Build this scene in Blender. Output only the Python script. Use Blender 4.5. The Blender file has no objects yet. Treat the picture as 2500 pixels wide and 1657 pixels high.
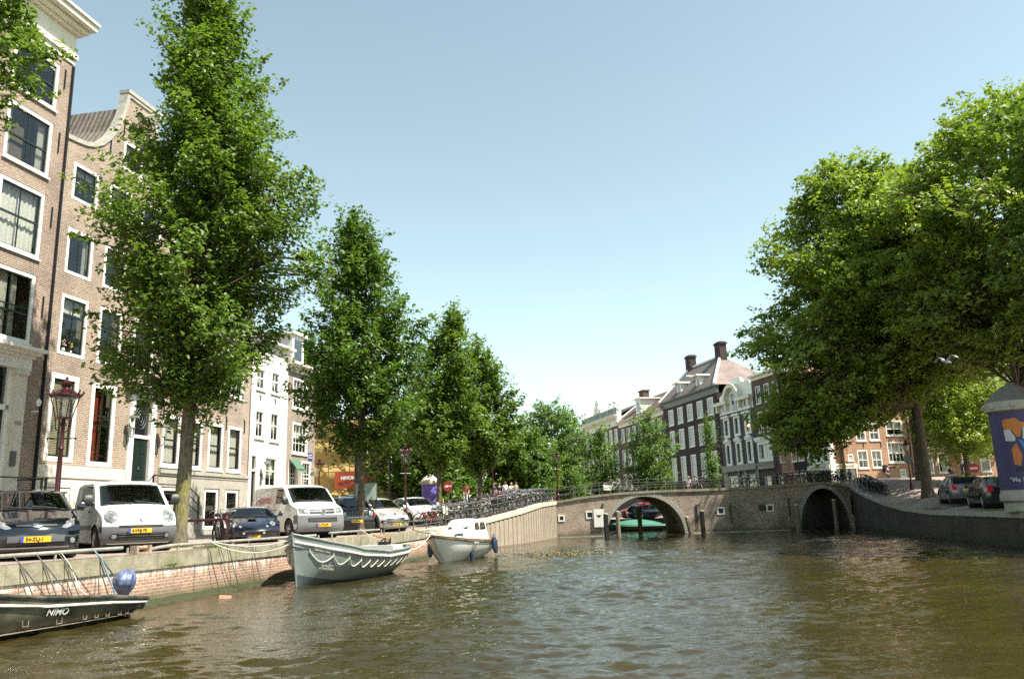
import bpy, bmesh, math, random
import numpy as np
from mathutils import Vector, Matrix
from mathutils.geometry import tessellate_polygon
from math import sin, cos, pi, radians as R_
SC = bpy.context.scene
COL = SC.collection
# ------------------------------------------------------------------ camera, sky, sun, exposure
cam_d = bpy.data.cameras.new("camera"); cam = bpy.data.objects.new("camera", cam_d); COL.objects.link(cam)
cam_d.sensor_width = 36.0; cam_d.lens = 36.0 * 1950 / 2500; cam_d.clip_end = 3000; cam_d.clip_start = 0.1
_p = R_(12.32); _a = math.atan(0.031)
_r0 = Vector((1, 0, 0)); _u0 = Vector((0, -sin(_p), cos(_p))); _f = Vector((0, cos(_p), sin(_p)))
_ri = _r0 * cos(_a) - _u0 * sin(_a); _up = _u0 * cos(_a) + _r0 * sin(_a)
cam.matrix_world = Matrix(((_ri.x, _up.x, -_f.x, 0), (_ri.y, _up.y, -_f.y, 0), (_ri.z, _up.z, -_f.z, 2.0), (0, 0, 0, 1)))
SC.camera = cam
SUN_EL, SUN_AZ = R_(56), R_(-25)           # direction towards the sun: azimuth counted from +X towards +Y
S = Vector((cos(SUN_EL) * cos(SUN_AZ), cos(SUN_EL) * sin(SUN_AZ), sin(SUN_EL)))
sd = bpy.data.lights.new("sun", 'SUN'); sd.energy = 4.4; sd.angle = R_(0.55); sd.color = (1.0, 0.945, 0.83)
sun = bpy.data.objects.new("sun", sd); COL.objects.link(sun)
sun.rotation_euler = (-S).to_track_quat('-Z', 'Y').to_euler()
W = bpy.data.worlds.new("World"); SC.world = W; W.use_nodes = True
wn = W.node_tree; bg = wn.nodes["Background"]
sky = wn.nodes.new("ShaderNodeTexSky"); sky.sky_type = 'NISHITA'; sky.sun_disc = False
sky.sun_elevation = SUN_EL; sky.sun_rotation = pi / 2 - SUN_AZ
sky.air_density = 1.0; sky.dust_density = 0.35; sky.ozone_density = 0.9; sky.altitude = 0
bg.inputs[1].default_value = 0.115
tint = wn.nodes.new('ShaderNodeMix'); tint.data_type = 'RGBA'; tint.blend_type = 'MULTIPLY'; tint.inputs[0].default_value = 1.0
tint.inputs[7].default_value = (0.94, 0.975, 0.80, 1)      # the warm film stock of the photograph
hs = wn.nodes.new('ShaderNodeHueSaturation'); hs.inputs['Saturation'].default_value = 0.78; wn.links.new(sky.outputs[0], hs.inputs['Color']); wn.links.new(hs.outputs[0], tint.inputs[6]); wn.links.new(tint.outputs[2], bg.inputs[0])
SC.view_settings.view_transform = 'Standard'; SC.view_settings.look = 'None'; SC.view_settings.exposure = 1.32; SC.view_settings.gamma = 1.0
SC.cycles.max_bounces = 8; SC.cycles.transparent_max_bounces = 16; SC.cycles.diffuse_bounces = 3; SC.cycles.glossy_bounces = 3; SC.cycles.transmission_bounces = 4
SC.cycles.use_denoising = False
SC.cycles.caustics_reflective = False; SC.cycles.caustics_refractive = False
# ------------------------------------------------------------------ mesh helpers
class MB:
    def __init__(s): s.v = []; s.f = []; s.m = []
    def add(s, vs, fs, m=0):
        o = len(s.v); s.v += [tuple(v) for v in vs]; s.f += [tuple(i + o for i in f) for f in fs]; s.m += [m] * len(fs); return s
    def box(s, x0, x1, y0, y1, z0, z1, m=0):
        x0, x1 = min(x0, x1), max(x0, x1); y0, y1 = min(y0, y1), max(y0, y1); z0, z1 = min(z0, z1), max(z0, z1)
        return s.add([(x0, y0, z0), (x1, y0, z0), (x1, y1, z0), (x0, y1, z0), (x0, y0, z1), (x1, y0, z1), (x1, y1, z1), (x0, y1, z1)],
              [(0, 3, 2, 1), (4, 5, 6, 7), (0, 1, 5, 4), (1, 2, 6, 5), (2, 3, 7, 6), (3, 0, 4, 7)], m)
    def hexa(s, b, t, m=0):      # bottom ring, top ring (any length)
        n = len(b)
        return s.add(list(b) + list(t), [tuple(range(n))[::-1], tuple(range(n, 2 * n))] + [(i, (i + 1) % n, n + (i + 1) % n, n + i) for i in range(n)], m)
    def tube(s, pts, r, n=8, m=0, cap=True):
        pts = [Vector(p) for p in pts]; k = len(pts)
        rs = r if isinstance(r, (list, tuple)) else [r] * k
        rings = []; ref = None
        for i, p in enumerate(pts):
            d = (pts[min(i + 1, k - 1)] - pts[max(i - 1, 0)])
            d = d.normalized() if d.length > 1e-9 else Vector((0, 0, 1))
            if ref is None: ref = Vector((1, 0, 0)) if abs(d.x) < .9 else Vector((0, 1, 0))
            a = (ref - d * ref.dot(d)); a = a.normalized() if a.length > 1e-6 else d.orthogonal().normalized(); ref = a
            b = d.cross(a)
            rings.append([p + (a * cos(2 * pi * j / n) + b * sin(2 * pi * j / n)) * rs[i] for j in range(n)])
        vs = [v for rg in rings for v in rg]
        fs = [(i * n + j, i * n + (j + 1) % n, (i + 1) * n + (j + 1) % n, (i + 1) * n + j) for i in range(k - 1) for j in range(n)]
        if cap: fs += [tuple(range(n))[::-1], tuple(range((k - 1) * n, k * n))]
        return s.add(vs, fs, m)
    def lathe(s, prof, n=16, c=(0, 0, 0), m=0, ax='z', ph=0.0, closed=False):
        vs = []; k = len(prof)
        for r, z in prof:
            for j in range(n):
                a = 2 * pi * j / n + ph
                p = (r * cos(a), r * sin(a), z)
                if ax == 'x': p = (z, r * cos(a), r * sin(a))
                if ax == 'y': p = (r * cos(a), z, r * sin(a))
                vs.append((c[0] + p[0], c[1] + p[1], c[2] + p[2]))
        fs = [(i * n + j, i * n + (j + 1) % n, (i + 1) * n + (j + 1) % n, (i + 1) * n + j) for i in range(k - 1) for j in range(n)]
        if closed: fs += [((k - 1) * n + j, (k - 1) * n + (j + 1) % n, (j + 1) % n, j) for j in range(n)]
        else: fs += [tuple(range(n))[::-1], tuple(range((k - 1) * n, k * n))]
        return s.add(vs, fs, m)
    def grid(s, rows, m=0, close=False):       # rows of equal length
        n = len(rows[0]); vs = [p for r in rows for p in r]
        fs = [(i * n + j, i * n + j + 1, (i + 1) * n + j + 1, (i + 1) * n + j) for i in range(len(rows) - 1) for j in range(n - 1)]
        if close: fs += [(i * n + n - 1, i * n, (i + 1) * n, (i + 1) * n + n - 1) for i in range(len(rows) - 1)]
        return s.add(vs, fs, m)
    def poly(s, outer, holes=(), fn=None, m=0, flip=False):      # 2-D polygon with holes, fn maps (u,v) -> xyz
        vl = [[Vector((p[0], p[1], 0)) for p in outer]] + [[Vector((p[0], p[1], 0)) for p in h] for h in holes]
        tris = tessellate_polygon(vl); flat = [p for l in vl for p in l]
        fn = fn or (lambda u, v: (u, 0, v))
        return s.add([fn(p.x, p.y) for p in flat], [t if not flip else t[::-1] for t in tris], m)
    def prism(s, outer, y0, y1, m=0, fn=None):      # solid from polygon in (x,z), between y0 and y1
        fn = fn or (lambda u, v, w: (u, w, v))
        s.poly(outer, (), lambda u, v: fn(u, v, y0), m); s.poly(outer, (), lambda u, v: fn(u, v, y1), m, True)
        n = len(outer)
        return s.add([fn(p[0], p[1], y0) for p in outer] + [fn(p[0], p[1], y1) for p in outer], [(i, (i + 1) % n, n + (i + 1) % n, n + i) for i in range(n)], m)
    def build(s, name, mats, parent=None, smooth=None, loc=None, fix=True):
        me = bpy.data.meshes.new(name); me.from_pydata(s.v, [], s.f)
        mats = mats if isinstance(mats, (list, tuple)) else [mats]
        for m in mats: me.materials.append(m)
        if len(mats) > 1: me.polygons.foreach_set("material_index", s.m)
        if fix:
            bm = bmesh.new(); bm.from_mesh(me)
            if smooth is not None: bmesh.ops.remove_doubles(bm, verts=bm.verts, dist=1e-4)
            bmesh.ops.recalc_face_normals(bm, faces=bm.faces); bm.to_mesh(me); bm.free()
        if smooth is not None:
            me.polygons.foreach_set("use_smooth", [True] * len(me.polygons))
            me.set_sharp_from_angle(angle=R_(smooth))
        me.update()
        o = bpy.data.objects.new(name, me); COL.objects.link(o)
        if parent: o.parent = parent
        if loc: o.location = loc
        return o
def tag(o, label=None, cat=None, group=None, kind=None):
    for k, v in (("label", label), ("category", cat), ("group", group), ("kind", kind)):
        if v: o[k] = v
    return o
def thing(name, label, cat, loc=(0, 0, 0), rz=0.0, group=None, scale=None):
    o = bpy.data.objects.new(name, None); COL.objects.link(o); o.empty_display_size = .2
    o.location = loc; o.rotation_euler = (0, 0, rz)
    if scale: o.scale = (scale,) * 3
    return tag(o, label, cat, group)
def struct(name, mb, m, **k): return tag(mb.build(name, m, **k), kind='structure')
def kids(o): return [c for c in COL.objects if c.parent == o]
_KC = {}
def dup(o, parent=None):
    c = o.copy(); COL.objects.link(c)
    if parent is not None: c.parent = parent
    for ch in list(o.children): dup(ch, c)
    return c
def place(o, loc, rz=0, label=None, scale=None, rot=None):
    o.location = loc; o.rotation_euler = rot if rot else (0, 0, rz)
    if label: o["label"] = label
    if scale: o.scale = (scale,) * 3 if not isinstance(scale, tuple) else scale
    return o
def text(body, size, name, m, parent, loc, rot, ext=.003, align='CENTER', shear=0.0, sx=1.0, bold=0.0):
    cu = bpy.data.curves.new(name, 'FONT'); cu.body = body; cu.size = size; cu.extrude = ext; cu.align_x = align; cu.align_y = 'CENTER'; cu.shear = shear; cu.offset = bold
    cu.materials.append(m); o = bpy.data.objects.new(name, cu); COL.objects.link(o); me = bpy.data.meshes.new_from_object(o); bpy.data.objects.remove(o); o = bpy.data.objects.new(name, me); COL.objects.link(o); o.parent = parent
    o.location = loc; o.rotation_euler = rot; o.scale = (sx, 1, 1); return o
# ------------------------------------------------------------------ materials
MATS = {}
def nn(nt, t, **k):
    n = nt.nodes.new(t)
    for a, b in k.items(): setattr(n, a, b)
    return n
def mathn(nt, op, a, b=None, c=None):
    n = nn(nt, "ShaderNodeMath", operation=op)
    for i, x in enumerate((a, b, c)):
        if x is None: continue
        if isinstance(x, (int, float)): n.inputs[i].default_value = x
        else: nt.links.new(x, n.inputs[i])
    return n.outputs[0]
def mixc(nt, fac, a, b, bt='MIX'):
    n = nn(nt, "ShaderNodeMix", data_type='RGBA', blend_type=bt)
    for i, x in ((0, fac), (6, a), (7, b)):
        if isinstance(x, (int, float)): n.inputs[i].default_value = x
        elif isinstance(x, (tuple, list)): n.inputs[i].default_value = (*x[:3], 1)
        else: nt.links.new(x, n.inputs[i])
    return n.outputs[2]
def ramp(nt, fac, stops):
    n = nn(nt, "ShaderNodeValToRGB"); e = n.color_ramp.elements
    while len(e) > 1: e.remove(e[-1])
    e[0].position = stops[0][0]; e[0].color = (*([stops[0][1]] * 3 if isinstance(stops[0][1], (int, float)) else stops[0][1]), 1)
    for p, c in stops[1:]:
        x = e.new(p); x.color = (*([c] * 3 if isinstance(c, (int, float)) else c), 1)
    nt.links.new(fac, n.inputs[0]); return n.outputs[0]
def noise(nt, vec, scale, detail=3, rough=.55, w=None):
    n = nn(nt, "ShaderNodeTexNoise"); n.inputs["Scale"].default_value = scale; n.inputs["Detail"].default_value = detail; n.inputs["Roughness"].default_value = rough
    if vec is not None: nt.links.new(vec, n.inputs["Vector"])
    return n.outputs[0]
def bump(nt, b, h, strength, dist=.02, nrm=None):
    n = nn(nt, "ShaderNodeBump"); n.inputs["Strength"].default_value = strength; n.inputs["Distance"].default_value = dist
    nt.links.new(h, n.inputs["Height"])
    if nrm is not None: nt.links.new(nrm, n.inputs["Normal"])
    if b is not None: nt.links.new(n.outputs[0], b.inputs["Normal"])
    return n.outputs[0]
def base(name):
    m = bpy.data.materials.new(name); m.use_nodes = True; nt = m.node_tree; b = nt.nodes["Principled BSDF"]
    co = nn(nt, "ShaderNodeTexCoord").outputs["Object"]; return m, nt, b, co
def mat(name, c, rough=.6, metal=0.0, var=.12, nscale=6.0, bmp=0.0, bscale=40.0, spec=.5, coat=0.0, dirt=0.0, dirtc=(.08, .07, .05)):
    if name in MATS: return MATS[name]
    m, nt, b, co = base(name)
    n1 = noise(nt, co, nscale); k = ramp(nt, n1, [(.3, 1 - var), (.7, 1 + var)])
    col = mixc(nt, 1.0, c, k, 'MULTIPLY')
    if dirt > 0:
        n2 = noise(nt, co, nscale * .35, 5, .65); f = ramp(nt, n2, [(.45, 0), (.75, dirt)])
        col = mixc(nt, f, col, dirtc)
    nt.links.new(col, b.inputs["Base Color"])
    b.inputs["Roughness"].default_value = rough; b.inputs["Metallic"].default_value = metal; b.inputs["Specular IOR Level"].default_value = spec
    if coat: b.inputs["Coat Weight"].default_value = coat; b.inputs["Coat Roughness"].default_value = .04
    if bmp: bump(nt, b, noise(nt, co, bscale, 4), bmp, .02)
    MATS[name] = m; return m
def brick(name, c1, c2, mortar, u=(1, 1, 0), bw=.22, rh=.07, ms=.01, stain=.25, stainc=(.55, .5, .45), bmp=.3, big=.25, streak=None, tide=None):
    m, nt, b, co = base(name)
    sp = nn(nt, "ShaderNodeSeparateXYZ"); nt.links.new(co, sp.inputs[0])
    uu = mathn(nt, 'ADD', mathn(nt, 'MULTIPLY', sp.outputs[0], u[0]), mathn(nt, 'MULTIPLY', sp.outputs[1], u[1]))
    cb = nn(nt, "ShaderNodeCombineXYZ"); nt.links.new(uu, cb.inputs[0]); nt.links.new(sp.outputs[2], cb.inputs[1])
    br = nn(nt, "ShaderNodeTexBrick"); nt.links.new(cb.outputs[0], br.inputs["Vector"])
    br.inputs["Scale"].default_value = 1; br.inputs["Brick Width"].default_value = bw; br.inputs["Row Height"].default_value = rh
    br.inputs["Mortar Size"].default_value = ms; br.inputs["Mortar Smooth"].default_value = .2; br.inputs["Bias"].default_value = 0
    br.inputs["Color1"].default_value = (*c1, 1); br.inputs["Color2"].default_value = (*c2, 1); br.inputs["Mortar"].default_value = (*mortar, 1)
    n1 = noise(nt, co, .55, 5, .6); k = ramp(nt, n1, [(.3, 1 - big), (.7, 1 + big)])
    n3 = noise(nt, cb.outputs[0], 9, 2, .5); k2 = ramp(nt, n3, [(.3, .82), (.7, 1.18)])
    col = mixc(nt, 1.0, mixc(nt, 1.0, br.outputs[0], k, 'MULTIPLY'), k2, 'MULTIPLY')
    n2 = noise(nt, co, 1.7, 6, .7); f = ramp(nt, n2, [(.52, 0), (.8, stain)]); col = mixc(nt, f, col, stainc)
    if streak:     # pale lime runs hanging down from height z
        z0, amt, cc = streak
        mp = nn(nt, "ShaderNodeMapping"); mp.inputs["Scale"].default_value = (5.5, .9, 1); nt.links.new(cb.outputs[0], mp.inputs[0])
        ns = noise(nt, mp.outputs[0], 1.0, 4, .6)
        h = mathn(nt, 'SUBTRACT', 1.0, mathn(nt, 'MULTIPLY', mathn(nt, 'ABSOLUTE', mathn(nt, 'SUBTRACT', z0, sp.outputs[2])), 1.15))
        ff = ramp(nt, mathn(nt, 'MULTIPLY', ns, mathn(nt, 'MAXIMUM', h, 0.0)), [(.33, 0), (.5, amt)])
        col = mixc(nt, ff, col, cc)
    if tide:      # the slimy band the water leaves on the masonry
        col = mixc(nt, ramp(nt, mathn(nt, 'ADD', sp.outputs[2], mathn(nt, 'MULTIPLY', n1, .35)), [(.3, .9), (.62, 0)]), col, tide)
    nt.links.new(col, b.inputs["Base Color"]); b.inputs["Roughness"].default_value = .85; b.inputs["Specular IOR Level"].default_value = .25
    bump(nt, b, mathn(nt, 'ADD', mathn(nt, 'MULTIPLY', br.outputs[1], -1.0), noise(nt, co, 30, 3)), bmp, .012)
    MATS[name] = m; return m
M = {}
M['white'] = mat('white_paint', (.78, .76, .70), .45, var=.05, nscale=2, bmp=.05, dirt=.12, dirtc=(.45, .42, .35))
M['cream'] = mat('cream_paint', (.68, .64, .52), .5, var=.06, nscale=2, dirt=.2, dirtc=(.4, .37, .3))
M['stucco'] = mat('pale_plaster', (.62, .57, .49), .8, var=.06, nscale=2, bmp=.2, bscale=25, dirt=.3, dirtc=(.4, .36, .3))
M['stone'] = mat('grey_stone', (.36, .34, .29), .8, var=.12, nscale=3, bmp=.3, bscale=22, dirt=.35, dirtc=(.2, .18, .13))
M['coping'] = mat('mossy_concrete', (.27, .24, .175), .9, var=.3, nscale=3.5, bmp=.7, bscale=18, dirt=.8, dirtc=(.15, .15, .06))
M['palecop'] = mat('pale_concrete', (.5, .46, .38), .85, var=.1, nscale=2.2, bmp=.3, bscale=18, dirt=.4, dirtc=(.33, .3, .22))
M['dkgreen'] = mat('dark_green_paint', (.012, .022, .018), .3, var=.1)
M['black'] = mat('black_paint', (.012, .012, .013), .35, var=.1)
M['iron'] = mat('grey_iron', (.1, .108, .095), .5, var=.2, nscale=8, dirt=.4, dirtc=(.12, .07, .04))
M['rail'] = mat('galvanised_rail', (.34, .33, .29), .5, .3, var=.2, nscale=5, dirt=.4, dirtc=(.2, .13, .08))
M['maroon'] = mat('maroon_paint', (.038, .004, .006), .38, var=.2, nscale=12, bmp=.15, bscale=15)
M['tile'] = None
M['wood'] = mat('weathered_wood', (.2, .16, .11), .85, var=.3, nscale=9, bmp=.5, bscale=20)
M['orangewood'] = mat('varnished_wood', (.42, .17, .05), .35, var=.2, nscale=15)
M['rubber'] = mat('rubber', (.018, .018, .018), .8)
M['chrome'] = mat('chrome', (.75, .75, .76), .12, 1.0, var=.02)
M['alloy'] = mat('alloy_metal', (.45, .45, .46), .3, .8, var=.05)
M['plate'] = mat('plate_yellow', (.8, .42, .01), .4, var=.02)
M['eublue'] = mat('plate_blue', (.02, .06, .4), .4)
M['ink'] = mat('black_ink', (.015, .015, .015), .5)
M['lens'] = mat('headlamp_lens', (.3, .31, .31), .08, .35, var=.4, nscale=18, spec=1.0)
M['tail'] = mat('red_lens', (.5, .01, .01), .15, var=.1, spec=.8)
M['greyplastic'] = mat('grey_bumper_plastic', (.11, .11, .115), .55, var=.05)
M['blackplastic'] = mat('black_plastic', (.02, .02, .02), .5)
M['red'] = mat('red_paint', (.5, .015, .01), .35)
M['blue'] = mat('blue_enamel', (.02, .05, .25), .3)
M['purple'] = mat('purple_paper', (.14, .09, .38), .6, var=.06)
M['rope'] = mat('pale_rope', (.6, .57, .48), .8, var=.1)
M['darkrope'] = mat('dark_rope', (.1, .09, .08), .9, var=.2)
M['bluerope'] = mat('blue_rope', (.12, .25, .33), .8, var=.2)
def tile_mat(name, c, c2, along='x'):
    m, nt, b, co = base(name)
    sp = nn(nt, "ShaderNodeSeparateXYZ"); nt.links.new(co, sp.inputs[0])
    u = sp.outputs[0] if along == 'x' else sp.outputs[1]
    a = mathn(nt, 'SINE', mathn(nt, 'MULTIPLY', u, 2 * pi / .26))
    saw = mathn(nt, 'FRACT', mathn(nt, 'MULTIPLY', sp.outputs[2], 1 / .27))
    n1 = noise(nt, co, 5, 3); k = ramp(nt, n1, [(.3, 0), (.7, 1)]); col = mixc(nt, k, c, c2)
    n2 = noise(nt, co, .8, 4); col = mixc(nt, 1, col, ramp(nt, n2, [(.3, .75), (.7, 1.2)]), 'MULTIPLY')
    nt.links.new(col, b.inputs["Base Color"]); b.inputs["Roughness"].default_value = .75
    bump(nt, b, mathn(nt, 'ADD', a, mathn(nt, 'MULTIPLY', saw, 1.5)), .55, .03); MATS[name] = m; return m
M['tile'] = tile_mat('brown_roof_tile', (.2, .17, .14), (.12, .1, .085))
M['tiley'] = tile_mat('brown_roof_tile_side', (.2, .17, .14), (.12, .1, .085), 'y')
M['tiledark'] = tile_mat('dark_roof_tile', (.085, .07, .06), (.05, .042, .04))
M['tilepink'] = tile_mat('pinkish_roof_tile', (.25, .19, .17), (.17, .13, .115), 'y')
M['tilered'] = tile_mat('red_roof_tile', (.25, .1, .07), (.16, .08, .06))
def glass(name, tint, f=.1, transp=True, rough=.02):
    m, nt, b, co = base(name); nt.nodes.remove(b); out = nt.nodes["Material Output"]
    g = nn(nt, "ShaderNodeBsdfGlossy"); g.inputs["Roughness"].default_value = rough; g.inputs[0].default_value = (.95, .97, 1, 1)
    fr = nn(nt, "ShaderNodeFresnel"); fr.inputs[0].default_value = 1.5
    bk_ = nn(nt, 'ShaderNodeNewGeometry').outputs['Backfacing']
    fac = mathn(nt, 'MULTIPLY', mathn(nt, 'MINIMUM', mathn(nt, 'ADD', mathn(nt, 'MULTIPLY', fr.outputs[0], .9), f), 1.0), mathn(nt, 'SUBTRACT', 1.0, bk_)) if transp else mathn(nt, 'MINIMUM', mathn(nt, 'ADD', mathn(nt, 'MULTIPLY', fr.outputs[0], 1.3), f), 1.0)
    bn = nn(nt, "ShaderNodeBump"); bn.inputs["Strength"].default_value = .05; bn.inputs["Distance"].default_value = .04
    nt.links.new(noise(nt, co, .9, 0), bn.inputs["Height"]); nt.links.new(bn.outputs[0], g.inputs["Normal"])
    if transp: t = nn(nt, "ShaderNodeBsdfTransparent")
    else: t = nn(nt, "ShaderNodeBsdfDiffuse")
    t.inputs[0].default_value = (*tint, 1)
    mx = nn(nt, "ShaderNodeMixShader"); nt.links.new(fac, mx.inputs[0]); nt.links.new(t.outputs[0], mx.inputs[1]); nt.links.new(g.outputs[0], mx.inputs[2])
    nt.links.new(mx.outputs[0], out.inputs[0]); MATS[name] = m; return m
M['glass'] = glass('window_glass', (.8, .82, .8), .02)
M['dkglass'] = glass('dark_window_glass', (.012, .015, .018), .05, False)
M['carglass'] = glass('car_glass', (.012, .02, .02), .04, False)
M['windshield'] = glass('windscreen_glass', (.55, .62, .6), .03)
M['lampglass'] = glass('lantern_glass', (.85, .87, .85), .05)
M['curtain'] = mat('net_curtain', (.55, .53, .47), .9, var=.2, nscale=14)
M['redcurtain'] = mat('red_curtain', (.42, .05, .025), .9, var=.3, nscale=9)
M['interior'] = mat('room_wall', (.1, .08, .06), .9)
M['blind'] = mat('shutter_slat', (.42, .38, .25), .6, var=.1)
M['moss'] = mat('wet_algae', (.028, .034, .008), .7, var=.3, nscale=12, bmp=.8, bscale=30)
M['brickH'] = brick('brown_house_brick', (.26, .185, .13), (.19, .135, .1), (.42, .36, .3), rh=.08, bw=.24, ms=.012, stain=.25)
M['brickH1'] = brick('pinkbrown_house_brick', (.25, .178, .133), (.185, .133, .102), (.38, .31, .26), rh=.08, bw=.24, ms=.012, stain=.2)
M['brickH3'] = brick('pale_house_brick', (.31, .24, .19), (.24, .185, .15), (.45, .38, .32), rh=.08, bw=.24, ms=.014, stain=.2)
M['brickH5'] = brick('grey_house_brick', (.3, .23, .18), (.23, .175, .14), (.34, .3, .25), rh=.08, bw=.24, ms=.012, stain=.2)
M['brickD'] = brick('dark_house_brick', (.055, .035, .032), (.038, .026, .025), (.06, .05, .045), stain=.1, stainc=(.12, .1, .09))
M['brickB'] = brick('brown_row_brick', (.13, .07, .055), (.09, .05, .042), (.12, .1, .085), stain=.1, stainc=(.2, .17, .15))
M['brickO'] = brick('orange_brick', (.4, .2, .115), (.32, .155, .09), (.4, .33, .25), stain=.15)
M['brickBr'] = brick('bridge_brick', (.37, .275, .215), (.22, .165, .13), (.36, .31, .25), rh=.075, bw=.22, ms=.012, stain=.35, stainc=(.42, .36, .28), bmp=1.0, big=.4, tide=(.11, .105, .06))
_qd = (.25, .97, 0)
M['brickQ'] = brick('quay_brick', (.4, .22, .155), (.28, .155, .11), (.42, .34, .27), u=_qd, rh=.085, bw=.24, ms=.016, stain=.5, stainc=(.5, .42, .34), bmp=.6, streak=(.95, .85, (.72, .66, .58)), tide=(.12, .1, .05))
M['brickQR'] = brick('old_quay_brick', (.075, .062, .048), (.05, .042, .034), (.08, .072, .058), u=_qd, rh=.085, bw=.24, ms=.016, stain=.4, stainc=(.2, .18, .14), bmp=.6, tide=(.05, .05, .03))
def paving(name, c1, c2, mortar, sc=1.0, dirt=.4):
    m, nt, b, co = base(name)
    br = nn(nt, "ShaderNodeTexBrick"); nt.links.new(co, br.inputs["Vector"]); br.inputs["Scale"].default_value = sc
    br.inputs["Brick Width"].default_value = .2; br.inputs["Row Height"].default_value = .1; br.inputs["Mortar Size"].default_value = .008
    for k, c in (("Color1", c1), ("Color2", c2), ("Mortar", mortar)): br.inputs[k].default_value = (*c, 1)
    n2 = noise(nt, co, .6, 6, .65); col = mixc(nt, 1, br.outputs[0], ramp(nt, n2, [(.3, .7), (.7, 1.25)]), 'MULTIPLY')
    nt.links.new(col, b.inputs["Base Color"]); b.inputs["Roughness"].default_value = .85
    bump(nt, b, mathn(nt, 'ADD', mathn(nt, 'MULTIPLY', br.outputs[1], -1.0), noise(nt, co, 12, 3)), .5, .015); MATS[name] = m; return m
M['pave'] = paving('brick_paving', (.34, .26, .22), (.27, .21, .18), (.2, .18, .15))
M['paveR'] = paving('pink_brick_paving', (.36, .27, .24), (.3, .225, .2), (.22, .2, .17))
M['grassm'] = mat('short_grass', (.09, .13, .02), .9, var=.3, nscale=20)
# ------------------------------------------------------------------ water
def water_mat():
    m, nt, b, co = base('canal_water')
    b.inputs["Base Color"].default_value = (.04, .034, .009, 1); b.inputs["Roughness"].default_value = .03
    b.inputs["IOR"].default_value = 1.38; b.inputs["Specular IOR Level"].default_value = .7
    mp = nn(nt, "ShaderNodeMapping"); mp.inputs["Scale"].default_value = (1, 1.7, 1); mp.inputs["Rotation"].default_value = (0, 0, R_(12)); nt.links.new(co, mp.inputs[0])
    n1 = noise(nt, mp.outputs[0], 7, 2, .5); n2 = noise(nt, mp.outputs[0], 16, 3, .6); n3 = noise(nt, mp.outputs[0], .35, 2)
    h = mathn(nt, 'ADD', mathn(nt, 'MULTIPLY', n1, 1.0), mathn(nt, 'MULTIPLY', n2, .5))
    amp = ramp(nt, n3, [(.3, .5), (.7, 1.0)])
    bump(nt, b, mathn(nt, 'MULTIPLY', h, amp), 1.0, .014)
    n4 = noise(nt, co, .25, 4); col = mixc(nt, ramp(nt, n4, [(.35, 0), (.7, 1)]), (.027, .021, .005), (.038, .03, .009)); nt.links.new(col, b.inputs["Base Color"])
    return m
M['water'] = water_mat()
def water_mesh():      # real waves: many crossing sine trains, fine near the boat and coarser far off, flat sheet beyond
    rg = np.random.default_rng(11); ny, nx = 560, 900
    ys = np.exp(np.linspace(np.log(5.2), np.log(77.0), ny)); ts = np.linspace(-1.05, 1.05, nx)
    Y, T = np.meshgrid(ys, ts, indexing='ij'); X = T * Y + .15 * T * 0; Z = np.zeros_like(X); K = 110
    lam = np.exp(rg.uniform(np.log(.17), np.log(1.05), K)); th = R_(97) + rg.normal(0, .42, K); phs = rg.uniform(0, 6.3, K)
    patch = .75 + .3 * np.sin(X * .35 + Y * .13 + 1) * np.sin(Y * .22 - X * .1) + .2 * np.sin(X * .9 + 2) * np.sin(Y * .5)
    for k in range(K):
        kk = 2 * pi / lam[k]; a = .0028 * (lam[k] / .6) ** .75
        warp = .35 * np.sin(X * .7 / lam[k] ** .3 + k) + .35 * np.sin(Y * .45 + 2 * k)
        fade = 1 / (1 + (Y * .0048 * 2.2 / lam[k]) ** 3)      # drop what the grid cannot carry
        Z += a * fade * np.sin(kk * (X * np.cos(th[k]) + Y * np.sin(th[k])) + phs[k] + warp * 2.2)
    Z = Z * patch; Z = Z + .9 * np.abs(Z) * Z / .02 * .35
    edge = np.clip((1.05 - np.abs(T)) / .03, 0, 1) * np.clip((Y - 5.2) / .6, 0, 1) * np.clip((77 - Y) / 3, 0, 1); Z = Z * edge
    V = np.stack([X, Y, Z], -1).reshape(-1, 3); i = (np.arange(ny - 1)[:, None] * nx + np.arange(nx - 1)[None]).ravel()
    F = np.stack([i, i + 1, i + 1 + nx, i + nx], 1)
    b = len(V); ext = np.array([(-90, -60, 0), (120, -60, 0), (120, 5.2, 0), (1.05 * 5.2, 5.2, 0), (-1.05 * 5.2, 5.2, 0), (-90, 5.2, 0), (120, 77, 0), (1.05 * 77, 77, 0), (-1.05 * 77, 77, 0), (-90, 77, 0), (120, 400, 0), (-90, 400, 0)], float)
    FE = [(0, 1, 2, 5), (2, 6, 7, 3), (4, 8, 9, 5), (9, 6, 10, 11)]
    me = bpy.data.meshes.new('water'); n = len(F); allv = np.vstack([V, ext]); me.vertices.add(len(allv)); me.vertices.foreach_set('co', allv.astype(np.float32).ravel())
    LI = np.concatenate([F.ravel(), (np.array(FE) + b).ravel()]).astype(np.int32); me.loops.add(len(LI)); me.loops.foreach_set('vertex_index', LI); me.polygons.add(n + len(FE))
    me.polygons.foreach_set('loop_start', (np.arange(n + len(FE)) * 4).astype(np.int32)); me.polygons.foreach_set('loop_total', np.full(n + len(FE), 4, np.int32)); me.polygons.foreach_set('use_smooth', np.ones(n + len(FE), bool))
    me.materials.append(M['water']); me.update(calc_edges=True); o = bpy.data.objects.new('water', me); COL.objects.link(o); tag(o, kind='structure')
water_mesh()
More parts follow.
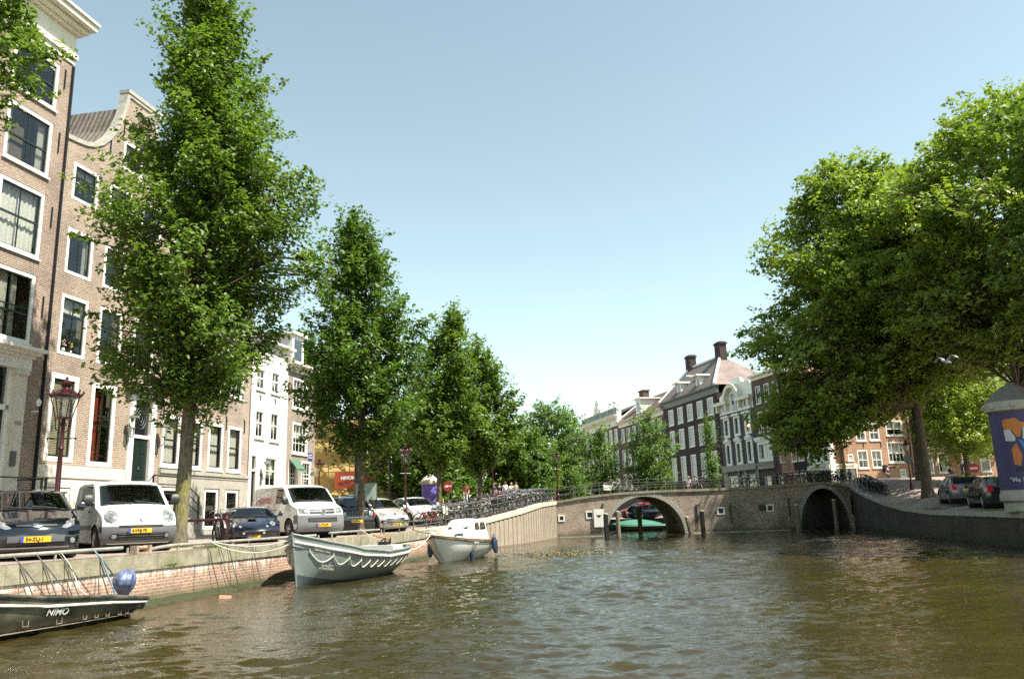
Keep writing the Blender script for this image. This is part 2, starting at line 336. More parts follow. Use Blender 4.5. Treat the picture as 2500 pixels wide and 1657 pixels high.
# ------------------------------------------------------------------ quay lines and ground
QL = [(-20, -20, 1.28), (-14.2, 3, 1.28), (-12.6, 8.5, 1.28), (-10.6, 17, 1.28), (-8.5, 26.5, 1.28), (-5.6, 37, 1.3), (-4.5, 40.6, 1.38), (-3.6, 43.5, 1.5), (-1.7, 50.4, 1.85), (0.2, 55, 2.28), (1.8, 61, 2.75), (3.2, 67.9, 2.95)]
QR = [(10, -20, 1.45), (16, 10, 1.45), (18.9, 24, 1.45), (21.0, 34, 1.45), (23.3, 46, 1.5), (24.5, 52, 1.7), (25.6, 57, 2.05), (26.6, 62, 2.6), (27.3, 65.5, 3.1), (27.9, 67.9, 3.4)]
def ip(L, y, k): return float(np.interp(y, [p[1] for p in L], [p[k] for p in L]))
def edgeL(y): return ip(QL, y, 0)
def zl(x, y):
    return float(np.interp(y, [-20, 37, 40.6, 43.5, 50.4, 55, 61, 67.9, 72, 80, 95, 400], [1.28, 1.3, 1.38, 1.5, 1.85, 2.28, 2.75, 3.0, 3.15, 2.9, 2.4, 2.4])) + .0
def zr(x, y):
    if y > 66:
        c = float(np.interp(y, [66, 70, 74, 77, 400], [3.75, 4.0, 4.15, 3.5, 3.5])) if x > 29.5 else float(np.interp(y, [66, 68, 77], [3.3, 3.4, 3.6]))
        return c
    e = ip(QR, y, 0); zi = float(np.interp(y, [-20, 34, 46, 54, 60, 66, 77, 400], [1.45, 1.5, 1.85, 2.4, 2.85, 3.75, 3.55, 3.5])); ze = ip(QR, y, 2)
    t = min(1, max(0, (x - e) / 3.0)); return ze + (zi - ze) * t
ysl = [-20, -5, 3, 8.5, 12, 17, 20, 23, 26.5, 30, 33, 37, 40.6, 43.5, 47, 50.4, 55, 58, 61, 64, 67.9]
mb = MB(); mb.grid([[(edgeL(y) - .02 - d, y, zl(0, y) - .005) for d in (0, 3, 8, 12, 20, 90)] for y in ysl])
ys2 = [67.9, 72, 76, 80, 95, 140, 400]
eb = lambda y: float(np.interp(y, [67.9, 76, 140, 400], [3.18, 3.0, -12, -60]))
mb.grid([[(eb(y) - d, y, zl(0, y) - .005) for d in (0, 3, 8, 12, 20, 90, 400)] for y in ys2])
struct('street', mb, M['pave'])
mb = MB(); ysr = [-20, 0, 10, 17, 24, 29, 34, 38, 42, 46, 49, 52, 54.5, 57, 59.5, 62, 64, 66, 67.9, 70, 72, 74, 75.5, 77]
def er(y): return ip(QR, y, 0) + .02 if y < 68 else 27.9
mb.grid([[(er(y) + d, y, zr(er(y) + d, y) - .005) for d in (0, 1, 2, 3, 5, 9, 60, 400)] for y in ysr if y <= 77])
struct('pavement', mb, M['paveR'])
# bank behind the bridge on the right
mb = MB(); mb.add([(27.9, 77, 3.5), (400, 77, 3.5), (400, 400, 1.3), (-50, 400, 1.3), (1, 130, 1.1), (12.2, 86, 1.1), (19, 81.5, 1.3), (26, 80, 2.6)], [(0, 1, 2, 3, 4, 5, 6, 7)])
mb.add([(27.9, 77, 3.5), (26, 80, 2.6), (19, 81.5, 1.3), (12.2, 86, 1.1), (1, 130, 1.1), (-50, 400, 1.3), (27.9, 77, -.4), (26, 80, -.4), (19, 81.5, -.4), (12.2, 86, -.4), (1, 130, -.4), (-50, 400, -.4)],
       [(0, 1, 7, 6), (1, 2, 8, 7), (2, 3, 9, 8), (3, 4, 10, 9), (4, 5, 11, 10)], 1)
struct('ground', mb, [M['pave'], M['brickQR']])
# quay walls: offset helper along a polyline (towards the water)
def offs(L, side, d):
    out = []
    for i, p in enumerate(L):
        a = L[max(i - 1, 0)]; b = L[min(i + 1, len(L) - 1)]; t = Vector((b[0] - a[0], b[1] - a[1])).normalized()
        n = Vector((t.y, -t.x)) * side; out.append((p[0] + n.x * d, p[1] + n.y * d, p[2]))
    return out
def band(mb, L, side, d0, d1, zb, zt, m=0):      # box-section strip along the line; zb/zt functions of top height
    A = offs(L, side, d0); B = offs(L, side, d1)
    rows = [[(a[0], a[1], zb(a[2])), (b[0], b[1], zb(b[2])), (b[0], b[1], zt(b[2])), (a[0], a[1], zt(a[2]))] for a, b in zip(A, B)]
    mb.grid(rows, m, close=True)
    mb.add(rows[0], [(0, 1, 2, 3)], m); mb.add(rows[-1], [(3, 2, 1, 0)], m)
def dens(L, step=2.0):
    out = [L[0]]
    for a, b in zip(L, L[1:]):
        n = max(1, int(math.dist(a[:2], b[:2]) / step))
        for i in range(1, n + 1): out.append(tuple(a[k] + (b[k] - a[k]) * i / n for k in range(3)))
    return out
LB = [p for p in QL if p[1] <= 40.7]; LS = [p for p in QL if p[1] >= 40.5]
q = thing('quay_wall', 'sunlit red brick quay wall with mossy concrete coping below the parked cars', 'quay wall', (0, 0, 0))
mb = MB(); band(mb, dens(LB), 1, -.6, 0.0, lambda z: -1, lambda z: z - .40); mb.build('wall', M['brickQ'], q)
mb = MB()
D = dens(LB, 2.2)
for a, b in zip(D, D[1:]):
    t = Vector((b[0] - a[0], b[1] - a[1])).normalized() * .006
    band(mb, [(a[0] + t.x, a[1] + t.y, a[2]), (b[0] - t.x, b[1] - t.y, b[2])], 1, -.5, .05 + random.Random(a[1]).uniform(-.008, .008), lambda z: z - .398, lambda z: z + random.Random(z).uniform(0, .004))
mb.build('coping', M['coping'], q, smooth=30)
mb = MB(); A = dens(LB, .5); rnd = random.Random(4)
mb.grid([[(o1[0], o1[1], .14 + rnd.uniform(-.03, .03)), (o2[0], o2[1], .06 + rnd.uniform(-.02, .03)), (o3[0], o3[1], -.1)] for o1, o2, o3 in zip(offs(A, 1, .01), offs(A, 1, .22), offs(A, 1, .4))])
mb.build('algae_ledge', M['moss'], q)
mb = MB(); L2 = dens(LB, .3)
for y in (18.0, 19.6, 23.4, 27.4, 31.0):
    x = edgeL(y); mb.add([(x + .008, y, .15), (x + .011, y + .012, .15), (x + .011, y + .014, .88), (x + .008, y, .88)], [(0, 1, 2, 3)])
mb.build('expansion_joint', M['ink'], q)
q2 = thing('sheet_pile_quay_wall', 'pale ribbed quay wall with smooth light coping rising to the bridge', 'quay wall', (0, 0, 0))
mb = MB(); DS = dens(LS, .35)
for i, (a, b) in enumerate(zip(DS, DS[1:])):
    j = .0 if i % 2 else .035
    band(mb, [a, b], 1, -.5, j, lambda z: -1, lambda z: z - .29)
M['pilecon'] = mat('stained_pale_concrete', (.32, .265, .205), .85, var=.12, nscale=1.5, bmp=.3, bscale=20, dirt=.5, dirtc=(.25, .2, .15))
mb.build('wall', M['pilecon'], q2)
mb = MB(); band(mb, dens(LS, 1.0), 1, -.55, .09, lambda z: z - .288, lambda z: z + .003); mb.build('coping', M['palecop'], q2, smooth=30)
mb = MB(); band(mb, dens(LS, 1.0), 1, -.02, .12, lambda z: -.5, lambda z: .1); mb.build('fender_beam', M['wood'], q2)
q3 = thing('old_quay_wall', 'dark shaded brick quay wall under the big trees by the parked estate cars', 'quay wall', (0, 0, 0))
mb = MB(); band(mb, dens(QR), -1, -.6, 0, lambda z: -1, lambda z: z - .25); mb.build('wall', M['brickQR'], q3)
mb = MB(); D = dens(QR, 1.6)
for a, b in zip(D, D[1:]):
    t = Vector((b[0] - a[0], b[1] - a[1])).normalized() * .006
    band(mb, [(a[0] + t.x, a[1] + t.y, a[2]), (b[0] - t.x, b[1] - t.y, b[2])], -1, -.45, .05, lambda z: z - .248, lambda z: z + random.Random(z).uniform(0, .004))
mb.build('coping', M['stone'], q3, smooth=30)
# ------------------------------------------------------------------ bridge
br = thing('arched_bridge', 'brick canal bridge with two arches and a long iron railing', 'bridge', (0, 0, 0))
BT = [(3.2, 2.95), (5, 3.2), (6.44, 3.35), (8.5, 3.5), (10.9, 3.58), (13, 3.6), (15.02, 3.6), (17.5, 3.62), (20.16, 3.67), (22, 3.72), (23.6, 3.8), (24.8, 3.86), (26.2, 3.84), (27.2, 3.66), (27.9, 3.42)]
def arch(cx, hw, h, n=28, z0=-.6): return [(cx - hw, z0)] + [(cx - hw * cos(pi * i / n), h * sin(pi * i / n)) for i in range(n + 1)] + [(cx + hw, z0)]
A1 = arch(10.6, 3.2, 3.12); A2 = arch(25.5, 2.05, 3.32)
YB, YE = 68.0, 76.0
outer = [(3.2, -1)] + [A1[0]] + A1[1:-1] + [A1[-1]] + [A2[0]] + A2[1:-1] + [A2[-1]] + [(27.9, -1)]
outer[0] = (3.2, -.6); outer[-1] = (27.9, -.6)
outer += [(x, z - .22) for x, z in BT[::-1]]
for yy in (YB, YE):
    mb = MB(); mb.poly(outer, (), lambda u, v: (u, yy, v)); mb.build('wall', M['brickBr'], br)
for A in (A1, A2):
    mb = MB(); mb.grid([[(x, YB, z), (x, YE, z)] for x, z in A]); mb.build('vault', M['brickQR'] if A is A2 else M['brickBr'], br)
for (cx, hw, h) in ((10.6, 3.2, 3.12), (25.5, 2.05, 3.32)):
    mb = MB(); n = 44
    for i in range(n):
        a0, a1 = pi * i / n + .004, pi * (i + 1) / n - .004; k = 1.0
        pr = [(cx - hw * cos(a0), h * sin(a0)), (cx - (hw + .34) * cos(a0), (h + .30) * sin(a0)), (cx - (hw + .34) * cos(a1), (h + .30) * sin(a1)), (cx - hw * cos(a1), h * sin(a1))]
        mb.prism(pr, YB - .04 - .006 * (i % 2), YB + .3)
    mb.build('arch_ring', M['stone'], br)
for ya, yb in ((YB - .1, YB + .42), (YE - .42, YE + .1)):
    mb = MB()
    for (x0, z0), (x1, z1) in zip(BT, BT[1:]):
        mb.hexa([(x0, ya, z0 - .2), (x1 - .004, ya, z1 - .2), (x1 - .004, yb, z1 - .2), (x0, yb, z0 - .2)], [(x0, ya, z0), (x1 - .004, ya, z1), (x1 - .004, yb, z1), (x0, yb, z0)])
    mb.build('coping', M['coping'], br)
mb = MB(); mb.grid([[(x, YB + .42, z - .03), (x, YB + 1.6, z - .03), (x, YB + 1.62, z - .5), (x, YE - 1.6, z - .5), (x, YE - .42, z - .03)] for x, z in BT]); mb.build('deck', M['paveR'], br)
def niche(x, z, s=.2):
    mb = MB(); w = s; t = .11
    for a in ((x - w - t, x + w + t, z + w, z + w + t), (x - w - t, x + w + t, z - w - t, z - w), (x - w - t, x - w, z - w, z + w), (x + w, x + w + t, z - w, z + w)):
        mb.box(a[0], a[1], YB - .05, YB + .02, a[2], a[3])
    mb.build('niche_frame', M['white'], br)
    mb = MB(); mb.box(x - w, x + w, YB - .012, YB + .02, z - w, z + w); mb.build('niche', M['ink'], br)
for x, z in ((3.65, 1.55), (6.0, 1.75), (16.9, 1.75), (21.0, 1.85)): niche(x, z, .2 if x > 5 else .16)
for x, z in ((7.1, 1.9), (14.9, 1.6), (17.7, 1.5), (22.6, 1.9), (28.0 - .2, 1.9)):
    mb = MB(); mb.box(x - .035, x + .035, YB - .09, YB - .01, z - .75, z + .75); mb.tube([(x - .03, YB - .06, z + .5), (x + .12, YB - .06, z + .7)], .03, 5); mb.build('wall_anchor', M['black'], br)
mb = MB(); mb.box(13.9, 22.4, YB - .25, YB - .005, -.3, .08); mb.build('foot_ledge', M['stone'], br); mb = MB(); mb.box(3.4, 7.2, YB - .12, YB - .005, -.3, .05); mb.build('foot_ledge', M['stone'], br)
mb = MB(); mb.box(20.1, 20.9, YB - .03, YB - .004, 1.65, 2.15); mb.build('stone_tablet', M['brickQR'], br)
# ================================================================== houses
LANG = math.atan2(.98, .2)                   # direction of the left facades
LP0 = Vector((-17.4, 37.0)); LD = Vector((.2, .98)).normalized()
RP0 = Vector((23.7, 105.0)); RD = Vector((.225, -.974)).normalized(); RANG = math.atan2(RD.y, RD.x)
SP0 = Vector((30.6, 78.0)); SD = Vector((.97, .25)).normalized(); SANG = math.atan2(SD.y, SD.x)
def on(P, D, s, dpt=0.0): n = Vector((-D.y, D.x)); q = P + D * s + n * dpt; return (q.x, q.y)
def rect(x0, x1, z0, z1): return [(x0, z0), (x1, z0), (x1, z1), (x0, z1)]
def archtop(x0, x1, z0, z1, r=.15, n=6):
    return [(x0, z0), (x1, z0), (x1, z1 - r)] + [((x0 + x1) / 2 + (x1 - x0) / 2 * cos(pi * i / n), z1 - r + r * sin(pi * i / n)) for i in range(1, n)] + [(x0, z1 - r)]
def house_shell(root, outer, holes, m, depth=9.0, reveal=.22, roof=None, sidem=None, x0=None, x1=None, htop=None, gap=.01):
    mb = MB(); mb.poly(outer, holes, lambda u, v: (u, 0, v))
    for h in holes:
        n = len(h); mb.add([(p[0], 0, p[1]) for p in h] + [(p[0], reveal, p[1]) for p in h], [(i, (i + 1) % n, n + (i + 1) % n, n + i) for i in range(n)])
    xs = [p[0] for p in outer]; zs = [p[1] for p in outer]; x0 = min(xs); x1 = max(xs); zb = min(zs)
    htop = htop or min(p[1] for p in outer if p[1] > zb + 2)
    for x in (x0, x1): mb.add([(x, 0, zb), (x, depth, zb), (x, depth, htop), (x, 0, htop)], [(0, 1, 2, 3)])
    mb.add([(x0, depth, zb), (x1, depth, zb), (x1, depth, htop), (x0, depth, htop)], [(0, 1, 2, 3)])
    mb.build('wall', m, root, fix=False)
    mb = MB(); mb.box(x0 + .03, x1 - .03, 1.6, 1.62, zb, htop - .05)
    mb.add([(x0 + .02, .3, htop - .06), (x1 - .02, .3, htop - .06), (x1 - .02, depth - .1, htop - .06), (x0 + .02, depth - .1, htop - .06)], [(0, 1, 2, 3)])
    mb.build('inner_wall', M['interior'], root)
def window(root, x0, x1, z0, z1, fw=.13, bars=(1, 1), sashm='dkgreen', framem='white', paneM='glass', cur=None, sill=True, proud=.015, rail=None, sw=.05, arc=0, cm='curtain', bt=.022):
    f = MB(); e = .004; x0 += e; x1 -= e; z0 += e; z1 -= e; ya, yb = -proud, .12
    f.box(x0, x0 + fw, ya, yb, z0, z1); f.box(x1 - fw, x1, ya, yb, z0, z1)
    f.box(x0 + fw, x1 - fw, ya, yb, z0, z0 + fw); f.box(x0 + fw, x1 - fw, ya, yb, z1 - fw, z1)
    if arc:
        for sx in (x0, x1):
            k = 1 if sx == x0 else -1
            f.prism([(sx - k * .0, z1 + .03), (sx + k * .22, z1 + .03), (sx, z1 - .0)], ya + .01, yb)
    if sill: f.box(x0 - .06, x1 + .06, -.09, .05, z0 - .07, z0 - .002)
    wo = f.build('window', M[framem], root)
    s = MB(); a, b, c, d = x0 + fw, x1 - fw, z0 + fw, z1 - fw; y0, y1 = .045, .095
    s.box(a, a + sw, y0, y1, c, d); s.box(b - sw, b, y0, y1, c, d); s.box(a + sw, b - sw, y0, y1, c, c + sw); s.box(a + sw, b - sw, y0, y1, d - sw, d)
    nx, nz = bars; rl = rail if rail is not None else .5
    if rail is not None: zz = c + (d - c) * rl; s.box(a + sw, b - sw, y0 - .02, y1 - .004, zz - .04, zz + .04)
    for i in range(1, nx + 1): xx = a + (b - a) * i / (nx + 1); s.box(xx - bt, xx + bt, y0 + .008, y1 - .008, c + sw, d - sw)
    for i in range(1, nz + 1): zz = c + (d - c) * i / (nz + 1); s.box(a + sw, b - sw, y0 + .011, y1 - .011, zz - bt, zz + bt)
    s.build('sash', M[sashm], wo)
    g = MB(); g.add([(a + .01, .07, c + .01), (b - .01, .07, c + .01), (b - .01, .07, d - .01), (a + .01, .07, d - .01)], [(0, 1, 2, 3)]); g.build('pane', M[paneM], wo, fix=False)
    if cur:
        fr, hh = cur; k = MB(); n = 26; w = (b - a)
        def drape(xa, xb, za, zb):
            rows = []
            for zz in (za, (za + zb) / 2, zb): rows.append([(xa + (xb - xa) * i / n, .26 + .03 * sin(i * 2.1) + .012 * sin(i * 5.3), zz) for i in range(n + 1)])
            k.grid(rows)
        if fr == 'full': drape(a, b, c + (d - c) * (1 - hh), d)
        elif fr == 'low': drape(a, b, c, c + (d - c) * hh)
        elif fr == 'sides': drape(a, a + w * hh, c, d); drape(b - w * hh, b, c, d)
        elif fr == 'mid': drape(a + w * .3, a + w * .3 + w * hh, c, d); drape(a + w * .62, a + w * .62 + w * hh * .6, c, d)
        k.build('curtain', M[cm], wo, fix=False)
    return wo
def cornice(root, x0, x1, z0, steps, m='white', name='cornice', y0=0.0):
    mb = MB(); z = z0
    for h, d in steps:      # height and projection
        mb.box(x0 - d * .5, x1 + d * .5, y0 - d, y0 + .25, z, z + h - .002); z += h
    return mb.build(name, M[m], root)
def groof(root, x0, x1, y0, ym, y1, ze, zr, m, gm=None, name='roof'):
    mb = MB(); mb.grid([[(x0, y0, ze), (x1, y0, ze)], [(x0, ym, zr), (x1, ym, zr)], [(x0, y1, ze), (x1, y1, ze)]]); ro = mb.build(name, m, root)
    if gm:
        mb = MB()
        for x in (x0 + .05, x1 - .05): mb.add([(x, y0 + .3, ze), (x, y1 - .1, ze), (x, ym, zr - .1)], [(0, 1, 2)])
        mb.build('gable', gm, root)
    return ro
def anchor(root, x, z, h=.55, m='black', fork=True):
    mb = MB(); mb.box(x - .02, x + .02, -.06, -.004, z - h, z + h)
    if fork: mb.tube([(x - .11, -.03, z + h + .1), (x, -.03, z + h * .8), (x + .11, -.03, z + h + .1)], .02, 5)
    mb.build('wall_anchor', M[m], root)
G0 = 1.45
# ---- tall house at the left edge
h1 = thing('tall_brick_house', 'tall brown brick house at the left edge with wide cream cornice', 'house', (*on(LP0, LD, -14.2), 0), LANG)
X = lambda s: s + 14.2
W1 = []
for sx in (-12.2, -9.05):
    W1 += [(X(sx), X(sx + 2.3), 18.95, 21.05), (X(sx), X(sx + 2.25), 15.95, 18.35), (X(sx), X(sx + 2.2), 12.45, 15.2), (X(sx), X(sx + 2.15), 9.0, 11.75)]
holes = [rect(*w) for w in W1] + [rect(X(-9.9), X(-7.35), 3.0, 8.1)]
house_shell(h1, [(0, G0 - .3), (X(-6.02), G0 - .3), (X(-6.02), 21.5), (0, 21.5)], holes, M['brickH1'], depth=11)
k = 0
for w in W1:
    lvl = k % 4; k += 1
    if lvl == 0: window(h1, *w, bars=(1, 0), rail=.5, cur=None)
    if lvl == 1: window(h1, *w, bars=(1, 0), rail=.45, cur=('sides', .16))
    if lvl == 2: window(h1, *w, bars=(1, 0), rail=.52, cur=('full', .97))
    if lvl == 3: window(h1, *w, bars=(1, 1), rail=.4, cur=('mid', .2))
    mb = MB(); mb.box(w[0] - .15, w[1] + .15, -.012, -.003, w[3] + .03, w[3] + .36)
    mb.build('brick_lintel', M['brickH'], h1)
cornice(h1, 0, X(-6.02), 21.5, [(.25, .06), (.22, .16), (.9, .04), (.12, .25), (.2, .45), (.25, .75), (.12, .85)], 'cream')
mb = MB(); mb.box(-.1, X(-6.3), .05, 6, 23.56, 24.3); mb.build('roof_parapet', M['cream'], h1)
for z in (20.6, 17.7, 14.4, 10.6): anchor(h1, X(-6.42), z, .45, fork=False)
for z in (16.0, 12.6): anchor(h1, X(-9.35), z, .4, fork=False)
# entrance
mb = MB()
for xa, xb in ((X(-10.2), X(-9.75)), (X(-7.5), X(-6.95))):
    mb.box(xa, xb, -.16, -.004, 2.6, 7.95); mb.box(xa - .06, xb + .06, -.2, -.004, 2.4, 2.9); mb.box(xa - .05, xb + .05, -.22, -.004, 7.75, 7.95)
mb.build('pilaster', M['stucco'], h1)
cornice(h1, X(-10.3), X(-6.85), 7.96, [(.45, .14), (.12, .24), (.12, .42), (.13, .6)], 'white', 'entrance_cornice')
mb = MB(); mb.box(X(-9.7), X(-7.55), -.02, .12, 6.35, 6.55); mb.box(X(-9.7), X(-9.5), -.02, .12, 3, 8.05); mb.box(X(-7.7), X(-7.4), -.02, .12, 3, 8.05); mb.build('door_frame', M['white'], h1)
do = MB(); do.box(X(-9.5), X(-7.7), .08, .16, 3.0, 6.35); d_ = do.build('door', M['dkgreen'], h1)
mb = MB(); mb.lathe([(.03, 0), (.05, .03), (.02, .06)], 10, (X(-8.0), .0, 4.3), ax='y'); mb.build('door_handle', M['chrome'], d_)
mb = MB(); mb.box(X(-9.5), X(-7.7), .1, .105, 6.55, 7.95); mb.build('fanlight', M['dkglass'], h1)
text('550', .22, 'house_number', M['ink'], h1, (X(-7.2), -.165, 5.9), (pi / 2, 0, 0))
mb = MB(); mb.box(X(-7.42), X(-7.2), -.24, -.165, 4.3, 4.85); mb.build('letterbox', M['iron'], h1)
mb = MB(); mb.box(0, X(-6.75), -.06, -.003, G0 - .3, 2.35); mb.build('plinth', M['stone'], h1)
mb = MB()
for i in range(5): mb.box(X(-10.2 + i * .0), X(-6.9), -1.5 + .0, -.1 - .0, G0 - .2 + 0, 2.5) if i == 0 else None
for i in range(5): mb.box(X(-10.2 - .28 * i), X(-10.2 - .28 * (i - 1)) - .003, -1.5, -.1, G0 - .2, 2.5 - .24 * i)
mb.build('stoop', M['stone'], h1)
mb = MB()
for x, z in ((X(-6.95), 2.5), (X(-7.15), 2.5), (X(-9.9), 2.5), (X(-11.2), 1.7)): mb.tube([(x, -1.4, z), (x, -1.4, z + 1.35)], .045, 8); mb.lathe([(.09, 0), (.09, .06), (.05, .12), (.045, .2)], 8, (x, -1.4, z))
for dz in (.7, 1.3): mb.tube([(X(-6.85), -1.4, 2.5 + dz), (X(-9.9), -1.4, 2.5 + dz), (X(-11.2), -1.4, 1.7 + dz)], .03, 6)
mb.tube([(X(-6.95), -1.4, 3.8), (X(-6.95), -.1, 3.8)], .03, 6); mb.build('stoop_railing', M['black'], h1)
for xc in (X(-6.45),):
    mb = MB(); mb.box(xc - .03, xc + .03, -.3, -.004, 6.4, 6.46); mb.lathe([(.06, -.12), (.11, .05), (.0, .2)], 6, (xc, -.3, 6.75)); mb.build('wall_light', M['white'], h1)
mb = MB(); mb.box(X(-6.08), X(-6.02), -.12, -.006, G0 - .2, 21.4); mb.build('rain_pipe', M['black'], h1)
# ---- spout-gable house
h2 = thing('gabled_brick_house', 'brown brick house with pointed curved gable and hoisting beam', 'house', (*on(LP0, LD, -5.98), 0), LANG)
X = lambda s: s + 5.98
WR = X(1.50)
cx = X(-1.5)
gl = [(0, 18.2), (.55, 18.25), (1.15, 18.35), (1.65, 18.55), (2.1, 18.85), (2.55, 19.35), (2.95, 20.0), (3.25, 20.8), (3.45, 21.5), (3.52, 22.0)]
gr = [(2 * cx - x + .0, z) for x, z in gl[::-1]]
gr = [(min(x, WR), z) for x, z in gr if x < WR] + [(WR, 18.4)]
outer = [(0, G0 - .3), (WR, G0 - .3)] + [(WR, 18.25)] + [p for p in gr[::-1] if p[0] < WR - .05] + gl[::-1]
wl = []
cols = ((X(-5.45), X(-3.92)), (X(-3.2), X(-1.72)), (X(-.92), X(.6)))
R4, R3, R2 = (15.64, 17.3), (12.37, 14.35), (8.94, 11.47)
spec = [(c, R4, 'a') for c in cols] + [(c, R3, 'b') for c in cols] + [(c, R2, 'c') for c in cols]
holes = [rect(c[0], c[1], r[0], r[1]) for c, r, _ in spec]
g1 = (X(-5.64), X(-4.08), 4.6, 8.14); g2 = (X(-3.3), X(-1.76), 4.52, 8.08); dr = (X(-.86), X(1.05), 2.9, 8.1); gw = (X(-2.5), X(-1.1), 18.3, 19.72)
ba = (X(-5.55), X(-4.1), 2.4, 3.55); bb = (X(-3.25), X(-1.8), 2.4, 3.55)
holes += [rect(*g1), rect(*g2), rect(*dr), rect(*gw), rect(*ba), rect(*bb)]
house_shell(h2, outer, holes, M['brickH'], depth=10, htop=18.1)
for i, (c, r, t) in enumerate(spec):
    if t == 'a': window(h2, c[0], c[1], *r, bars=(1, 0), cur=('full', .2), sill=False)
    if t == 'b': window(h2, c[0], c[1], *r, bars=(1, 0), cur=('full', .22) if i % 3 else ('sides', .15), sill=False, cm='curtain' if i % 3 != 1 else 'orangewood')
    if t == 'c': window(h2, c[0], c[1], *r, bars=(1, 0), rail=.68, cur=('full', .25) if i % 3 == 0 else None, sill=False)
window(h2, *gw, bars=(1, 0), cur=('full', .3), sill=False)
w_ = window(h2, *g1, bars=(1, 0), fw=.2, sill=False)
mb = MB()
for i in range(46):
    z = 4.9 + i * .066; mb.box(X(-5.4), X(-4.3), .13, .15, z, z + .04)
mb.build('shutter', M['blind'], w_)
window(h2, *g2, bars=(1, 1), fw=.2, rail=.62, sill=False, cur=('mid', .16), cm='redcurtain')
for q_ in (ba, bb): window(h2, *q_, bars=(1, 0), sashm='white', fw=.1)
# orchids and vases on the first-floor sills
mb = MB(); mb.box(0.02, WR - .02, -.05, -.003, G0 - .3, 2.35); mb.box(.02, X(-.9), -.04, -.003, 3.6, 3.98); 
for a, b in ((.02, ba[0] - .02), (ba[1] + .02, bb[0] - .02), (bb[1] + .02, X(-.92))): mb.box(a, b, -.045, -.003, 2.352, 3.598)
mb.build('plinth', M['stucco'], h2)
mb = MB(); mb.box(.02, X(-.9), -.09, -.003, 3.984, 4.45); mb.build('stone_band', M['stucco'], h2)
mb = MB(); mb.box(dr[0] + .01, dr[0] + .36, -.1, .1, 2.9, 7.7); mb.box(dr[1] - .36, dr[1] - .01, -.1, .1, 2.9, 7.7); mb.box(dr[0] + .36, dr[1] - .36, -.02, .1, 5.95, 6.1)
mb.box(dr[0] + .01, dr[1] - .01, -.12, .1, 7.702, 8.05); mb.build('door_frame', M['white'], h2)
cornice(h2, dr[0] - .1, dr[1] + .15, 8.06, [(.12, .25), (.12, .42), (.1, .55)], 'white', 'door_cornice')
d_ = MB(); d_.box(dr[0] + .36, dr[1] - .36, .05, .12, 2.9, 5.95)
for a, b in ((3.1, 4.0), (4.2, 5.1), (5.25, 5.85)):
    d_.box(dr[0] + .5, (dr[0] + dr[1]) / 2 - .05, .03, .05, a, b); d_.box((dr[0] + dr[1]) / 2 + .05, dr[1] - .5, .03, .05, a, b)
d_ = d_.build('door', M['dkgreen'], h2)
mb = MB(); mb.lathe([(.05, 0), (.07, .03), (.02, .07)], 10, ((dr[0] + dr[1]) / 2, -.03, 4.6), ax='y'); mb.box((dr[0] + dr[1]) / 2 - .18, (dr[0] + dr[1]) / 2 + .18, .0, .03, 3.55, 3.62); mb.build('door_knocker', M['chrome'], d_)
mb = MB(); mb.box(dr[0] + .36, dr[1] - .36, .07, .075, 6.1, 7.7); f_ = mb.build('fanlight', M['dkglass'], h2)
mb = MB()
for k_ in range(3):
    mb.tube([((dr[0] + dr[1]) / 2 + (.12 + .13 * k_) * cos(a * pi / 8), .055, 6.9 + (.2 + .16 * k_) * sin(a * pi / 8)) for a in range(17)], .012, 4, cap=False)
mb.build('fanlight_tracery', M['iron'], f_)
def wall_lantern(root, x, z, lean=1):
    mb = MB(); mb.box(x - .09, x + .09, -.05, -.004, z - .75, z - .1); mb.tube([(x, -.04, z - .3), (x, -.3, z - .42), (x, -.42, z - .3), (x, -.42, z - .05)], .025, 6)
    mb.lathe([(.03, -.05), (.1, 0), (.1, .02)], 6, (x, -.42, z)); mb.lathe([(.24, .46), (.18, .56), (.06, .66), (.04, .74), (.06, .78), (.0, .86)], 6, (x, -.42, z)); l = mb.build('wall_lantern', M['iron'], root)
    mb = MB(); mb.lathe([(.1, .02), (.2, .46)], 6, (x, -.42, z)); mb.build('lantern_glass', M['lampglass'], l)
wall_lantern(h2, dr[0] - .12, 6.3); wall_lantern(h2, dr[1] + .2, 6.1)
mb = MB()
for i in range(6): mb.box(dr[1] + .1 + .3 * (i - 1) + .003 if i else dr[0] - .1, dr[1] + .1 + .3 * i if i else dr[1] + .1 - .3, -1.5, -.12, G0 - .2, 2.9 - .2 * i)
mb.build('stoop', M['stone'], h2)
mb = MB(); xa, xb = dr[0] + .1, dr[1] + 1.4
for x, z in ((xa, 2.9), (xb - 1.3, 2.9), (xb + .35, 2.0)): mb.tube([(x, -1.42, z), (x, -1.42, z + 1.3)], .045, 6)
for dz in (1.28, .9, .5): mb.tube([(xa - .6, -1.42, 2.35 + dz), (xa, -1.42, 2.9 + dz), (xb - 1.3, -1.42, 2.9 + dz), (xb + .35, -1.42, 2.0 + dz)], .028, 6)
mb.build('stoop_railing', M['black'], h2)
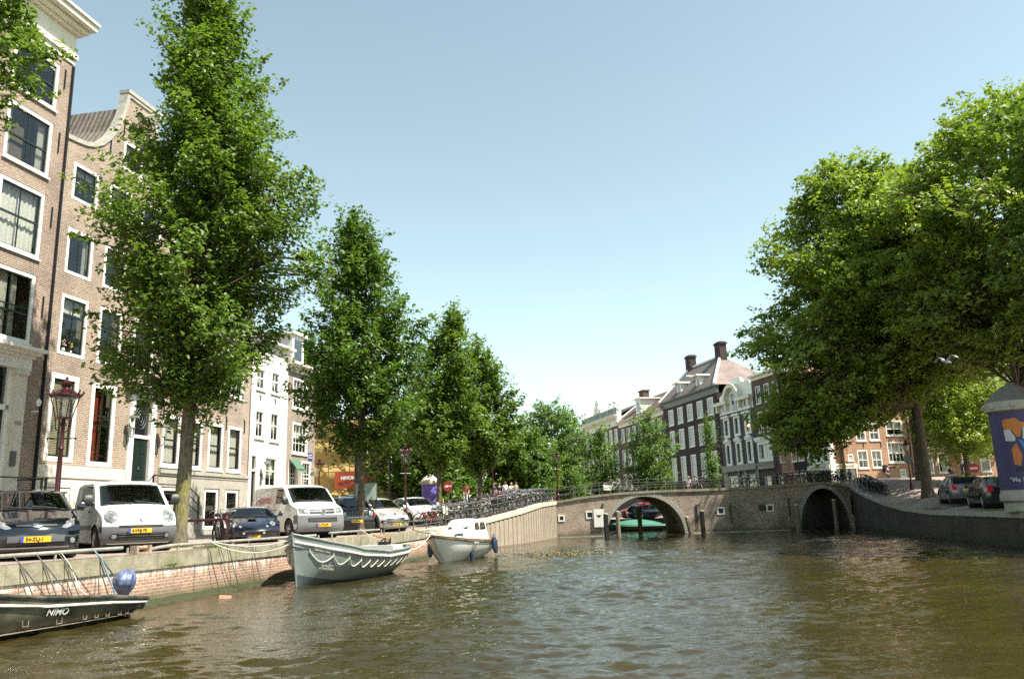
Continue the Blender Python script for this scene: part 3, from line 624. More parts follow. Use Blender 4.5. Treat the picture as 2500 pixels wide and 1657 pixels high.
# gable edge, roof, hoist beam
mb = MB(); ge = [(x, z) for x, z in gl] + [(cx - .0, 22.0)]
full = gl + [(p[0], p[1]) for p in gr if p[0] < WR - .05] + [(WR, 18.3)]
for a, b in zip(full, full[1:]):
    t = Vector((b[0] - a[0], b[1] - a[1])).normalized(); n = Vector((-t.y, t.x)) * .14
    if n.y < 0 and False: n = -n
    mb.hexa([(a[0] - n.x * .4, -.07, a[1] - n.y * .4), (b[0] - n.x * .4, -.07, b[1] - n.y * .4), (b[0] - n.x * .4, .34, b[1] - n.y * .4), (a[0] - n.x * .4, .34, a[1] - n.y * .4)],
            [(a[0] + n.x, -.07, a[1] + n.y), (b[0] + n.x, -.07, b[1] + n.y), (b[0] + n.x, .34, b[1] + n.y), (a[0] + n.x, .34, a[1] + n.y)])
mb.build('gable_edging', M['stone'], h2)
mb = MB(); mb.box(3.4, 2 * cx - 3.4, -.12, .42, 22.1, 22.28); mb.build('gable_cap', M['stone'], h2)
# roof behind the gable, ridge runs away from the canal
mb = MB()
mb.poly(full + [(WR, 18.0), (0, 18.0)], (), lambda u, v: (u, .345, v)); mb.build('gable_back', M['brickH'], h2, fix=False)
mb = MB(); mb.grid([[(x, .36, z - .06), (x, 9.9, z - .06 + max(0, 1.6 - abs(x - 2.2)) * .5)] for x, z in [(0, 18.2)] + gl[1:8] + [(3.45, 21.4), (cx, 21.6), (2 * cx - 3.45, 21.4)] + [(min(2 * cx - x, WR), z) for x, z in gl[1:8][::-1] if 2 * cx - x < WR] + [(WR, 18.3)]]); mb.build('roof', M['tiley'], h2)
mb = MB()
for i in range(26): mb.lathe([(.17, 0), (.19, .36)], 8, (cx, .4 + i * .36, 21.6), ax='y')
mb.build('ridge_tile', M['tile'], h2)
mb = MB(); mb.box(cx - .14, cx + .14, -1.15, .1, 20.95, 21.25); mb.box(cx - .2, cx + .2, -1.2, .1, 21.252, 21.34); mb.tube([(cx, -1.0, 20.95), (cx, -1.0, 20.75)], .03, 6); mb.build('hoist_beam', M['white'], h2)
for x, z in ((cx - 1.1, 20.3), (cx + .65, 20.4), (cx - 1.9, 19.0), (cx + 1.5, 19.2)): anchor(h2, x, z, .38, fork=False)
for x, z, k_ in ((X(-4.9), 9.2, 1), (X(-4.5), 9.15, 0), (X(-2.9), 9.15, 0), (X(-2.1), 9.15, 1), (X(-.6), 9.15, 1), (X(.25), 9.15, 0)):
    mb = MB(); mb.lathe([(.06, 0), (.09, .08), (.06, .2)], 10, (x, .2, z - .12)); v_ = mb.build('flower_pot', M['white'], h2)
    mb = MB(); rr = random.Random(int(x * 100))
    for j in range(14): a = rr.uniform(0, 6.3); r_ = rr.uniform(.02, .13); mb.lathe([(.0, -.04), (.045, 0), (0, .04)], 5, (x + r_ * cos(a), .2 + r_ * sin(a) * .3, z + .28 + rr.uniform(-.12, .12)))
    mb.build('flower', mat('pink_petals', (.6, .4, .42), .7) if k_ else mat('yellow_petals', (.55, .4, .15), .7), v_)
# ---- pale brick house with bel-etage windows
h3 = thing('pale_brick_house', 'pale brick house behind the big tree with four tall curtained windows', 'house', (*on(LP0, LD, 1.53), 0), LANG)
X = lambda s: s - 1.53
WR = X(9.68)
hw = [(X(a), X(a) + 1.42, 4.76, 7.28) for a in (1.66, 3.6, 5.56, 7.45)]
up = [(X(a), X(a) + 1.35, b, c) for a in (1.75, 3.65, 5.6, 7.5) for b, c in ((8.9, 11.1), (12.2, 14.2))]
bs = [(X(a), X(a) + 1.25, 1.75, 3.75) for a in (1.9, 5.45, 7.45)]
house_shell(h3, [(0, G0 - .3), (WR, G0 - .3), (WR, 15.4), (0, 15.4)], [rect(*w) for w in hw + up + bs], M['brickH3'], depth=10)
for w in hw: window(h3, *w, bars=(0, 0), rail=.52, sashm='black', cur=('full', .96), fw=.16)
for w in up: window(h3, *w, bars=(1, 0), rail=.5, sashm='white', cur=('full', .5), fw=.15)
for w in bs: window(h3, *w, bars=(0, 0), rail=.45, sashm='dkgreen', fw=.12)
for a in (1.35, 3.35, 5.25, 7.2, 9.1): anchor(h3, X(a) if X(a) > .1 else .12, 7.35, .35)
mb = MB(); mb.box(.02, WR - .02, -.14, -.003, 4.44, 4.62); mb.box(.02, WR - .02, -.08, -.003, 4.3, 4.438); mb.build('stone_band', M['stone'], h3)
mb = MB(); xs_ = [.02] + sum([[w[0] - .1, w[1] + .1] for w in bs], []) + [WR - .02]
for i in range(0, len(xs_), 2): mb.box(xs_[i], xs_[i + 1], -.05, -.003, 1.72, 4.29)
mb.box(.02, WR - .02, -.07, -.003, G0 - .3, 1.71)
for i in range(0, len(xs_) - 2, 2): mb.box(xs_[i + 1], xs_[i + 2], -.05, -.003, 3.8, 4.29)
mb.build('plinth', M['stone'], h3)
cornice(h3, 0, WR, 15.4, [(.4, .05), (.12, .2), (.15, .4), (.12, .5)], 'white')
groof(h3, 0, WR, -.2, 4.5, 10, 16.1, 19.5, M['tile'], M['brickH3'])
# ---- white narrow house
h4 = thing('white_house', 'narrow white painted house with white windows beside the grey corner house', 'house', (*on(LP0, LD, 9.72), 0), LANG)
X = lambda s: s - 9.72
WR = X(14.28)
ws = [(X(10.28), X(11.35), 6.85, 8.55), (X(12.08), X(13.2), 6.8, 8.6), (X(10.25), X(11.35), 9.75, 11.1), (X(12.05), X(13.15), 9.75, 11.15), (X(11.6), X(13.1), 4.0, 5.85)]
drw = (X(9.95), X(10.65), 2.6, 5.8)
M['whitebrick'] = brick('whitewashed_brick', (.72, .7, .64), (.66, .64, .58), (.6, .58, .52), rh=.08, bw=.24, stain=.1, stainc=(.5, .47, .4), big=.06)
house_shell(h4, [(0, G0 - .3), (WR, G0 - .3), (WR, 12.3), (0, 12.3)], [rect(*w) for w in ws + [drw]], M['whitebrick'], depth=9)
for w in ws: window(h4, *w, bars=(1, 0), rail=.55, sashm='white', cur=('full', .7), fw=.1)
mb = MB(); mb.box(drw[0] + .1, drw[1] - .1, .08, .14, 2.6, 4.9); mb.build('door', M['black'], h4)
mb = MB(); mb.box(drw[0] + .01, drw[0] + .1, -.03, .12, 2.6, 5.78); mb.box(drw[1] - .1, drw[1] - .01, -.03, .12, 2.6, 5.78); mb.box(drw[0] + .1, drw[1] - .1, -.03, .12, 4.9, 5.02); mb.build('door_frame', M['white'], h4)
mb = MB(); mb.box(drw[0] + .1, drw[1] - .1, .1, .11, 5.02, 5.75); mb.build('fanlight', M['dkglass'], h4)
cornice(h4, 0, WR, 12.3, [(.35, .05), (.12, .2), (.15, .4)], 'white')
for x, z in ((X(11.8), 6.5), (X(11.8), 9.4)): pass
wall_lantern(h4, X(11.15), 4.9)
groof(h4, 0, WR, -.1, 4, 9, 12.95, 15.2, M['tile'], M['whitebrick'])
mb = MB(); mb.tube([(-.05, -.08, G0), (-.05, -.08, 12.2)], .05, 8); mb.build('rain_pipe', M['white'], h4)
for a in (10.8, 12.6): anchor(h4, X(a), 9.25, .12)
# ---- grey corner house
h5 = thing('corner_house', 'grey brown corner house with pale cornice, dormer and blue street sign', 'house', (*on(LP0, LD, 14.31), 0), LANG)
X = lambda s: s - 14.31
WR = X(18.35)
ws = [(X(14.9), X(17.1), 9.15, 11.2), (X(15.0), X(17.15), 6.25, 8.28)]
gs = [(X(14.6), X(15.8), 3.4, 5.8), (X(16.4), X(17.8), 3.4, 5.85)]
house_shell(h5, [(0, G0 - .3), (WR, G0 - .3), (WR, 11.55), (0, 11.55)], [rect(*w) for w in ws + gs], M['brickH5'], depth=9)
for w in ws: window(h5, *w, bars=(3, 2), rail=.55, sashm='white', cur=('full', .5), fw=.12)
for w in gs: window(h5, *w, bars=(2, 2), rail=.55, sashm='white', cur=('low', .5), fw=.12)
cornice(h5, 0, WR, 11.56, [(.2, .1), (.1, .2), (.12, .35), (.15, .5)], 'cream')
groof(h5, 0, WR, -.1, 3.5, 9, 12.15, 14.6, M['tile'], M['brickH5'])
dm = MB(); dm.box(1.3, 3.0, .5, 3.0, 12.2, 14.3); dm.box(1.1, 3.2, .3, 3.1, 14.31, 14.5); d_ = dm.build('dormer', M['white'], h5)
mb = MB(); mb.box(1.6, 2.7, .49, .497, 12.6, 14.0); mb.build('dormer_pane', M['dkglass'], d_)
mb = MB(); mb.box(X(17.35), X(17.95), -.03, -.004, 5.95, 6.45); sg = mb.build('street_sign', M['blue'], h5)
text('KERK\nSTRAAT', .17, 'sign_lettering', M['white'], sg, (X(17.65), -.034, 6.2), (pi / 2, 0, 0))
mb = MB(); n = 10
mb.grid([[(gs[0][0] + (gs[0][1] - gs[0][0]) * i / n, -.05 - .75 * t, 5.9 - .9 * t + (.05 if (i % 2 and t == 1) else 0)) for i in range(n + 1)] for t in (0, .5, 1)]); mb.build('awning', mat('green_awning_cloth', (.07, .15, .1), .8), h5, fix=False)
mb = MB(); mb.tube([(gs[0][0] - .35, -.7, G0), (gs[0][0] - .35, -.7, 5.2), (gs[0][1] + .2, -.7, 5.25)], .03, 6); mb.build('awning_pole', M['iron'], h5)
mb = MB(); mb.tube([(X(17.2), -.05, 5.3), (X(17.2), -.5, 5.35), (X(17.2), -.5, 5.2)], .02, 6); mb.lathe([(.25, -.25), (.18, -.02), (.03, .05)], 10, (X(17.2), -.5, 5.15)); mb.build('wall_lamp', M['iron'], h5)
# ---- scaffolded building wrapped in cloth
_b = math.atan2(-.25, .97)
sc = thing('scaffolded_building', 'low building wrapped in ochre scaffold cloth with an orange banner', 'building', (-24.7, 74, 2.0), math.atan2(-.1, 1))
M['ochre'] = mat('ochre_scaffold_cloth', (.5, .33, .1), .8, var=.2, nscale=1.2, bmp=.9, bscale=2.5, dirt=.4, dirtc=(.3, .18, .06))
M['banner'] = mat('orange_banner_cloth', (.36, .06, .02), .7, var=.08)
rnd = random.Random(9); mb = MB(); nx, nz = 48, 22
rows = []
for j in range(nz + 1):
    z = 9.0 * j / nz
    rows.append([(13.5 * i / nx, .16 * sin(j * pi / 2.75 * 1.0) + .05 * sin(i * 1.9 + j) + rnd.uniform(-.05, .05), z + .08 * sin(i * .8)) for i in range(nx + 1)])
mb.grid(rows); rows = [[(13.5 + .12 * sin(j * pi / 2.75) + rnd.uniform(-.04, .04), .1 + 8 * i / 14, 9.0 * j / nz) for i in range(15)] for j in range(nz + 1)]
mb.grid(rows); mb.grid([[(0, 0, 9), (13.4, 0, 9)], [(0, 8, 9), (13.4, 8, 9)]]); mb.build('scaffold_cloth', M['ochre'], sc, smooth=60, fix=False)
mb = MB()
for i in range(8): mb.tube([(13.7 * i / 7, -.3, -.5), (13.7 * i / 7, -.3, 9.6)], .04, 5)
for z in (2.1, 4.2, 6.3, 8.6): mb.tube([(0, -.3, z), (13.8, -.3, z)], .035, 5)
mb.build('scaffold_frame', M['iron'], sc)
mb = MB(); mb.grid([[(8.5 + 3.0 * i / 8, -.5 + .04 * sin(i), 2.7 + 1.5 * j / 3) for i in range(9)] for j in range(4)]); bn = mb.build('banner', M['banner'], sc, fix=False)
text('NIVON', .42, 'banner_lettering', M['white'], bn, (9.75, -.58, 3.6), (pi / 2, 0, 0), bold=.02)
mb = MB(); mb.box(-1, 15, -1.2, -1.1, -.6, 1.3); mb.build('hoarding', M['iron'], sc)
# ================================================================== the row beyond the bridge
BZ = 1.0
def rhouse(name, label, s0, s1): return thing(name, label, 'house', (*on(RP0, RD, s0), 0), RANG)
# dark plain house at the far left
def arr(x0, x1, n, w): return [x0 + (x1 - x0) * (i + .5) / n - w / 2 for i in range(n)]
def simple(root, Wd, top, rows, m, frame='white', sash='white', depth=10, bars=(1, 2), fw=.14, pane='dkglass', arc=0, cols=None, sill=True, extra=()):
    hs = []; ws = []
    for (z0, z1, n, w) in rows:
        for x in (cols if cols else arr(.3, Wd - .3, n, w)): ws.append((x, x + w, z0, z1))
    hs = [rect(*w) for w in ws] + list(extra)
    house_shell(root, [(0, BZ), (Wd, BZ), (Wd, top), (0, top)], hs, m, depth=depth, reveal=.2)
    for w in ws: window(root, *w, bars=bars, fw=fw, sashm=sash, framem=frame, paneM=pane, arc=arc, sill=sill, bt=.03, sw=.07)
    return ws
r0 = rhouse('dark_far_house', 'dark plain brick house end of row half hidden by trees', -66.5, -47)
simple(r0, 19.4, 15.2, [(11.8, 14.0, 9, 1.1), (8.0, 11.0, 9, 1.1), (4.4, 7.2, 9, 1.1)], M['brickD'], frame='cream', bars=(0, 1), fw=.07)
cornice(r0, 0, 19.4, 15.2, [(.3, .1), (.2, .4)], 'iron')
groof(r0, 0, 19.4, -.3, 5, 10, 15.7, 18.5, M['tiledark'], M['brickD'])
# balustraded house
r1 = rhouse('balustraded_house', 'dark brick house crowned by a grey green balustrade with carved crest', -46.9, -28.5)
M['greengrey'] = mat('grey_green_paint', (.3, .36, .31), .6, var=.08)
ws = simple(r1, 18.4, 15.9, [(13.0, 15.45, 7, 1.45), (8.4, 11.9, 7, 1.5), (4.6, 7.2, 7, 1.4)], M['brickB'], bars=(1, 2))
cornice(r1, 0, 18.4, 15.9, [(1.0, .1), (.15, .25), (.2, .45), (.25, .75), (.15, .9)], 'cream')
mb = MB(); mb.box(0, 18.4, -.5, -.3, 17.66, 18.0); mb.box(0, 18.4, -.5, -.3, 18.7, 18.9)
for i in range(6): xx = i * 3.55; mb.box(xx, xx + .6, -.55, -.25, 18.002, 18.698)
for i in range(60):
    xx = .75 + i * .295
    if all(not (k * 3.55 - .1 < xx < k * 3.55 + .7) for k in range(6)): mb.lathe([(.06, 0), (.1, .2), (.05, .45), (.07, .69)], 6, (xx, -.4, 18.003))
mb.box(.1, 18.3, -.28, -.2, 17.8, 18.75); mb.build('balustrade', M['greengrey'], r1)
mb = MB(); cxx = 9.3; pts = [(-2.0, 18.9), (-1.9, 19.5), (-1.2, 19.6), (-1.0, 20.6), (-.7, 21.1), (0, 21.5), (.7, 21.1), (1.0, 20.6), (1.2, 19.6), (1.9, 19.5), (2.0, 18.9)]
mb.prism([(cxx + a, b) for a, b in pts], -.6, -.2); mb.lathe([(.5, -.1), (.62, 0), (.5, .1)], 14, (cxx, -.65, 20.2), ax='y'); mb.prism([(cxx + a * .35 + .9, 18.9 + (b - 18.9) * .5) for a, b in pts], -.72, -.6); mb.prism([(cxx + a * .35 - .9, 18.9 + (b - 18.9) * .5) for a, b in pts], -.72, -.6)
mb.build('crest', M['white'], r1)
for xx in (.3, 2.0, 15.7, 17.9):
    mb = MB(); mb.box(xx - .3, xx + .3, -.6, 0, 18.91, 19.3); mb.lathe([(.15, 0), (.3, .3), (.36, .6), (.2, .9), (.1, 1.0), (.16, 1.15), (0, 1.4)], 10, (xx, -.3, 19.3)); mb.build('stone_urn', M['white'], r1)
mb = MB(); mb.grid([[(0, .3, 17.8), (18.4, .3, 17.8)], [(0, 5, 20.0), (18.4, 5, 20.0)], [(0, 10, 17), (18.4, 10, 17)]]); mb.build('roof', M['tiledark'], r1)
# cream-corniced house with dormer
r2 = rhouse('cream_corniced_house', 'brown house with wide cream cornice, red chimney and one white dormer', -28.4, -9.95)
simple(r2, 18.4, 15.3, [(12.85, 15.0, 7, 1.5), (8.9, 11.6, 7, 1.5), (5.2, 7.7, 7, 1.5)], M['brickB'], arc=1, bars=(1, 0), sash='dkgreen', fw=.12)
cornice(r2, 0, 18.4, 15.32, [(.55, .1), (.12, .25), (.15, .5), (.12, .7)], 'cream')
mb = MB(); mb.grid([[(0, -.4, 16.3), (18.4, -.4, 16.3)], [(.2, 5, 20.2), (18.4, 5, 20.2)], [(0, 10, 16.3), (18.4, 10, 16.3)]]); mb.build('roof', mat('brown_tile', (.12, .065, .05), .8, var=.3, nscale=2.5, bmp=.6, bscale=9), r2)
mb = MB(); mb.tube([(0, -.4, 16.4), (.2, 5, 20.35)], .16, 5); mb.box(0, .35, -.4, .4, 16.3, 18.3); mb.lathe([(.25, 0), (.3, .4), (.1, .8), (.2, 1.0), (0, 1.2)], 8, (.2, -.1, 18.3)); mb.build('roof_edging', M['white'], r2)
dm = MB(); dm.prism([(8.2, 16.6), (10.2, 16.6), (10.2, 18.8), (8.2, 18.8)], -.1, 3.4); dm.box(7.8, 10.6, -.4, 3.5, 18.81, 19.0); d_ = dm.build('dormer', M['white'], r2)
mb = MB(); mb.box(8.6, 9.7, -.11, -.104, 16.9, 18.5); mb.build('dormer_pane', M['dkglass'], d_)
mb = MB(); mb.box(4.2, 6.0, 2.2, 3.2, 18, 20.7); mb.box(4.05, 6.15, 2.05, 3.35, 20.71, 20.88); mb.build('chimney', M['brickB'], r2)
# the big dark house
r3 = rhouse('big_dark_house', 'big dark brick house with steep tiled roof and two white dormers', -9.9, 6.75)
Wd = 16.6
cols3 = [x + 9.9 for x in (-8.25, -5.2, -2.13, .87, 3.87)]
simple(r3, Wd, 15.95, [(13.4, 15.62, 5, 1.68), (9.95, 12.65, 5, 1.66), (5.7, 8.95, 5, 1.6)], M['brickD'], cols=cols3, bars=(3, 5), fw=.14)
cornice(r3, 0, Wd, 15.96, [(.75, .08), (.1, .25), (.15, .45)], 'iron')
zt = 24.6; zt2 = 24.6
E3 = [(-.3, -.45, 16.98), (Wd + .3, -.45, 16.98), (Wd + .3, 9.6, 16.98), (-.3, 9.6, 16.98)]; RA, RB = (.5, 4.5, 22.0), (9.7, 4.5, 22.0)
mb = MB(); mb.add(E3 + [RA, RB], [(0, 1, 5, 4), (2, 3, 4, 5)]); mb.build('roof', mat('grey_brown_tile', (.13, .11, .095), .8, var=.3, nscale=3, bmp=.8, bscale=7), r3)
mb = MB(); mb.add(E3 + [RA, RB], [(3, 0, 4), (1, 2, 5)]); mb.build('hip_roof', M['tilepink'], r3)
mb = MB()
for a, b in ((E3[0], RA), (E3[1], RB), (RA, RB)): mb.tube([(a[0], a[1], a[2] + .05), (b[0], b[1], b[2] + .05)], .2, 5)
mb.build('lead_ridge', M['white'], r3)
for xx in (.7, 10.0):
    mb = MB(); mb.box(xx - .75, xx + .75, 4.0, 5.0, 20.5, 23.5); mb.box(xx - .9, xx + .9, 3.85, 5.15, 23.51, 23.65); mb.box(xx - .75, xx + .75, 4.0, 5.0, 23.66, 23.85); mb.build('chimney', M['brickD'], r3)
for xx in (5.1, 11.1):
    dm = MB(); dm.box(xx - .65, xx + .65, .3, 2.6, 17.1, 18.9); dm.prism([(xx - 1.0, 18.91), (xx + 1.0, 18.91), (xx + .95, 19.12), (xx - .95, 19.12)], -.3, 2.8); dm.box(xx - .09, xx + .09, -1.3, -.3, 18.93, 19.08)
    d_ = dm.build('dormer', M['white'], r3); mb = MB(); mb.box(xx - .38, xx + .38, .29, .297, 17.4, 18.7); mb.build('dormer_pane', M['dkglass'], d_)
# black and white ornate house
r4 = rhouse('ornate_gabled_house', 'black house with white carved gable, arch and white framed windows', 6.85, 15.15)
Wd = 8.25; M['blackbrick'] = mat('black_painted_brick', (.016, .016, .017), .6, bmp=.2)
c4 = [x - 6.85 for x in (7.9, 10.42, 12.95)]
ws = [(x, x + 1.42, 10.2, 12.5) for x in c4] + [(x, x + 1.4, 6.85, 9.5) for x in c4]
gt = [(Wd, 15.9), (Wd - .4, 15.9), (Wd - .4, 16.25), (6.1, 16.3), (5.7, 16.9), (3.6, 16.95), (3.3, 16.3), (1.6, 15.6), (.4, 15.2), (.2, 13.2), (0, 13.2)]
gate = [(1.1, 3.5, 3.1, 5.6), (3.9, 4.9, 3.1, 5.6), (5.5, 7.6, 3.1, 5.6)]
house_shell(r4, [(0, BZ), (Wd, BZ), (Wd, 13.0), (0, 13.0)], [rect(*w) for w in ws + gate], M['blackbrick'], depth=10)
for w in ws: window(r4, *w, bars=(0, 0), rail=.62, sashm='dkgreen', fw=.24, proud=.12, paneM='dkglass')
for w in gate: window(r4, *w, bars=(1, 0), rail=.7, sashm='black', fw=.14, paneM='dkglass')
mb = MB()
for x in c4:
    mb.box(x - .15, x + 1.57, -.35, -.004, 12.52, 12.75); mb.box(x - .1, x + 1.52, -.25, -.004, 9.52, 9.7); mb.prism([(x - .15, 9.71), (x + 1.57, 9.71), (x + .71, 10.1)], -.35, -.004)
mb.build('window_pediment', M['white'], r4)
mb = MB(); mb.prism([(0, 13.01), (Wd, 13.01)] + gt[:-1], .0, .35); gb = mb.build('gable', M['white'], r4)
mb = MB(); mb.box(-.3, 2.9, -.65, -.004, 14.1, 14.5); mb.box(5.2, Wd + .2, -.65, -.004, 14.1, 14.5)
for x in (.1, 2.3, 5.5, 7.7): mb.box(x, x + .35, -.5, -.004, 13.3, 14.09)
n = 14
for i in range(n):
    a0, a1 = pi * i / n, pi * (i + 1) / n
    mb.prism([(4.05 + 1.5 * cos(a0), 14.4 + 1.5 * sin(a0)), (4.05 + 1.95 * cos(a0), 14.4 + 1.95 * sin(a0)), (4.05 + 1.95 * cos(a1), 14.4 + 1.95 * sin(a1)), (4.05 + 1.5 * cos(a1), 14.4 + 1.5 * sin(a1))], -.6, -.004)
mb.build('gable_carving', M['cream'], gb)
mb = MB(); mb.box(3.5, 4.6, -.05, -.004, 13.2, 15.2); mb.box(1.2, 1.9, -.05, -.004, 13.4, 13.95); mb.box(6.4, 7.1, -.05, -.004, 13.4, 13.95); mb.build('gable_pane', M['dkglass'], gb)
mb = MB(); mb.box(.2, Wd - .1, -.35, -.004, 6.2, 6.8); mb.box(.1, Wd, -.42, -.004, 6.1, 6.19); mb.build('stone_band', M['stone'], r4)
mb = MB(); xs_ = [.02, gate[0][0] - .02, gate[0][1] + .02, gate[1][0] - .02, gate[1][1] + .02, gate[2][0] - .02, gate[2][1] + .02, Wd - .02]
for i in range(0, 8, 2): mb.box(xs_[i], xs_[i + 1], -.1, -.004, BZ, 6.08)
mb.build('plinth', M['stone'], r4)
mb = MB(); mb.grid([[(.3, .4, 16.2), (Wd - .3, .4, 16.2)], [(.3, 10, 16.2), (Wd - .3, 10, 16.2)]]); mb.build('roof', M['tilepink'], r4)
lampm = bpy.data.materials.new('lit_lamp'); lampm.use_nodes = True; _b2 = lampm.node_tree.nodes["Principled BSDF"]; _b2.inputs["Emission Color"].default_value = (1, .45, .15, 1); _b2.inputs["Emission Strength"].default_value = 2.5; _b2.inputs["Base Color"].default_value = (.8, .4, .2, 1)
mb = MB(); mb.lathe([(.0, -.15), (.16, -.1), (.18, .05), (0, .15)], 10, (c4[2] + .75, .03, 11.1)); mb.build('window_lamp', lampm, r4)
# red-tiled roof further behind, seen above
bk = thing('tiled_back_house', 'house behind the carved gable showing only its pinkish tiled roof', 'house', (*on(RP0, RD, 6.8, 10.5), 0), RANG)
mb = MB(); mb.box(0, 9.5, 0, 9, 2, 17); mb.build('wall', M['brickB'], bk); groof(bk, -.3, 9.8, -.4, 4.5, 9.4, 16.9, 21.0, M['tilepink'], M['brickB'])
# brown house with bay
r5 = rhouse('brown_bay_house', 'brown brick house with white two-light bay window beside carved gable', 15.2, 21.3)
Wd = 6.1
simple(r5, Wd, 15.9, [(13.2, 15.2, 3, 1.05), (10.0, 12.3, 3, 1.05), (3.2, 5.2, 2, 1.2)], M['brickB'], sash='dkgreen', bars=(0, 1), fw=.1, extra=[rect(.3, 3.3, 6.8, 9.0), rect(4.4, 5.4, 6.5, 8.9)])
window(r5, .3, 3.3, 6.8, 9.0, bars=(1, 0), fw=.3, proud=.2, paneM='dkglass', sashm='white', sw=.1); window(r5, 4.4, 5.4, 6.5, 8.9, bars=(0, 1), fw=.1, paneM='dkglass')
cornice(r5, .2, 3.4, 9.02, [(.2, .3), (.3, .4)], 'white', 'bay_cornice'); cornice(r5, .3, 3.3, 6.0, [(.5, .3), (.15, .4)], 'stone', 'bay_apron')
cornice(r5, 0, Wd, 15.9, [(.4, .1), (.2, .4)], 'cream')
# dark house before the corner
r6 = rhouse('dark_house_by_corner', 'very dark house behind the hanging foliage next to the corner shop', 21.4, 24.45)
simple(r6, 3.15, 12.4, [(9.6, 11.6, 2, 1.0), (6.4, 8.6, 2, 1.0), (3.2, 5.2, 2, 1.0)], M['brickD'], bars=(0, 1), fw=.1)
cornice(r6, 0, 3.15, 12.4, [(.4, .1), (.2, .4)], 'cream')
# corner shop: bay side faces the canal, long side faces the street
r7 = thing('corner_shop', 'orange brick corner house with white shop band reading ARCADE', 'shop', (*on(SP0, SD, -.5), 0), SANG)
wq = [(.5 + a, .5 + b, c, d) for a, b, c, d in ((2.78, 3.95, 5.3, 7.08), (4.36, 5.55, 5.32, 7.08), (6.3, 8.2, 5.8, 7.85), (2.9, 4.0, 7.95, 9.75), (4.42, 5.58, 8.0, 9.75), (6.4, 8.35, 8.45, 9.95), (1.7, 2.3, 6.05, 6.7), (7.4, 8.1, 4.42, 5.15), (1.0, 2.1, 8.0, 9.7), (1.2, 2.2, 10.9, 12.4), (3.0, 4.1, 10.9, 12.4), (4.5, 5.6, 10.9, 12.4), (6.4, 8.2, 10.9, 12.4))]
house_shell(r7, [(0, 3.6), (9.45, 3.6), (9.45, 13.6), (0, 13.6)], [rect(*w) for w in wq] , M['brickO'], depth=8)
for i, w in enumerate(wq): window(r7, *w, bars=(3, 1) if i in (2,) else (1, 0), rail=.45, sashm='white', fw=.1, paneM='glass', cur=('full', .5) if i < 6 else None)
cornice(r7, 0, 9.45, 13.6, [(.3, .1), (.2, .35)], 'white')
groof(r7, 0, 9.45, -.2, 4, 8, 14.1, 16.6, M['tilered'], M['brickO'])
mb = MB(); mb.box(.02, 3.1, -.12, -.004, 5.32, 5.8); mb.box(.02, .12, -.1, -.004, 3.7, 5.31); mb.box(2.9, 3.0, -.1, -.004, 3.7, 5.31); sg = mb.build('shop_sign', M['cream'], r7)
text('FORTE ARCADE', .3, 'shop_lettering', M['ink'], sg, (1.6, -.13, 5.54), (pi / 2, 0, 0), sx=1.05)
mb = MB(); mb.box(.2, 2.8, -.03, -.004, 3.7, 5.25); mb.build('shop_window', M['dkglass'], r7)
for x, z in ((1.0 + .5, 7.6), (2.25, 7.65), (3.7 + .4, 7.6), (6.3 - .2, 7.6)): anchor(r7, x, z, .25, fork=False)
mb = MB(); mb.tube([(9.4, -.1, 3.7), (9.4, -.1, 13.5)], .06, 6); mb.build('rain_pipe', M['black'], r7)
mb = MB(); mb.box(6.0, 6.3, -.35, -.01, 4.9, 5.6); mb.tube([(6.3, -.3, 5.3), (7.0, -.5, 5.35)], .09, 6); mb.build('meter_box', M['black'], r7)
r7b = thing('shop_canal_front', 'white bay front of the corner shop facing the canal under foliage', 'shop front', (*on(RP0, RD, 24.6), 0), RANG)
ws = [(.3 + i * 1.15, 1.2 + i * 1.15, 5.95, 7.35) for i in range(3)]
house_shell(r7b, [(0, BZ), (3.75, BZ), (3.75, 9.6), (0, 9.6)], [rect(*w) for w in ws], M['white'], depth=.5, x0=0)
for w in ws: window(r7b, *w, bars=(0, 0), rail=.5, sashm='white', fw=.1, paneM='dkglass')
mb = MB(); mb.box(.05, 3.7, -.15, -.004, 5.3, 5.75); sg = mb.build('shop_sign', M['cream'], r7b); text('FORTE ARCADE', .34, 'shop_lettering', M['ink'], sg, (1.9, -.155, 5.52), (pi / 2, 0, 0))
mb = MB(); mb.box(.2, 3.5, -.03, -.004, 3.4, 5.2); mb.build('shop_window', M['dkglass'], r7b)
cornice(r7b, 0, 3.75, 7.45, [(.15, .15), (.12, .3)], 'white')
# brick house next along the street
r8 = thing('tall_street_house', 'orange brick house with tall paired sash windows beyond the tree trunk', 'house', (*on(SP0, SD, 9.0), 0), SANG)
wq = []
for a in (1.2, 3.0, 4.95 + 1.0, 8.1):
    for c, d in ((4.7, 6.75), (7.1, 9.15), (9.55, 11.4), (12.0, 13.8)): wq.append((a, a + 1.25, c, d))
house_shell(r8, [(0, 3.6), (11, 3.6), (11, 15.2), (0, 15.2)], [rect(*w) for w in wq], M['brickO'], depth=9)
for w in wq: window(r8, *w, bars=(0, 0), rail=.62, sashm='white', fw=.13, cur=('full', .5))
cornice(r8, 0, 11, 15.2, [(.4, .1), (.2, .4)], 'white')
groof(r8, 0, 11, -.2, 4.5, 9, 15.8, 19, M['tilered'], M['brickO'])
r9 = thing('far_street_house', 'brown brick house at the end of the street behind the trees', 'house', (*on(SP0, SD, 20.2), 0), SANG)
wq = [(a, a + 1.3, c, d) for a in (1.2, 3.8, 6.4, 9, 11.6) for c, d in ((4.7, 6.8), (7.6, 9.8), (10.4, 12.4))]
house_shell(r9, [(0, 3), (14, 3), (14, 13.6), (0, 13.6)], [rect(*w) for w in wq], M['brickO'], depth=9)
for w in wq: window(r9, *w, bars=(0, 0), rail=.6, sashm='white', fw=.13, paneM='dkglass')
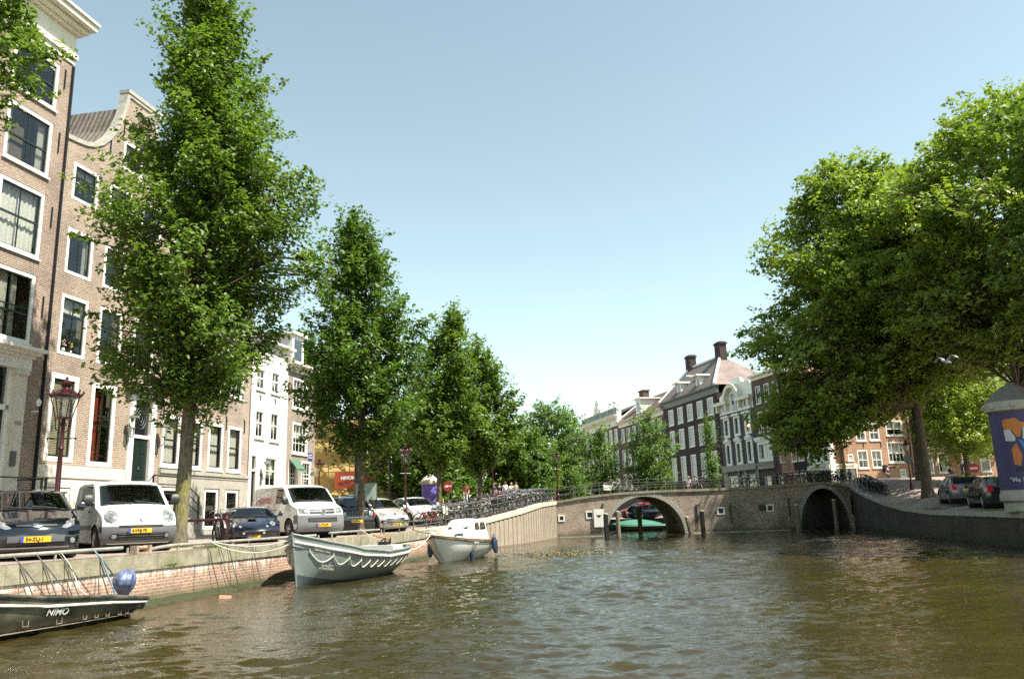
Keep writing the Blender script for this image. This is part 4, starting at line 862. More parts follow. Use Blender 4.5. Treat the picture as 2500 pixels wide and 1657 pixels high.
cornice(r9, 0, 14, 13.6, [(.4, .1), (.2, .4)], 'white')
# ================================================================== trees
def leafmat(name, c1, c2, tr=.45):
    m, nt, b, co = base(name); nt.nodes.remove(b); out = nt.nodes["Material Output"]
    at = nn(nt, "ShaderNodeAttribute", attribute_name="rnd"); n1 = noise(nt, co, .55, 2)
    f = mathn(nt, 'ADD', mathn(nt, 'MULTIPLY', at.outputs["Fac"], .6), mathn(nt, 'MULTIPLY', n1, .5))
    col = ramp(nt, f, [(.15, c1), (.85, c2)])
    d = nn(nt, "ShaderNodeBsdfPrincipled"); d.inputs["Roughness"].default_value = .42; d.inputs["Specular IOR Level"].default_value = .55; nt.links.new(col, d.inputs["Base Color"])
    t = nn(nt, "ShaderNodeBsdfTranslucent"); nt.links.new(mixc(nt, 1, col, (1.25, 1.35, .55), 'MULTIPLY'), t.inputs[0])
    mx = nn(nt, "ShaderNodeMixShader"); mx.inputs[0].default_value = tr; nt.links.new(d.outputs[0], mx.inputs[1]); nt.links.new(t.outputs[0], mx.inputs[2]); nt.links.new(mx.outputs[0], out.inputs[0]); return m
M['leafA'] = leafmat('elm_leaf', (.05, .105, .012), (.17, .25, .045))
M['leafB'] = leafmat('dark_elm_leaf', (.036, .085, .009), (.115, .195, .024))
M['leafC'] = leafmat('light_elm_leaf', (.1, .17, .02), (.31, .38, .07))
M['leafW'] = leafmat('pale_willow_leaf', (.07, .13, .025), (.15, .24, .05))
def bark(name, c, lichen=None):
    m, nt, b, co = base(name); mp = nn(nt, "ShaderNodeMapping"); mp.inputs["Scale"].default_value = (5, 5, 1.2); nt.links.new(co, mp.inputs[0])
    n1 = noise(nt, mp.outputs[0], 3, 5, .6); col = mixc(nt, ramp(nt, n1, [(.35, 0), (.65, 1)]), tuple(x * .55 for x in c), tuple(x * 1.3 for x in c))
    if lichen:
        sp = nn(nt, "ShaderNodeSeparateXYZ"); nt.links.new(co, sp.inputs[0]); n2 = noise(nt, co, 3, 5, .65)
        hgt = mathn(nt, 'SUBTRACT', 1.15, mathn(nt, 'MULTIPLY', mathn(nt, 'ABSOLUTE', mathn(nt, 'SUBTRACT', sp.outputs[2], 1.4)), .33))
        col = mixc(nt, ramp(nt, mathn(nt, 'MULTIPLY', n2, hgt), [(.42, 0), (.68, .7)]), col, lichen)
    nt.links.new(col, b.inputs["Base Color"]); b.inputs["Roughness"].default_value = .95; b.inputs["Specular IOR Level"].default_value = .15; bump(nt, b, n1, 1.0, .05); return m
M['barkG'] = bark('lichen_bark', (.15, .125, .09), (.24, .23, .045)); M['bark'] = bark('grey_brown_bark', (.12, .095, .07))
def leaf_mesh(name, P, Nn, L, Wd, rnd, m, parent):
    """P centres, Nn directions of the leaf plane normal; each leaf a folded rhombus of four points, two triangles"""
    n = len(P); rg = np.random.default_rng(7)
    r = rg.normal(size=(n, 3)); a = np.cross(Nn, r); a /= np.linalg.norm(a, axis=1)[:, None] + 1e-9; b = np.cross(Nn, a)
    L = L[:, None]; Wd = Wd[:, None]
    V = np.stack([P - a * L * .5, P + b * Wd * .5 + Nn * L * .10 - a * L * .05, P + a * L * .5 - Nn * L * .12, P - b * Wd * .5 + Nn * L * .10 - a * L * .05], 1).reshape(-1, 3)
    me = bpy.data.meshes.new(name); i = np.arange(n) * 4
    T = np.stack([i, i + 1, i + 2, i, i + 2, i + 3], 1).reshape(-1)
    me.vertices.add(4 * n); me.vertices.foreach_set("co", V.astype(np.float32).ravel())
    me.loops.add(6 * n); me.loops.foreach_set("vertex_index", T.astype(np.int32)); me.polygons.add(2 * n)
    me.polygons.foreach_set("loop_start", (np.arange(2 * n) * 3).astype(np.int32)); me.polygons.foreach_set("loop_total", np.full(2 * n, 3, np.int32))
    at = me.attributes.new("rnd", 'FLOAT', 'FACE'); at.data.foreach_set("value", np.repeat(rnd, 2).astype(np.float32))
    me.materials.append(m); me.update(calc_edges=True)
    o = bpy.data.objects.new(name, me); COL.objects.link(o); o.parent = parent; return o
def vnoise(p, s, seed):      # smooth pseudo noise from sines
    rg = np.random.default_rng(seed); v = np.zeros(len(p))
    for k in range(6):
        d = rg.normal(size=3) * s * (1 + .35 * k); v += np.sin(p @ d + rg.uniform(0, 6.3)) / (1 + .3 * k)
    return v / 3
def tree(name, label, basep, env, fork, r0, ncl, per, lsz, m, bm='bark', seed=1, gap=-.45, ax=(0, 0), limbs=7, spray=.75, droop=0.0, up=.9, group=None, cat='tree', shell=.42, twig=True, lobes=0.18, aspect=(1, 1)):
    """env: list of (z, radius, shift x, shift y) above the base"""
    rg = np.random.default_rng(seed); root = thing(name, label, cat, basep, 0, group)
    ez = np.array([e[0] for e in env], float); er_ = np.array([e[1] for e in env], float); ex = np.array([e[2] for e in env], float); ey = np.array([e[3] for e in env], float)
    # cluster centres inside the crown
    N = ncl * 4; zz = rg.uniform(ez[0], ez[-1], N * 3); R = np.interp(zz, ez, er_); keep = rg.uniform(0, 1, len(zz)) < (R / er_.max()) ** 1.25; zz = zz[keep][:N]; R = np.interp(zz, ez, er_)
    ph = rg.uniform(0, 2 * pi, len(zz)); lob = 1 + lobes * np.sin(ph * 3 + zz * .9 + seed) + lobes * .8 * np.sin(ph * 5 - zz * 1.7 + 2 * seed)
    rr = R * lob * np.power(rg.uniform(0.02, 1, len(zz)), shell)
    P = np.stack([np.interp(zz, ez, ex) + rr * np.cos(ph) * aspect[0], np.interp(zz, ez, ey) + rr * np.sin(ph) * aspect[1], zz + rg.normal(0, .15, len(zz))], 1)
    P = P[vnoise(P, 3.2 / er_.max(), seed + 3) > gap][:ncl]
    # limbs
    tp = Vector((ax[0] * fork, ax[1] * fork, fork)); Hh = ez[-1]; mb = MB(); LB_ = []
    mb.tube([(0, 0, -.3), (0, 0, .05), (ax[0] * .5, ax[1] * .5, .5), (ax[0] * fork * .5 + r0 * .1, ax[1] * fork * .5, fork * .5), tp], [r0 * 1.5, r0 * 1.3, r0 * 1.02, r0 * .88, r0 * .82], 12, cap=False)
    def limb(p0, p1, ra, rb, wob=.25):
        p0, p1 = Vector(p0), Vector(p1); n = 7; L = (p1 - p0).length; pts = []
        for i in range(n + 1):
            t = i / n; q = p0.lerp(p1, t); hz = (p1 - p0); hz.z = 0
            q = q - hz * .55 * t * (1 - t) * up + Vector((0, 0, L * .10 * sin(pi * t) * up)) + Vector(rg.normal(0, wob * .05 * L * sin(pi * t) + 1e-6, 3))
            pts.append(q)
        mb.tube(pts, [ra * (1 - t / n) + rb * t / n for t in range(n + 1)], 6, cap=False); return pts, [ra * (1 - t / n) + rb * t / n for t in range(n + 1)]
    top = (np.interp(Hh, ez, ex), np.interp(Hh, ez, ey), Hh * .97)
    nodes = []; nr = []
    for k in range(limbs + 1):
        if k == 0: e = Vector(top); st = tp; ra = r0 * .75
        else:
            z = ez[0] + (Hh - ez[0]) * (.3 + .6 * ((k * .618) % 1)); R = np.interp(z, ez, er_) * .72; a = k * 2.399 + seed
            e = Vector((np.interp(z, ez, ex) + R * cos(a), np.interp(z, ez, ey) + R * sin(a), z)); h = fork * (1.0 if k < 4 else 1.0 + .06 * k); st = Vector((ax[0] * h, ax[1] * h, h))
            if h > fork: st = st.lerp(nodes[min(len(nodes) - 1, 1)], .5) if nodes else st
            ra = r0 * (.55 if k < 4 else .38)
        pts, rs = limb(st, e, ra, r0 * .06); nodes += pts; nr += rs
    NA = np.array([tuple(v) for v in nodes]); NR = np.array(nr)
    # secondary branches to each 3rd cluster, twigs to the rest
    order = rg.permutation(len(P)); sec = []; sr = []
    for j, i in enumerate(order):
        p = P[i]; A = NA if (j % 4 == 0 or not sec) else np.vstack([NA, np.array(sec)]); RR = NR if len(A) == len(NA) else np.concatenate([NR, np.array(sr)])
        dz = p[2] - A[:, 2]; dist = np.linalg.norm(A - p, axis=1) + np.where(dz < .2 * np.linalg.norm(A[:, :2] - p[:2], axis=1), 3.0, 0) * (1 - droop)
        q = int(np.argmin(dist)); a = Vector(A[q]); b = Vector(p); L = (b - a).length
        if L < .05: continue
        mid = a.lerp(b, .55) + Vector((0, 0, .12 * L)); ra = min(float(RR[q]) * .7, max(.014, .02 * L + (.014 if j % 4 == 0 else 0))) * (r0 / .25) ** .5
        if j % 4 == 0: mb.tube([a, mid, b], [ra, ra * .7, ra * .3], 4, cap=False); sec += [tuple(mid), tuple(b)]; sr += [ra * .7, ra * .4]
        elif twig: mb.tube([a, mid, b], [ra * .8, ra * .5, .006], 3, cap=False)
    tr = mb.build('trunk', M[bm], root, smooth=60)
    # leaves
    K = len(P); n = K * per; ci = np.repeat(np.arange(K), per)
    axis = P.copy(); cxs = np.stack([np.interp(P[:, 2], ez, ex), np.interp(P[:, 2], ez, ey), P[:, 2] - .9], 1); dirv = P - cxs; dirv[:, 2] = dirv[:, 2] * 1.0 - droop * 1.4 * np.linalg.norm(dirv[:, :2], axis=1) * .3 + .5
    dirv /= np.linalg.norm(dirv, axis=1)[:, None] + 1e-9; dirv += rg.normal(0, .35, dirv.shape); dirv /= np.linalg.norm(dirv, axis=1)[:, None]
    sp = spray * rg.uniform(.6, 1.35, K)
    t = rg.uniform(-.9, .8, n); wdt = (1 - np.abs(t) * .75) * .23
    pos = P[ci] + dirv[ci] * (t * sp[ci])[:, None] + rg.normal(0, 1, (n, 3)) * (wdt * sp[ci])[:, None] * np.array([1, 1, .75])
    nrm = rg.normal(0, .6, (n, 3)) + np.array([.1, -.05, 1.0]) + dirv[ci] * .4; nrm /= np.linalg.norm(nrm, axis=1)[:, None]
    Ls = lsz * rg.uniform(.65, 1.35, n); rv = np.clip(rg.normal(.5, .2, n) * .6 + rg.uniform(0, 1, K)[ci] * .4, 0, 1)
    leaf_mesh('crown', pos, nrm, Ls, Ls * .62, rv, M[m], root); return root
E0 = lambda *r: [tuple(list(x) + [0, 0])[:4] if len(x) < 4 else x for x in r]
# big elm in front of the brown houses
tree('elm_tree', 'tallest elm with yellow lichen trunk between the white vans', (-10.9, 26.3, 1.33),
     [(4.2, .9, -.1, 0), (5.2, 1.8, -.1, 0), (6.6, 2.5, 0, 0), (8.5, 2.8, .15, 0), (10.3, 3.05, .4, 0), (11.6, 2.9, .7, 0), (12.8, 2.3, .5, 0), (15.3, 1.85, .3, 0), (17, 1.5, .1, 0), (18.7, 1.15, 0, 0), (20.5, .8, -.2, 0), (21.6, .3, -.3, 0)],
     4.6, .25, 1750, 44, .18, 'leafA', 'barkG', seed=5, gap=-.25, ax=(.03, 0), limbs=13, spray=.85, lobes=.3)
tree('elm_tree', 'second elm with narrow crown behind the black jeep', (-7.15, 37.3, 1.3),
     [(3.6, .8, 0, 0), (4.6, 2.0, 0, 0), (6.5, 2.6, -.1, 0), (8.5, 2.5, .1, 0), (10.5, 2.05, .1, 0), (12.5, 1.5, -.1, 0), (14, 1.2, -.4, 0), (15.4, .3, -.6, 0)],
     4.4, .17, 950, 42, .2, 'leafB', 'bark', seed=12, gap=-.4, limbs=9, spray=.8, lobes=.28)
tree('elm_tree', 'third elm with slender trunk beside the purple advertising column', (-4.55, 47.5, 1.7),
     [(3.4, .8, 0, 0), (4.6, 1.6, -.1, 0), (6.5, 1.9, 0, 0), (8.5, 1.6, .2, 0), (10.3, 1.2, .6, 0), (11.6, .8, .9, 0), (12.5, .25, 1.0, 0)],
     4.0, .15, 560, 40, .22, 'leafA', 'bark', seed=21, gap=-.4, limbs=7, spray=.8, lobes=.28)
tree('elm_tree', 'fourth elm nearest the bridge above the crowded bicycles', (-2.5, 55.5, 2.3),
     [(2.9, .8, 0, 0), (4.0, 1.8, .1, 0), (5.8, 2.2, .3, 0), (7.8, 1.8, .4, 0), (9.6, 1.3, .2, 0), (11.0, .8, 0, 0), (12.0, .25, 0, 0)],
     3.4, .17, 580, 40, .23, 'leafA', 'bark', seed=33, gap=-.4, limbs=7, spray=.8, lobes=.28)
tree('elm_tree', 'near elm reaching in over the top left corner', (-14.0, 16.2, 1.28),
     [(8.6, 1.2, 0, 0), (10, 2.3, 0, 0), (12, 2.9, .1, 0), (14, 2.8, .2, 0), (16, 2.0, 0, 0), (17.5, .5, 0, 0)],
     6.5, .24, 700, 46, .15, 'leafA', 'bark', seed=41, gap=-.5, limbs=8, spray=.6)
# big trees on the right bank
tree('plane_tree', 'huge broad tree with thick trunk and drooping crown over the bridge end', (27.2, 54.0, 2.35),
     [(3.4, 2.0, -7.4, 0), (5.0, 3.8, -6.2, .5), (7.0, 5.6, -4.4, .5), (9.2, 7.5, -2.0, 0), (11.5, 8.5, -.8, 0), (13.5, 8.1, -.7, 0), (16.5, 7.1, -.9, 0), (19.5, 6.0, -1.4, 0), (22, 4.2, -1.8, 0), (23.6, 1.5, -1.8, 0)],
     6.0, .35, 2700, 42, .3, 'leafC', 'bark', seed=52, gap=-.25, limbs=15, spray=1.15, droop=.5, up=.7, shell=.36, aspect=(1, .8))
tree('plane_tree', 'tall tree at the right edge behind the big advertising column', (28.9, 45.5, 1.9),
     [(7.5, 3.0, 1.5, 0), (9.5, 6.0, 1.5, 0), (13, 7.6, 1.2, 0), (17, 7.6, 1.2, 0), (19.8, 6.4, 1.4, 0), (22.3, 4.8, 2.0, 0), (24.4, 1.8, 2.6, 0)],
     6.2, .34, 2100, 42, .28, 'leafC', 'bark', seed=64, gap=-.35, limbs=13, spray=1.1, droop=.2, up=.8, shell=.36)
tree('plane_tree', 'dense tree standing behind the huge broad tree near the corner shop', (32.6, 65.5, 3.4),
     [(8.2, 3, 0, 0), (9.5, 5.6, 0, 0), (12, 7.2, -.3, 0), (15, 6.4, -.3, 0), (19, 4.6, 0, 0), (21.5, 1.2, 0, 0)],
     5.2, .4, 1000, 44, .32, 'leafC', 'bark', seed=58, gap=-.7, limbs=8, spray=1.2, droop=.3, shell=.36)
tree('plane_tree', 'tree outside the right edge whose leaves shade the advertising column', (29.5, 31.0, 1.5),
     [(6, 4, 0, 0), (9, 6.3, 0, 0), (14, 7.2, 0, 0), (19, 6.0, 0, 0), (22, 1.5, 0, 0)], 5.4, .4, 1500, 44, .36, 'leafA', 'bark', seed=91, gap=-1.5, limbs=7, spray=1.2, droop=.2)
# green masses behind
def bgtree(label, x, y, z, h, r, seed, m='leafB', low=.16, ncl=420, lsz=.34, grp='trees beyond the quay', nm='leafy_tree', tk=.25, dome=False):
    return tree(nm, label, (x, y, z), [(h * low, r * .6, 0, 0), (h * (low + .15), r * .95, 0, 0), (h * .6, r, 0, 0), (h * .82, r * .8, 0, 0), (h * .94, r * .5, 0, 0), (h, r * .2, 0, 0)] if dome else [(h * low, r * .55, 0, 0), (h * (low + .12), r * .9, 0, 0), (h * .5, r, 0, 0), (h * .72, r * .85, 0, 0), (h * .9, r * .5, 0, 0), (h, r * .12, 0, 0)],
                h * (low + .03), tk, ncl, 40, lsz, M and m, 'bark', seed=seed, gap=-.7, limbs=6, spray=1.15, group=grp, twig=False, lobes=.22)
bgtree('dark green tree standing between the ochre cloth and the lamp post', -7.9, 69, 2.7, 11.5, 4.0, 71, low=.05)
bgtree('tree rising behind the second elm left of the ochre cloth', -16.6, 60, 2.3, 13.5, 3.2, 72, low=.55)
bgtree('tree directly behind the purple advertising column', -6.6, 76, 2.8, 11.5, 4.0, 73, low=.03)
bgtree('bushy tree behind the seated people by the bicycles', -2.6, 84, 2.6, 9.5, 4.0, 74, low=.03, m='leafA')
bgtree('dark tree in the gap between the fourth elm and the pale round tree', -.2, 94, 2.4, 9.5, 3.6, 75, low=.03)
bgtree('far dark tree behind the row of elms', -9.5, 92, 2.4, 13, 5.0, 76, low=.05, ncl=420)
bgtree('pale round tree left of the balustraded house', 4.6, 100, 2.2, 13.4, 4.7, 77, m='leafW', low=.12, ncl=700, lsz=.3, dome=True)
bgtree('lower pale tree behind the bridge lamp', 1.5, 84, 2.6, 7.6, 3.0, 78, m='leafW', low=.1, ncl=420, lsz=.28, dome=True)
bgtree('bright tree behind the big advertising column', 34.5, 62, 3.2, 9.6, 3.6, 80, m='leafC', low=.22, ncl=420, lsz=.25, grp='trees on the right bank')
bgtree('bright tree at the end of the side street', 47, 78, 4.2, 15, 6.0, 81, m='leafC', low=.15, ncl=420, lsz=.35, grp='trees on the right bank')
# young trees before the row of houses
bgtree('young tree before the balustraded house', 9.4, 88, 1.2, 9.8, 2.0, 82, m='leafW', low=.15, ncl=200, lsz=.24, grp='young trees along the far quay', nm='young_tree', tk=.1)
bgtree('larger young tree before the cream corniced house', 14.4, 86.5, 1.2, 11.2, 2.5, 83, m='leafW', low=.18, ncl=280, lsz=.25, grp='young trees along the far quay', nm='young_tree', tk=.12)
bgtree('thin sapling before the big dark house', 20.2, 83.5, 1.3, 10.3, .75, 84, m='leafW', low=.2, ncl=80, lsz=.2, grp='young trees along the far quay', nm='young_tree', tk=.06)
bgtree('small sapling near the left end of the bridge', 6.3, 82, .9, 5.6, .8, 85, m='leafW', low=.1, ncl=60, lsz=.2, grp='young trees along the far quay', nm='young_tree', tk=.05)
# ================================================================== lamps, rails, columns, bikes
def make_lamp(label, m='maroon'):
    t = thing('street_lamp', label, 'street lamp')
    mb = MB(); mb.lathe([(.21, 0), (.21, .08), (.17, .12), (.16, .5), (.19, .55), (.13, .66), (.10, .75), (.12, .8), (.085, .9), (.075, 1.3), (.095, 1.34), (.07, 1.4), (.058, 2.55), (.08, 2.6), (.055, 2.66), (.048, 3.15), (.09, 3.2), (.05, 3.26), (.05, 3.36)], 12)
    for s_ in (-1, 1): mb.tube([(0, 0, 2.85), (s_ * .3, 0, 2.85)], .018, 6); mb.lathe([(0, -.035), (.035, 0), (0, .035)], 8, (s_ * .32, 0, 2.85)); mb.tube([(s_ * .05, 0, 3.0), (s_ * .17, 0, 3.1), (s_ * .19, 0, 3.36)], .014, 5)
    mb.build('post', M[m], t, smooth=40)
    mb = MB(); mb.lathe([(.19, 3.34), (.2, 3.38), (.05, 3.36)], 6, closed=False)
    for k in range(6):
        a = k * pi / 3; mb.tube([(.19 * cos(a), .19 * sin(a), 3.38), (.34 * cos(a), .34 * sin(a), 3.92)], .014, 5)
    mb.lathe([(.345, 3.9), (.39, 3.93), (.39, 3.97), (.3, 4.0), (.2, 4.08), (.1, 4.12), (.09, 4.17), (.14, 4.22), (.15, 4.27), (.06, 4.31), (.03, 4.36), (.045, 4.39), (0, 4.46)], 12)
    for k in range(12):
        a = k * pi / 6; mb.tube([(.38 * cos(a), .38 * sin(a), 3.97), (.43 * cos(a), .43 * sin(a), 4.03 + .03 * (k % 2)), (.41 * cos(a), .41 * sin(a), 4.07 + .03 * (k % 2))], [.025, .018, .006], 4)
    ln = mb.build('lantern', M[m], t, smooth=40)
    mb = MB(); mb.lathe([(.185, 3.39), (.335, 3.91)], 6, closed=False); o = mb.build('lantern_glass', M['lampglass'], ln)
    mb = MB(); mb.lathe([(.03, 3.45), (.05, 3.55), (.04, 3.68), (0, 3.72)], 8); mb.build('bulb', M['white'], ln)
    return t
lamp0 = make_lamp('maroon crown lantern between the dark blue hatchback and white van')
GL = 'maroon crown lanterns along the canal'; lamp0['group'] = GL
place(lamp0, (-13.05, 23.0, 1.3), .3, scale=1.13)
for (x, y, z, sc_, lab) in [(-5.75, 42, 1.5, .96, 'maroon lantern standing between the second elm and the purple column'), (3.45, 68.25, 2.95, .93, 'maroon lantern at the left end of the bridge where the wall bends'),
     (22.1, 69.0, 3.7, .9, 'maroon lantern on the bridge before the brown bay house'), (20.4, 85, 1.6, 1.12, 'small distant lantern by the thin sapling before the big dark house'),
     (-15.6, 64, 2.6, .95, 'distant lantern just right of the grey corner house'), (-1.95, 67, 3.0, 1.0, 'distant lantern right of the fourth elm over the bicycles')]:
    l = dup(lamp0); place(l, (x, y, z), x, lab, sc_)
rl = dup(lamp0); place(rl, (29.1, 60, 2.8), .2, 'dark lantern post carrying a round sign beside the thick trunk', .85)
mb = MB(); mb.lathe([(.34, -.02), (.34, .02)], 20, ax='y'); sgn = mb.build('round_sign', M['black']); sgn.location = (28.95, 59.7, 5.1); tag(sgn, 'dark round traffic sign seen from behind on the lantern post', 'road sign')
def pole(x, y, z, h, r, label, m='black', name='post', cat='post', board=None):
    mb = MB(); mb.lathe([(r * 1.6, 0), (r * 1.6, .5), (r, .6), (r * .8, h), (0, h + .05)], 10); t = thing(name, label, cat, (x, y, z)); mb.build('pole', M[m], t)
    if board: mb = MB(); mb.box(-.05, 1.05, -.12, -.06, board, board + .9); mb.box(-.02, 1.02, -.125, -.121, board + .05, board + .85, 1); mb.build('notice_board', [M['iron'], M['greengrey']], t)
pole(-7.95, 40.2, 1.35, 4.0, .11, 'thick black post with a notice board left of the second elm', board=1.5)
pole(-7.9, 50.5, 1.9, 3.5, .09, 'thin black post in front of the ochre cloth')
# advertising columns
def adcol(name, label, loc, r, h, cap_h, m, rz=0):
    t = thing(name, label, 'advertising column', loc, rz)
    mb = MB(); mb.lathe([(r * .92, 0), (r * .92, h * .07), (r * 1.04, h * .085), (r * 1.04, h * .13), (r * .985, h * .15), (r * .985, h * .165)], 32); mb.build('base', M['stone'], t, smooth=30)
    mb = MB(); mb.lathe([(r * .98, h * .166), (r * .98, h * .76)], 40); b = mb.build('poster_drum', m, t, smooth=30)
    mb = MB(); mb.lathe([(r * .98, h * .761), (r * 1.12, h * .775), (r * 1.14, h * .84), (r * 1.1, h * .845)], 36)
    for k in range(8): a = k * pi / 4; mb.box(r * 1.14 * cos(a) - .07, r * 1.14 * cos(a) + .07, r * 1.14 * sin(a) - .07, r * 1.14 * sin(a) + .07, h * .795, h * .825)
    mb.build('rim', M['stone'] if r > .9 else M['palecop'], t, smooth=30)
    mb = MB(); mb.lathe([(r * 1.1, h * .846), (r * .98, h * .87), (r * .62, h * .935), (r * .35, h * .975), (r * .18, h * .985), (r * .16, h), (0, h * 1.004)], 36); mb.build('roof', mat('weathered_dark_zinc', (.13, .12, .1), .8, var=.2, nscale=4) if r > .9 else M['palecop'], t, smooth=50)
    return t, b
M['purpleR'] = mat('violet_poster_paper', (.045, .035, .11), .55, var=.1, nscale=1.5)
ct, cb_ = adcol('advertising_column', 'big violet advertising column with grey domed roof at the right edge', (21.75, 34.8, 1.45), 1.0, 5.5, 1, M['purpleR'], rz=R_(-122))
def on_drum(mbf, R, name, m, par, pts_list, out=.012):
    mb = MB()
    for pts in pts_list:      # pts in (angle-length u, z)
        u0 = min(p[0] for p in pts); u1 = max(p[0] for p in pts)
        n = max(1, int((u1 - u0) / .12)); cuts = [u0 + (u1 - u0) * i / n for i in range(n + 1)]
        for a, b in zip(cuts, cuts[1:]):
            cl = clip(clip(pts, 0, a, 1), 0, b, -1)
            if len(cl) >= 3: mb.poly(cl, (), lambda u, v: ((R + out) * cos(u / R), (R + out) * sin(u / R), v))
    return mb.build(name, m, par, fix=False)
def clip(poly, ax_, lim, sgn_):
    out = []
    for i in range(len(poly)):
        p, q = poly[i], poly[(i + 1) % len(poly)]; dp = (p[ax_] - lim) * sgn_; dq = (q[ax_] - lim) * sgn_
        if dp >= 0: out.append(p)
        if (dp >= 0) != (dq >= 0):
            t = dp / (dp - dq); out.append((p[0] + (q[0] - p[0]) * t, p[1] + (q[1] - p[1]) * t))
    return out
Rd = 1.0 * .98
# poster: orange head, pale bands, a blue band, an orange figure and a line of white lettering
cols_ = {'o': mat('poster_orange', (.5, .16, .03), .6), 'w': mat('poster_pale', (.5, .5, .5), .6), 'b': mat('poster_blue', (.05, .2, .42), .6), 'k': mat('poster_dark', (.02, .018, .05), .6)}
on_drum(None, Rd, 'poster_shape', cols_['o'], cb_, [[(-.5, 3.85), (.0, 3.9), (.15, 3.72), (.55, 3.7), (.55, 3.58), (.2, 3.5), (.08, 3.1), (-.05, 3.1), (-.2, 3.4), (-.5, 3.45)], [(-.3, 2.6), (-.1, 2.85), (.05, 2.3), (-.05, 1.9), (-.28, 1.95)]])
on_drum(None, Rd, 'poster_shape', cols_['w'], cb_, [[(-.5, 3.42), (-.25, 3.42), (-.1, 3.08), (-.12, 2.92), (-.48, 2.95)], [(.22, 3.5), (.95, 3.56), (.95, 3.1), (.15, 3.0)]], .016)
on_drum(None, Rd, 'poster_shape', cols_['b'], cb_, [[(-.02, 3.0), (.12, 2.95), (.5, 2.4), (.72, 1.75), (.4, 1.7), (.3, 2.2)]], .02)
on_drum(None, Rd, 'poster_shape', cols_['k'], cb_, [[(-.28, 1.85), (.3, 1.85), (.35, 1.66), (-.28, 1.68)], [(.1, 2.9), (.5, 3.0), (.9, 2.9), (.9, 2.2), (.75, 1.8), (.55, 2.4)]], .018)
def drum_text(body, z, size, u0, m, sp=.62):
    for i, ch in enumerate(body):
        if ch == ' ': continue
        u = u0 + i * size * sp; a = u / Rd
        text(ch, size, 'poster_lettering', m, cb_, ((Rd + .02) * cos(a), (Rd + .02) * sin(a), z), (pi / 2, 0, a + pi / 2), bold=.004)
drum_text('"Melk rules"', 1.32, .26, -.52, cols_['w'])
for i, ch in enumerate('OERO'): a = (.42 + i * .03) / Rd; text(ch, .24, 'poster_lettering', cols_['w'], cb_, ((Rd + .03) * cos(a), (Rd + .03) * sin(a), 2.55 - i * .21), (pi / 2, 0, a + pi / 2), bold=.006)
c2, b2 = adcol('advertising_column', 'distant purple advertising column with pale pointed roof behind the white hatchback', (-5.4, 50.6, 1.85), .52, 2.75, 1, M['purple'])
# no-entry signs
def no_entry(x, y, z, h, label, rz=0, r=.3):
    t = thing('no_entry_sign', label, 'road sign', (x, y, z), rz); mb = MB(); mb.tube([(0, 0, 0), (0, 0, h + .2)], .03, 8); mb.build('pole', M['iron'], t)
    mb = MB(); mb.lathe([(r, -.02), (r, .02)], 20, (0, -.06, h), ax='y'); d = mb.build('disc', M['red'], t); mb = MB(); mb.box(-r * .72, r * .72, -.09, -.082, h - .06, h + .06); mb.build('bar', M['white'], d)
no_entry(-4.1, 48.5, 1.75, 2.0, 'red no entry sign in front of the distant purple column', rz=.1)
no_entry(28.9, 51.2, 2.2, 1.75, 'red no entry sign above the roofs of the two dark parked cars', rz=-.5)
# railings
def rail(name, label, pts, zf, h=1.0, post=1.4, nr=3, r=.022, m='iron', cat='railing'):
    t = thing(name, label, cat); L = []
    tot = 0
    for a, b in zip(pts, pts[1:]): L.append((tot, a, b)); tot += math.dist(a[:2], b[:2])
    def at_(s):
        for (s0, a, b) in L[::-1]:
            if s >= s0: d = math.dist(a[:2], b[:2]) or 1; k = min(1, (s - s0) / d); return tuple(a[i] + (b[i] - a[i]) * k for i in range(3))
    n = int(tot / .7)
    mb = MB()
    for i in range(nr):
        hh = h * (i + 1) / nr if nr > 1 else h
        mb.tube([(lambda p: (p[0], p[1], p[2] + hh))(at_(tot * j / n)) for j in range(n + 1)], r, 5)
    mb.build('rail', M[m], t, smooth=60)
    k = max(1, round(tot / post))
    for i in range(k + 1):
        p = at_(tot * i / k); mb = MB(); mb.lathe([(r * 1.9, 0), (r * 1.9, .1), (r * 1.25, .14), (r * 1.25, h * .96), (r * 2, h), (r * 2, h + .05), (0, h + .1)], 7, p); mb.build('post', M[m], t)
    return t
rail('railing', 'grey iron railing packed with bicycles along the ribbed quay wall', [(p[0] - .12, p[1], p[2]) for p in offs(QL, 1, -.1) if 43 < p[1] < 67.5] + [(3.15, 67.8, 2.95)], None, 1.0, 1.5)
rail('railing', 'long iron railing along the crown of the bridge', [(x, YB + .12, z) for x, z in BT], None, .95, 1.55, 2)
rail('railing', 'iron railing on the far side of the bridge', [(x, YE - .1, z) for x, z in BT], None, .95, 2.2, 2, .018)
rail('railing', 'iron railing curving down from the bridge along the shaded quay', [(p[0] + .1, p[1], p[2]) for p in QR if p[1] >= 60][::-1], None, .95, 1.4, 2)
def lowrail(label, y0, y1, h, r=.045, yo=0):
    t = thing('tube_rail', label, 'railing'); n = max(2, int((y1 - y0) / 2)); ys = [y0 + (y1 - y0) * i / n for i in range(n + 1)]
    mb = MB(); mb.tube([(edgeL(y) - .12, y, ip(QL, y, 2) + h) for y in ys], r, 10); mb.build('tube', M['rail'], t, smooth=50)
    for y in ys[(1 if yo else 0):]:
        mb = MB(); mb.tube([(edgeL(y + .2) - .12, y + .2, ip(QL, y, 2)), (edgeL(y + .2) - .12, y + .2, ip(QL, y, 2) + h)], .03, 6); mb.build('leg', M['rail'], t)
lowrail('low steel tube rail in front of the dark blue hatchback and first white van', 9, 20.6, .19)
lowrail('low steel tube rail in front of the dark roadster reaching the grey sloop', 22.6, 30.5, .17)
lowrail('low tube rail on the quay behind the middle of the grey sloop', 31.5, 35.8, .22)
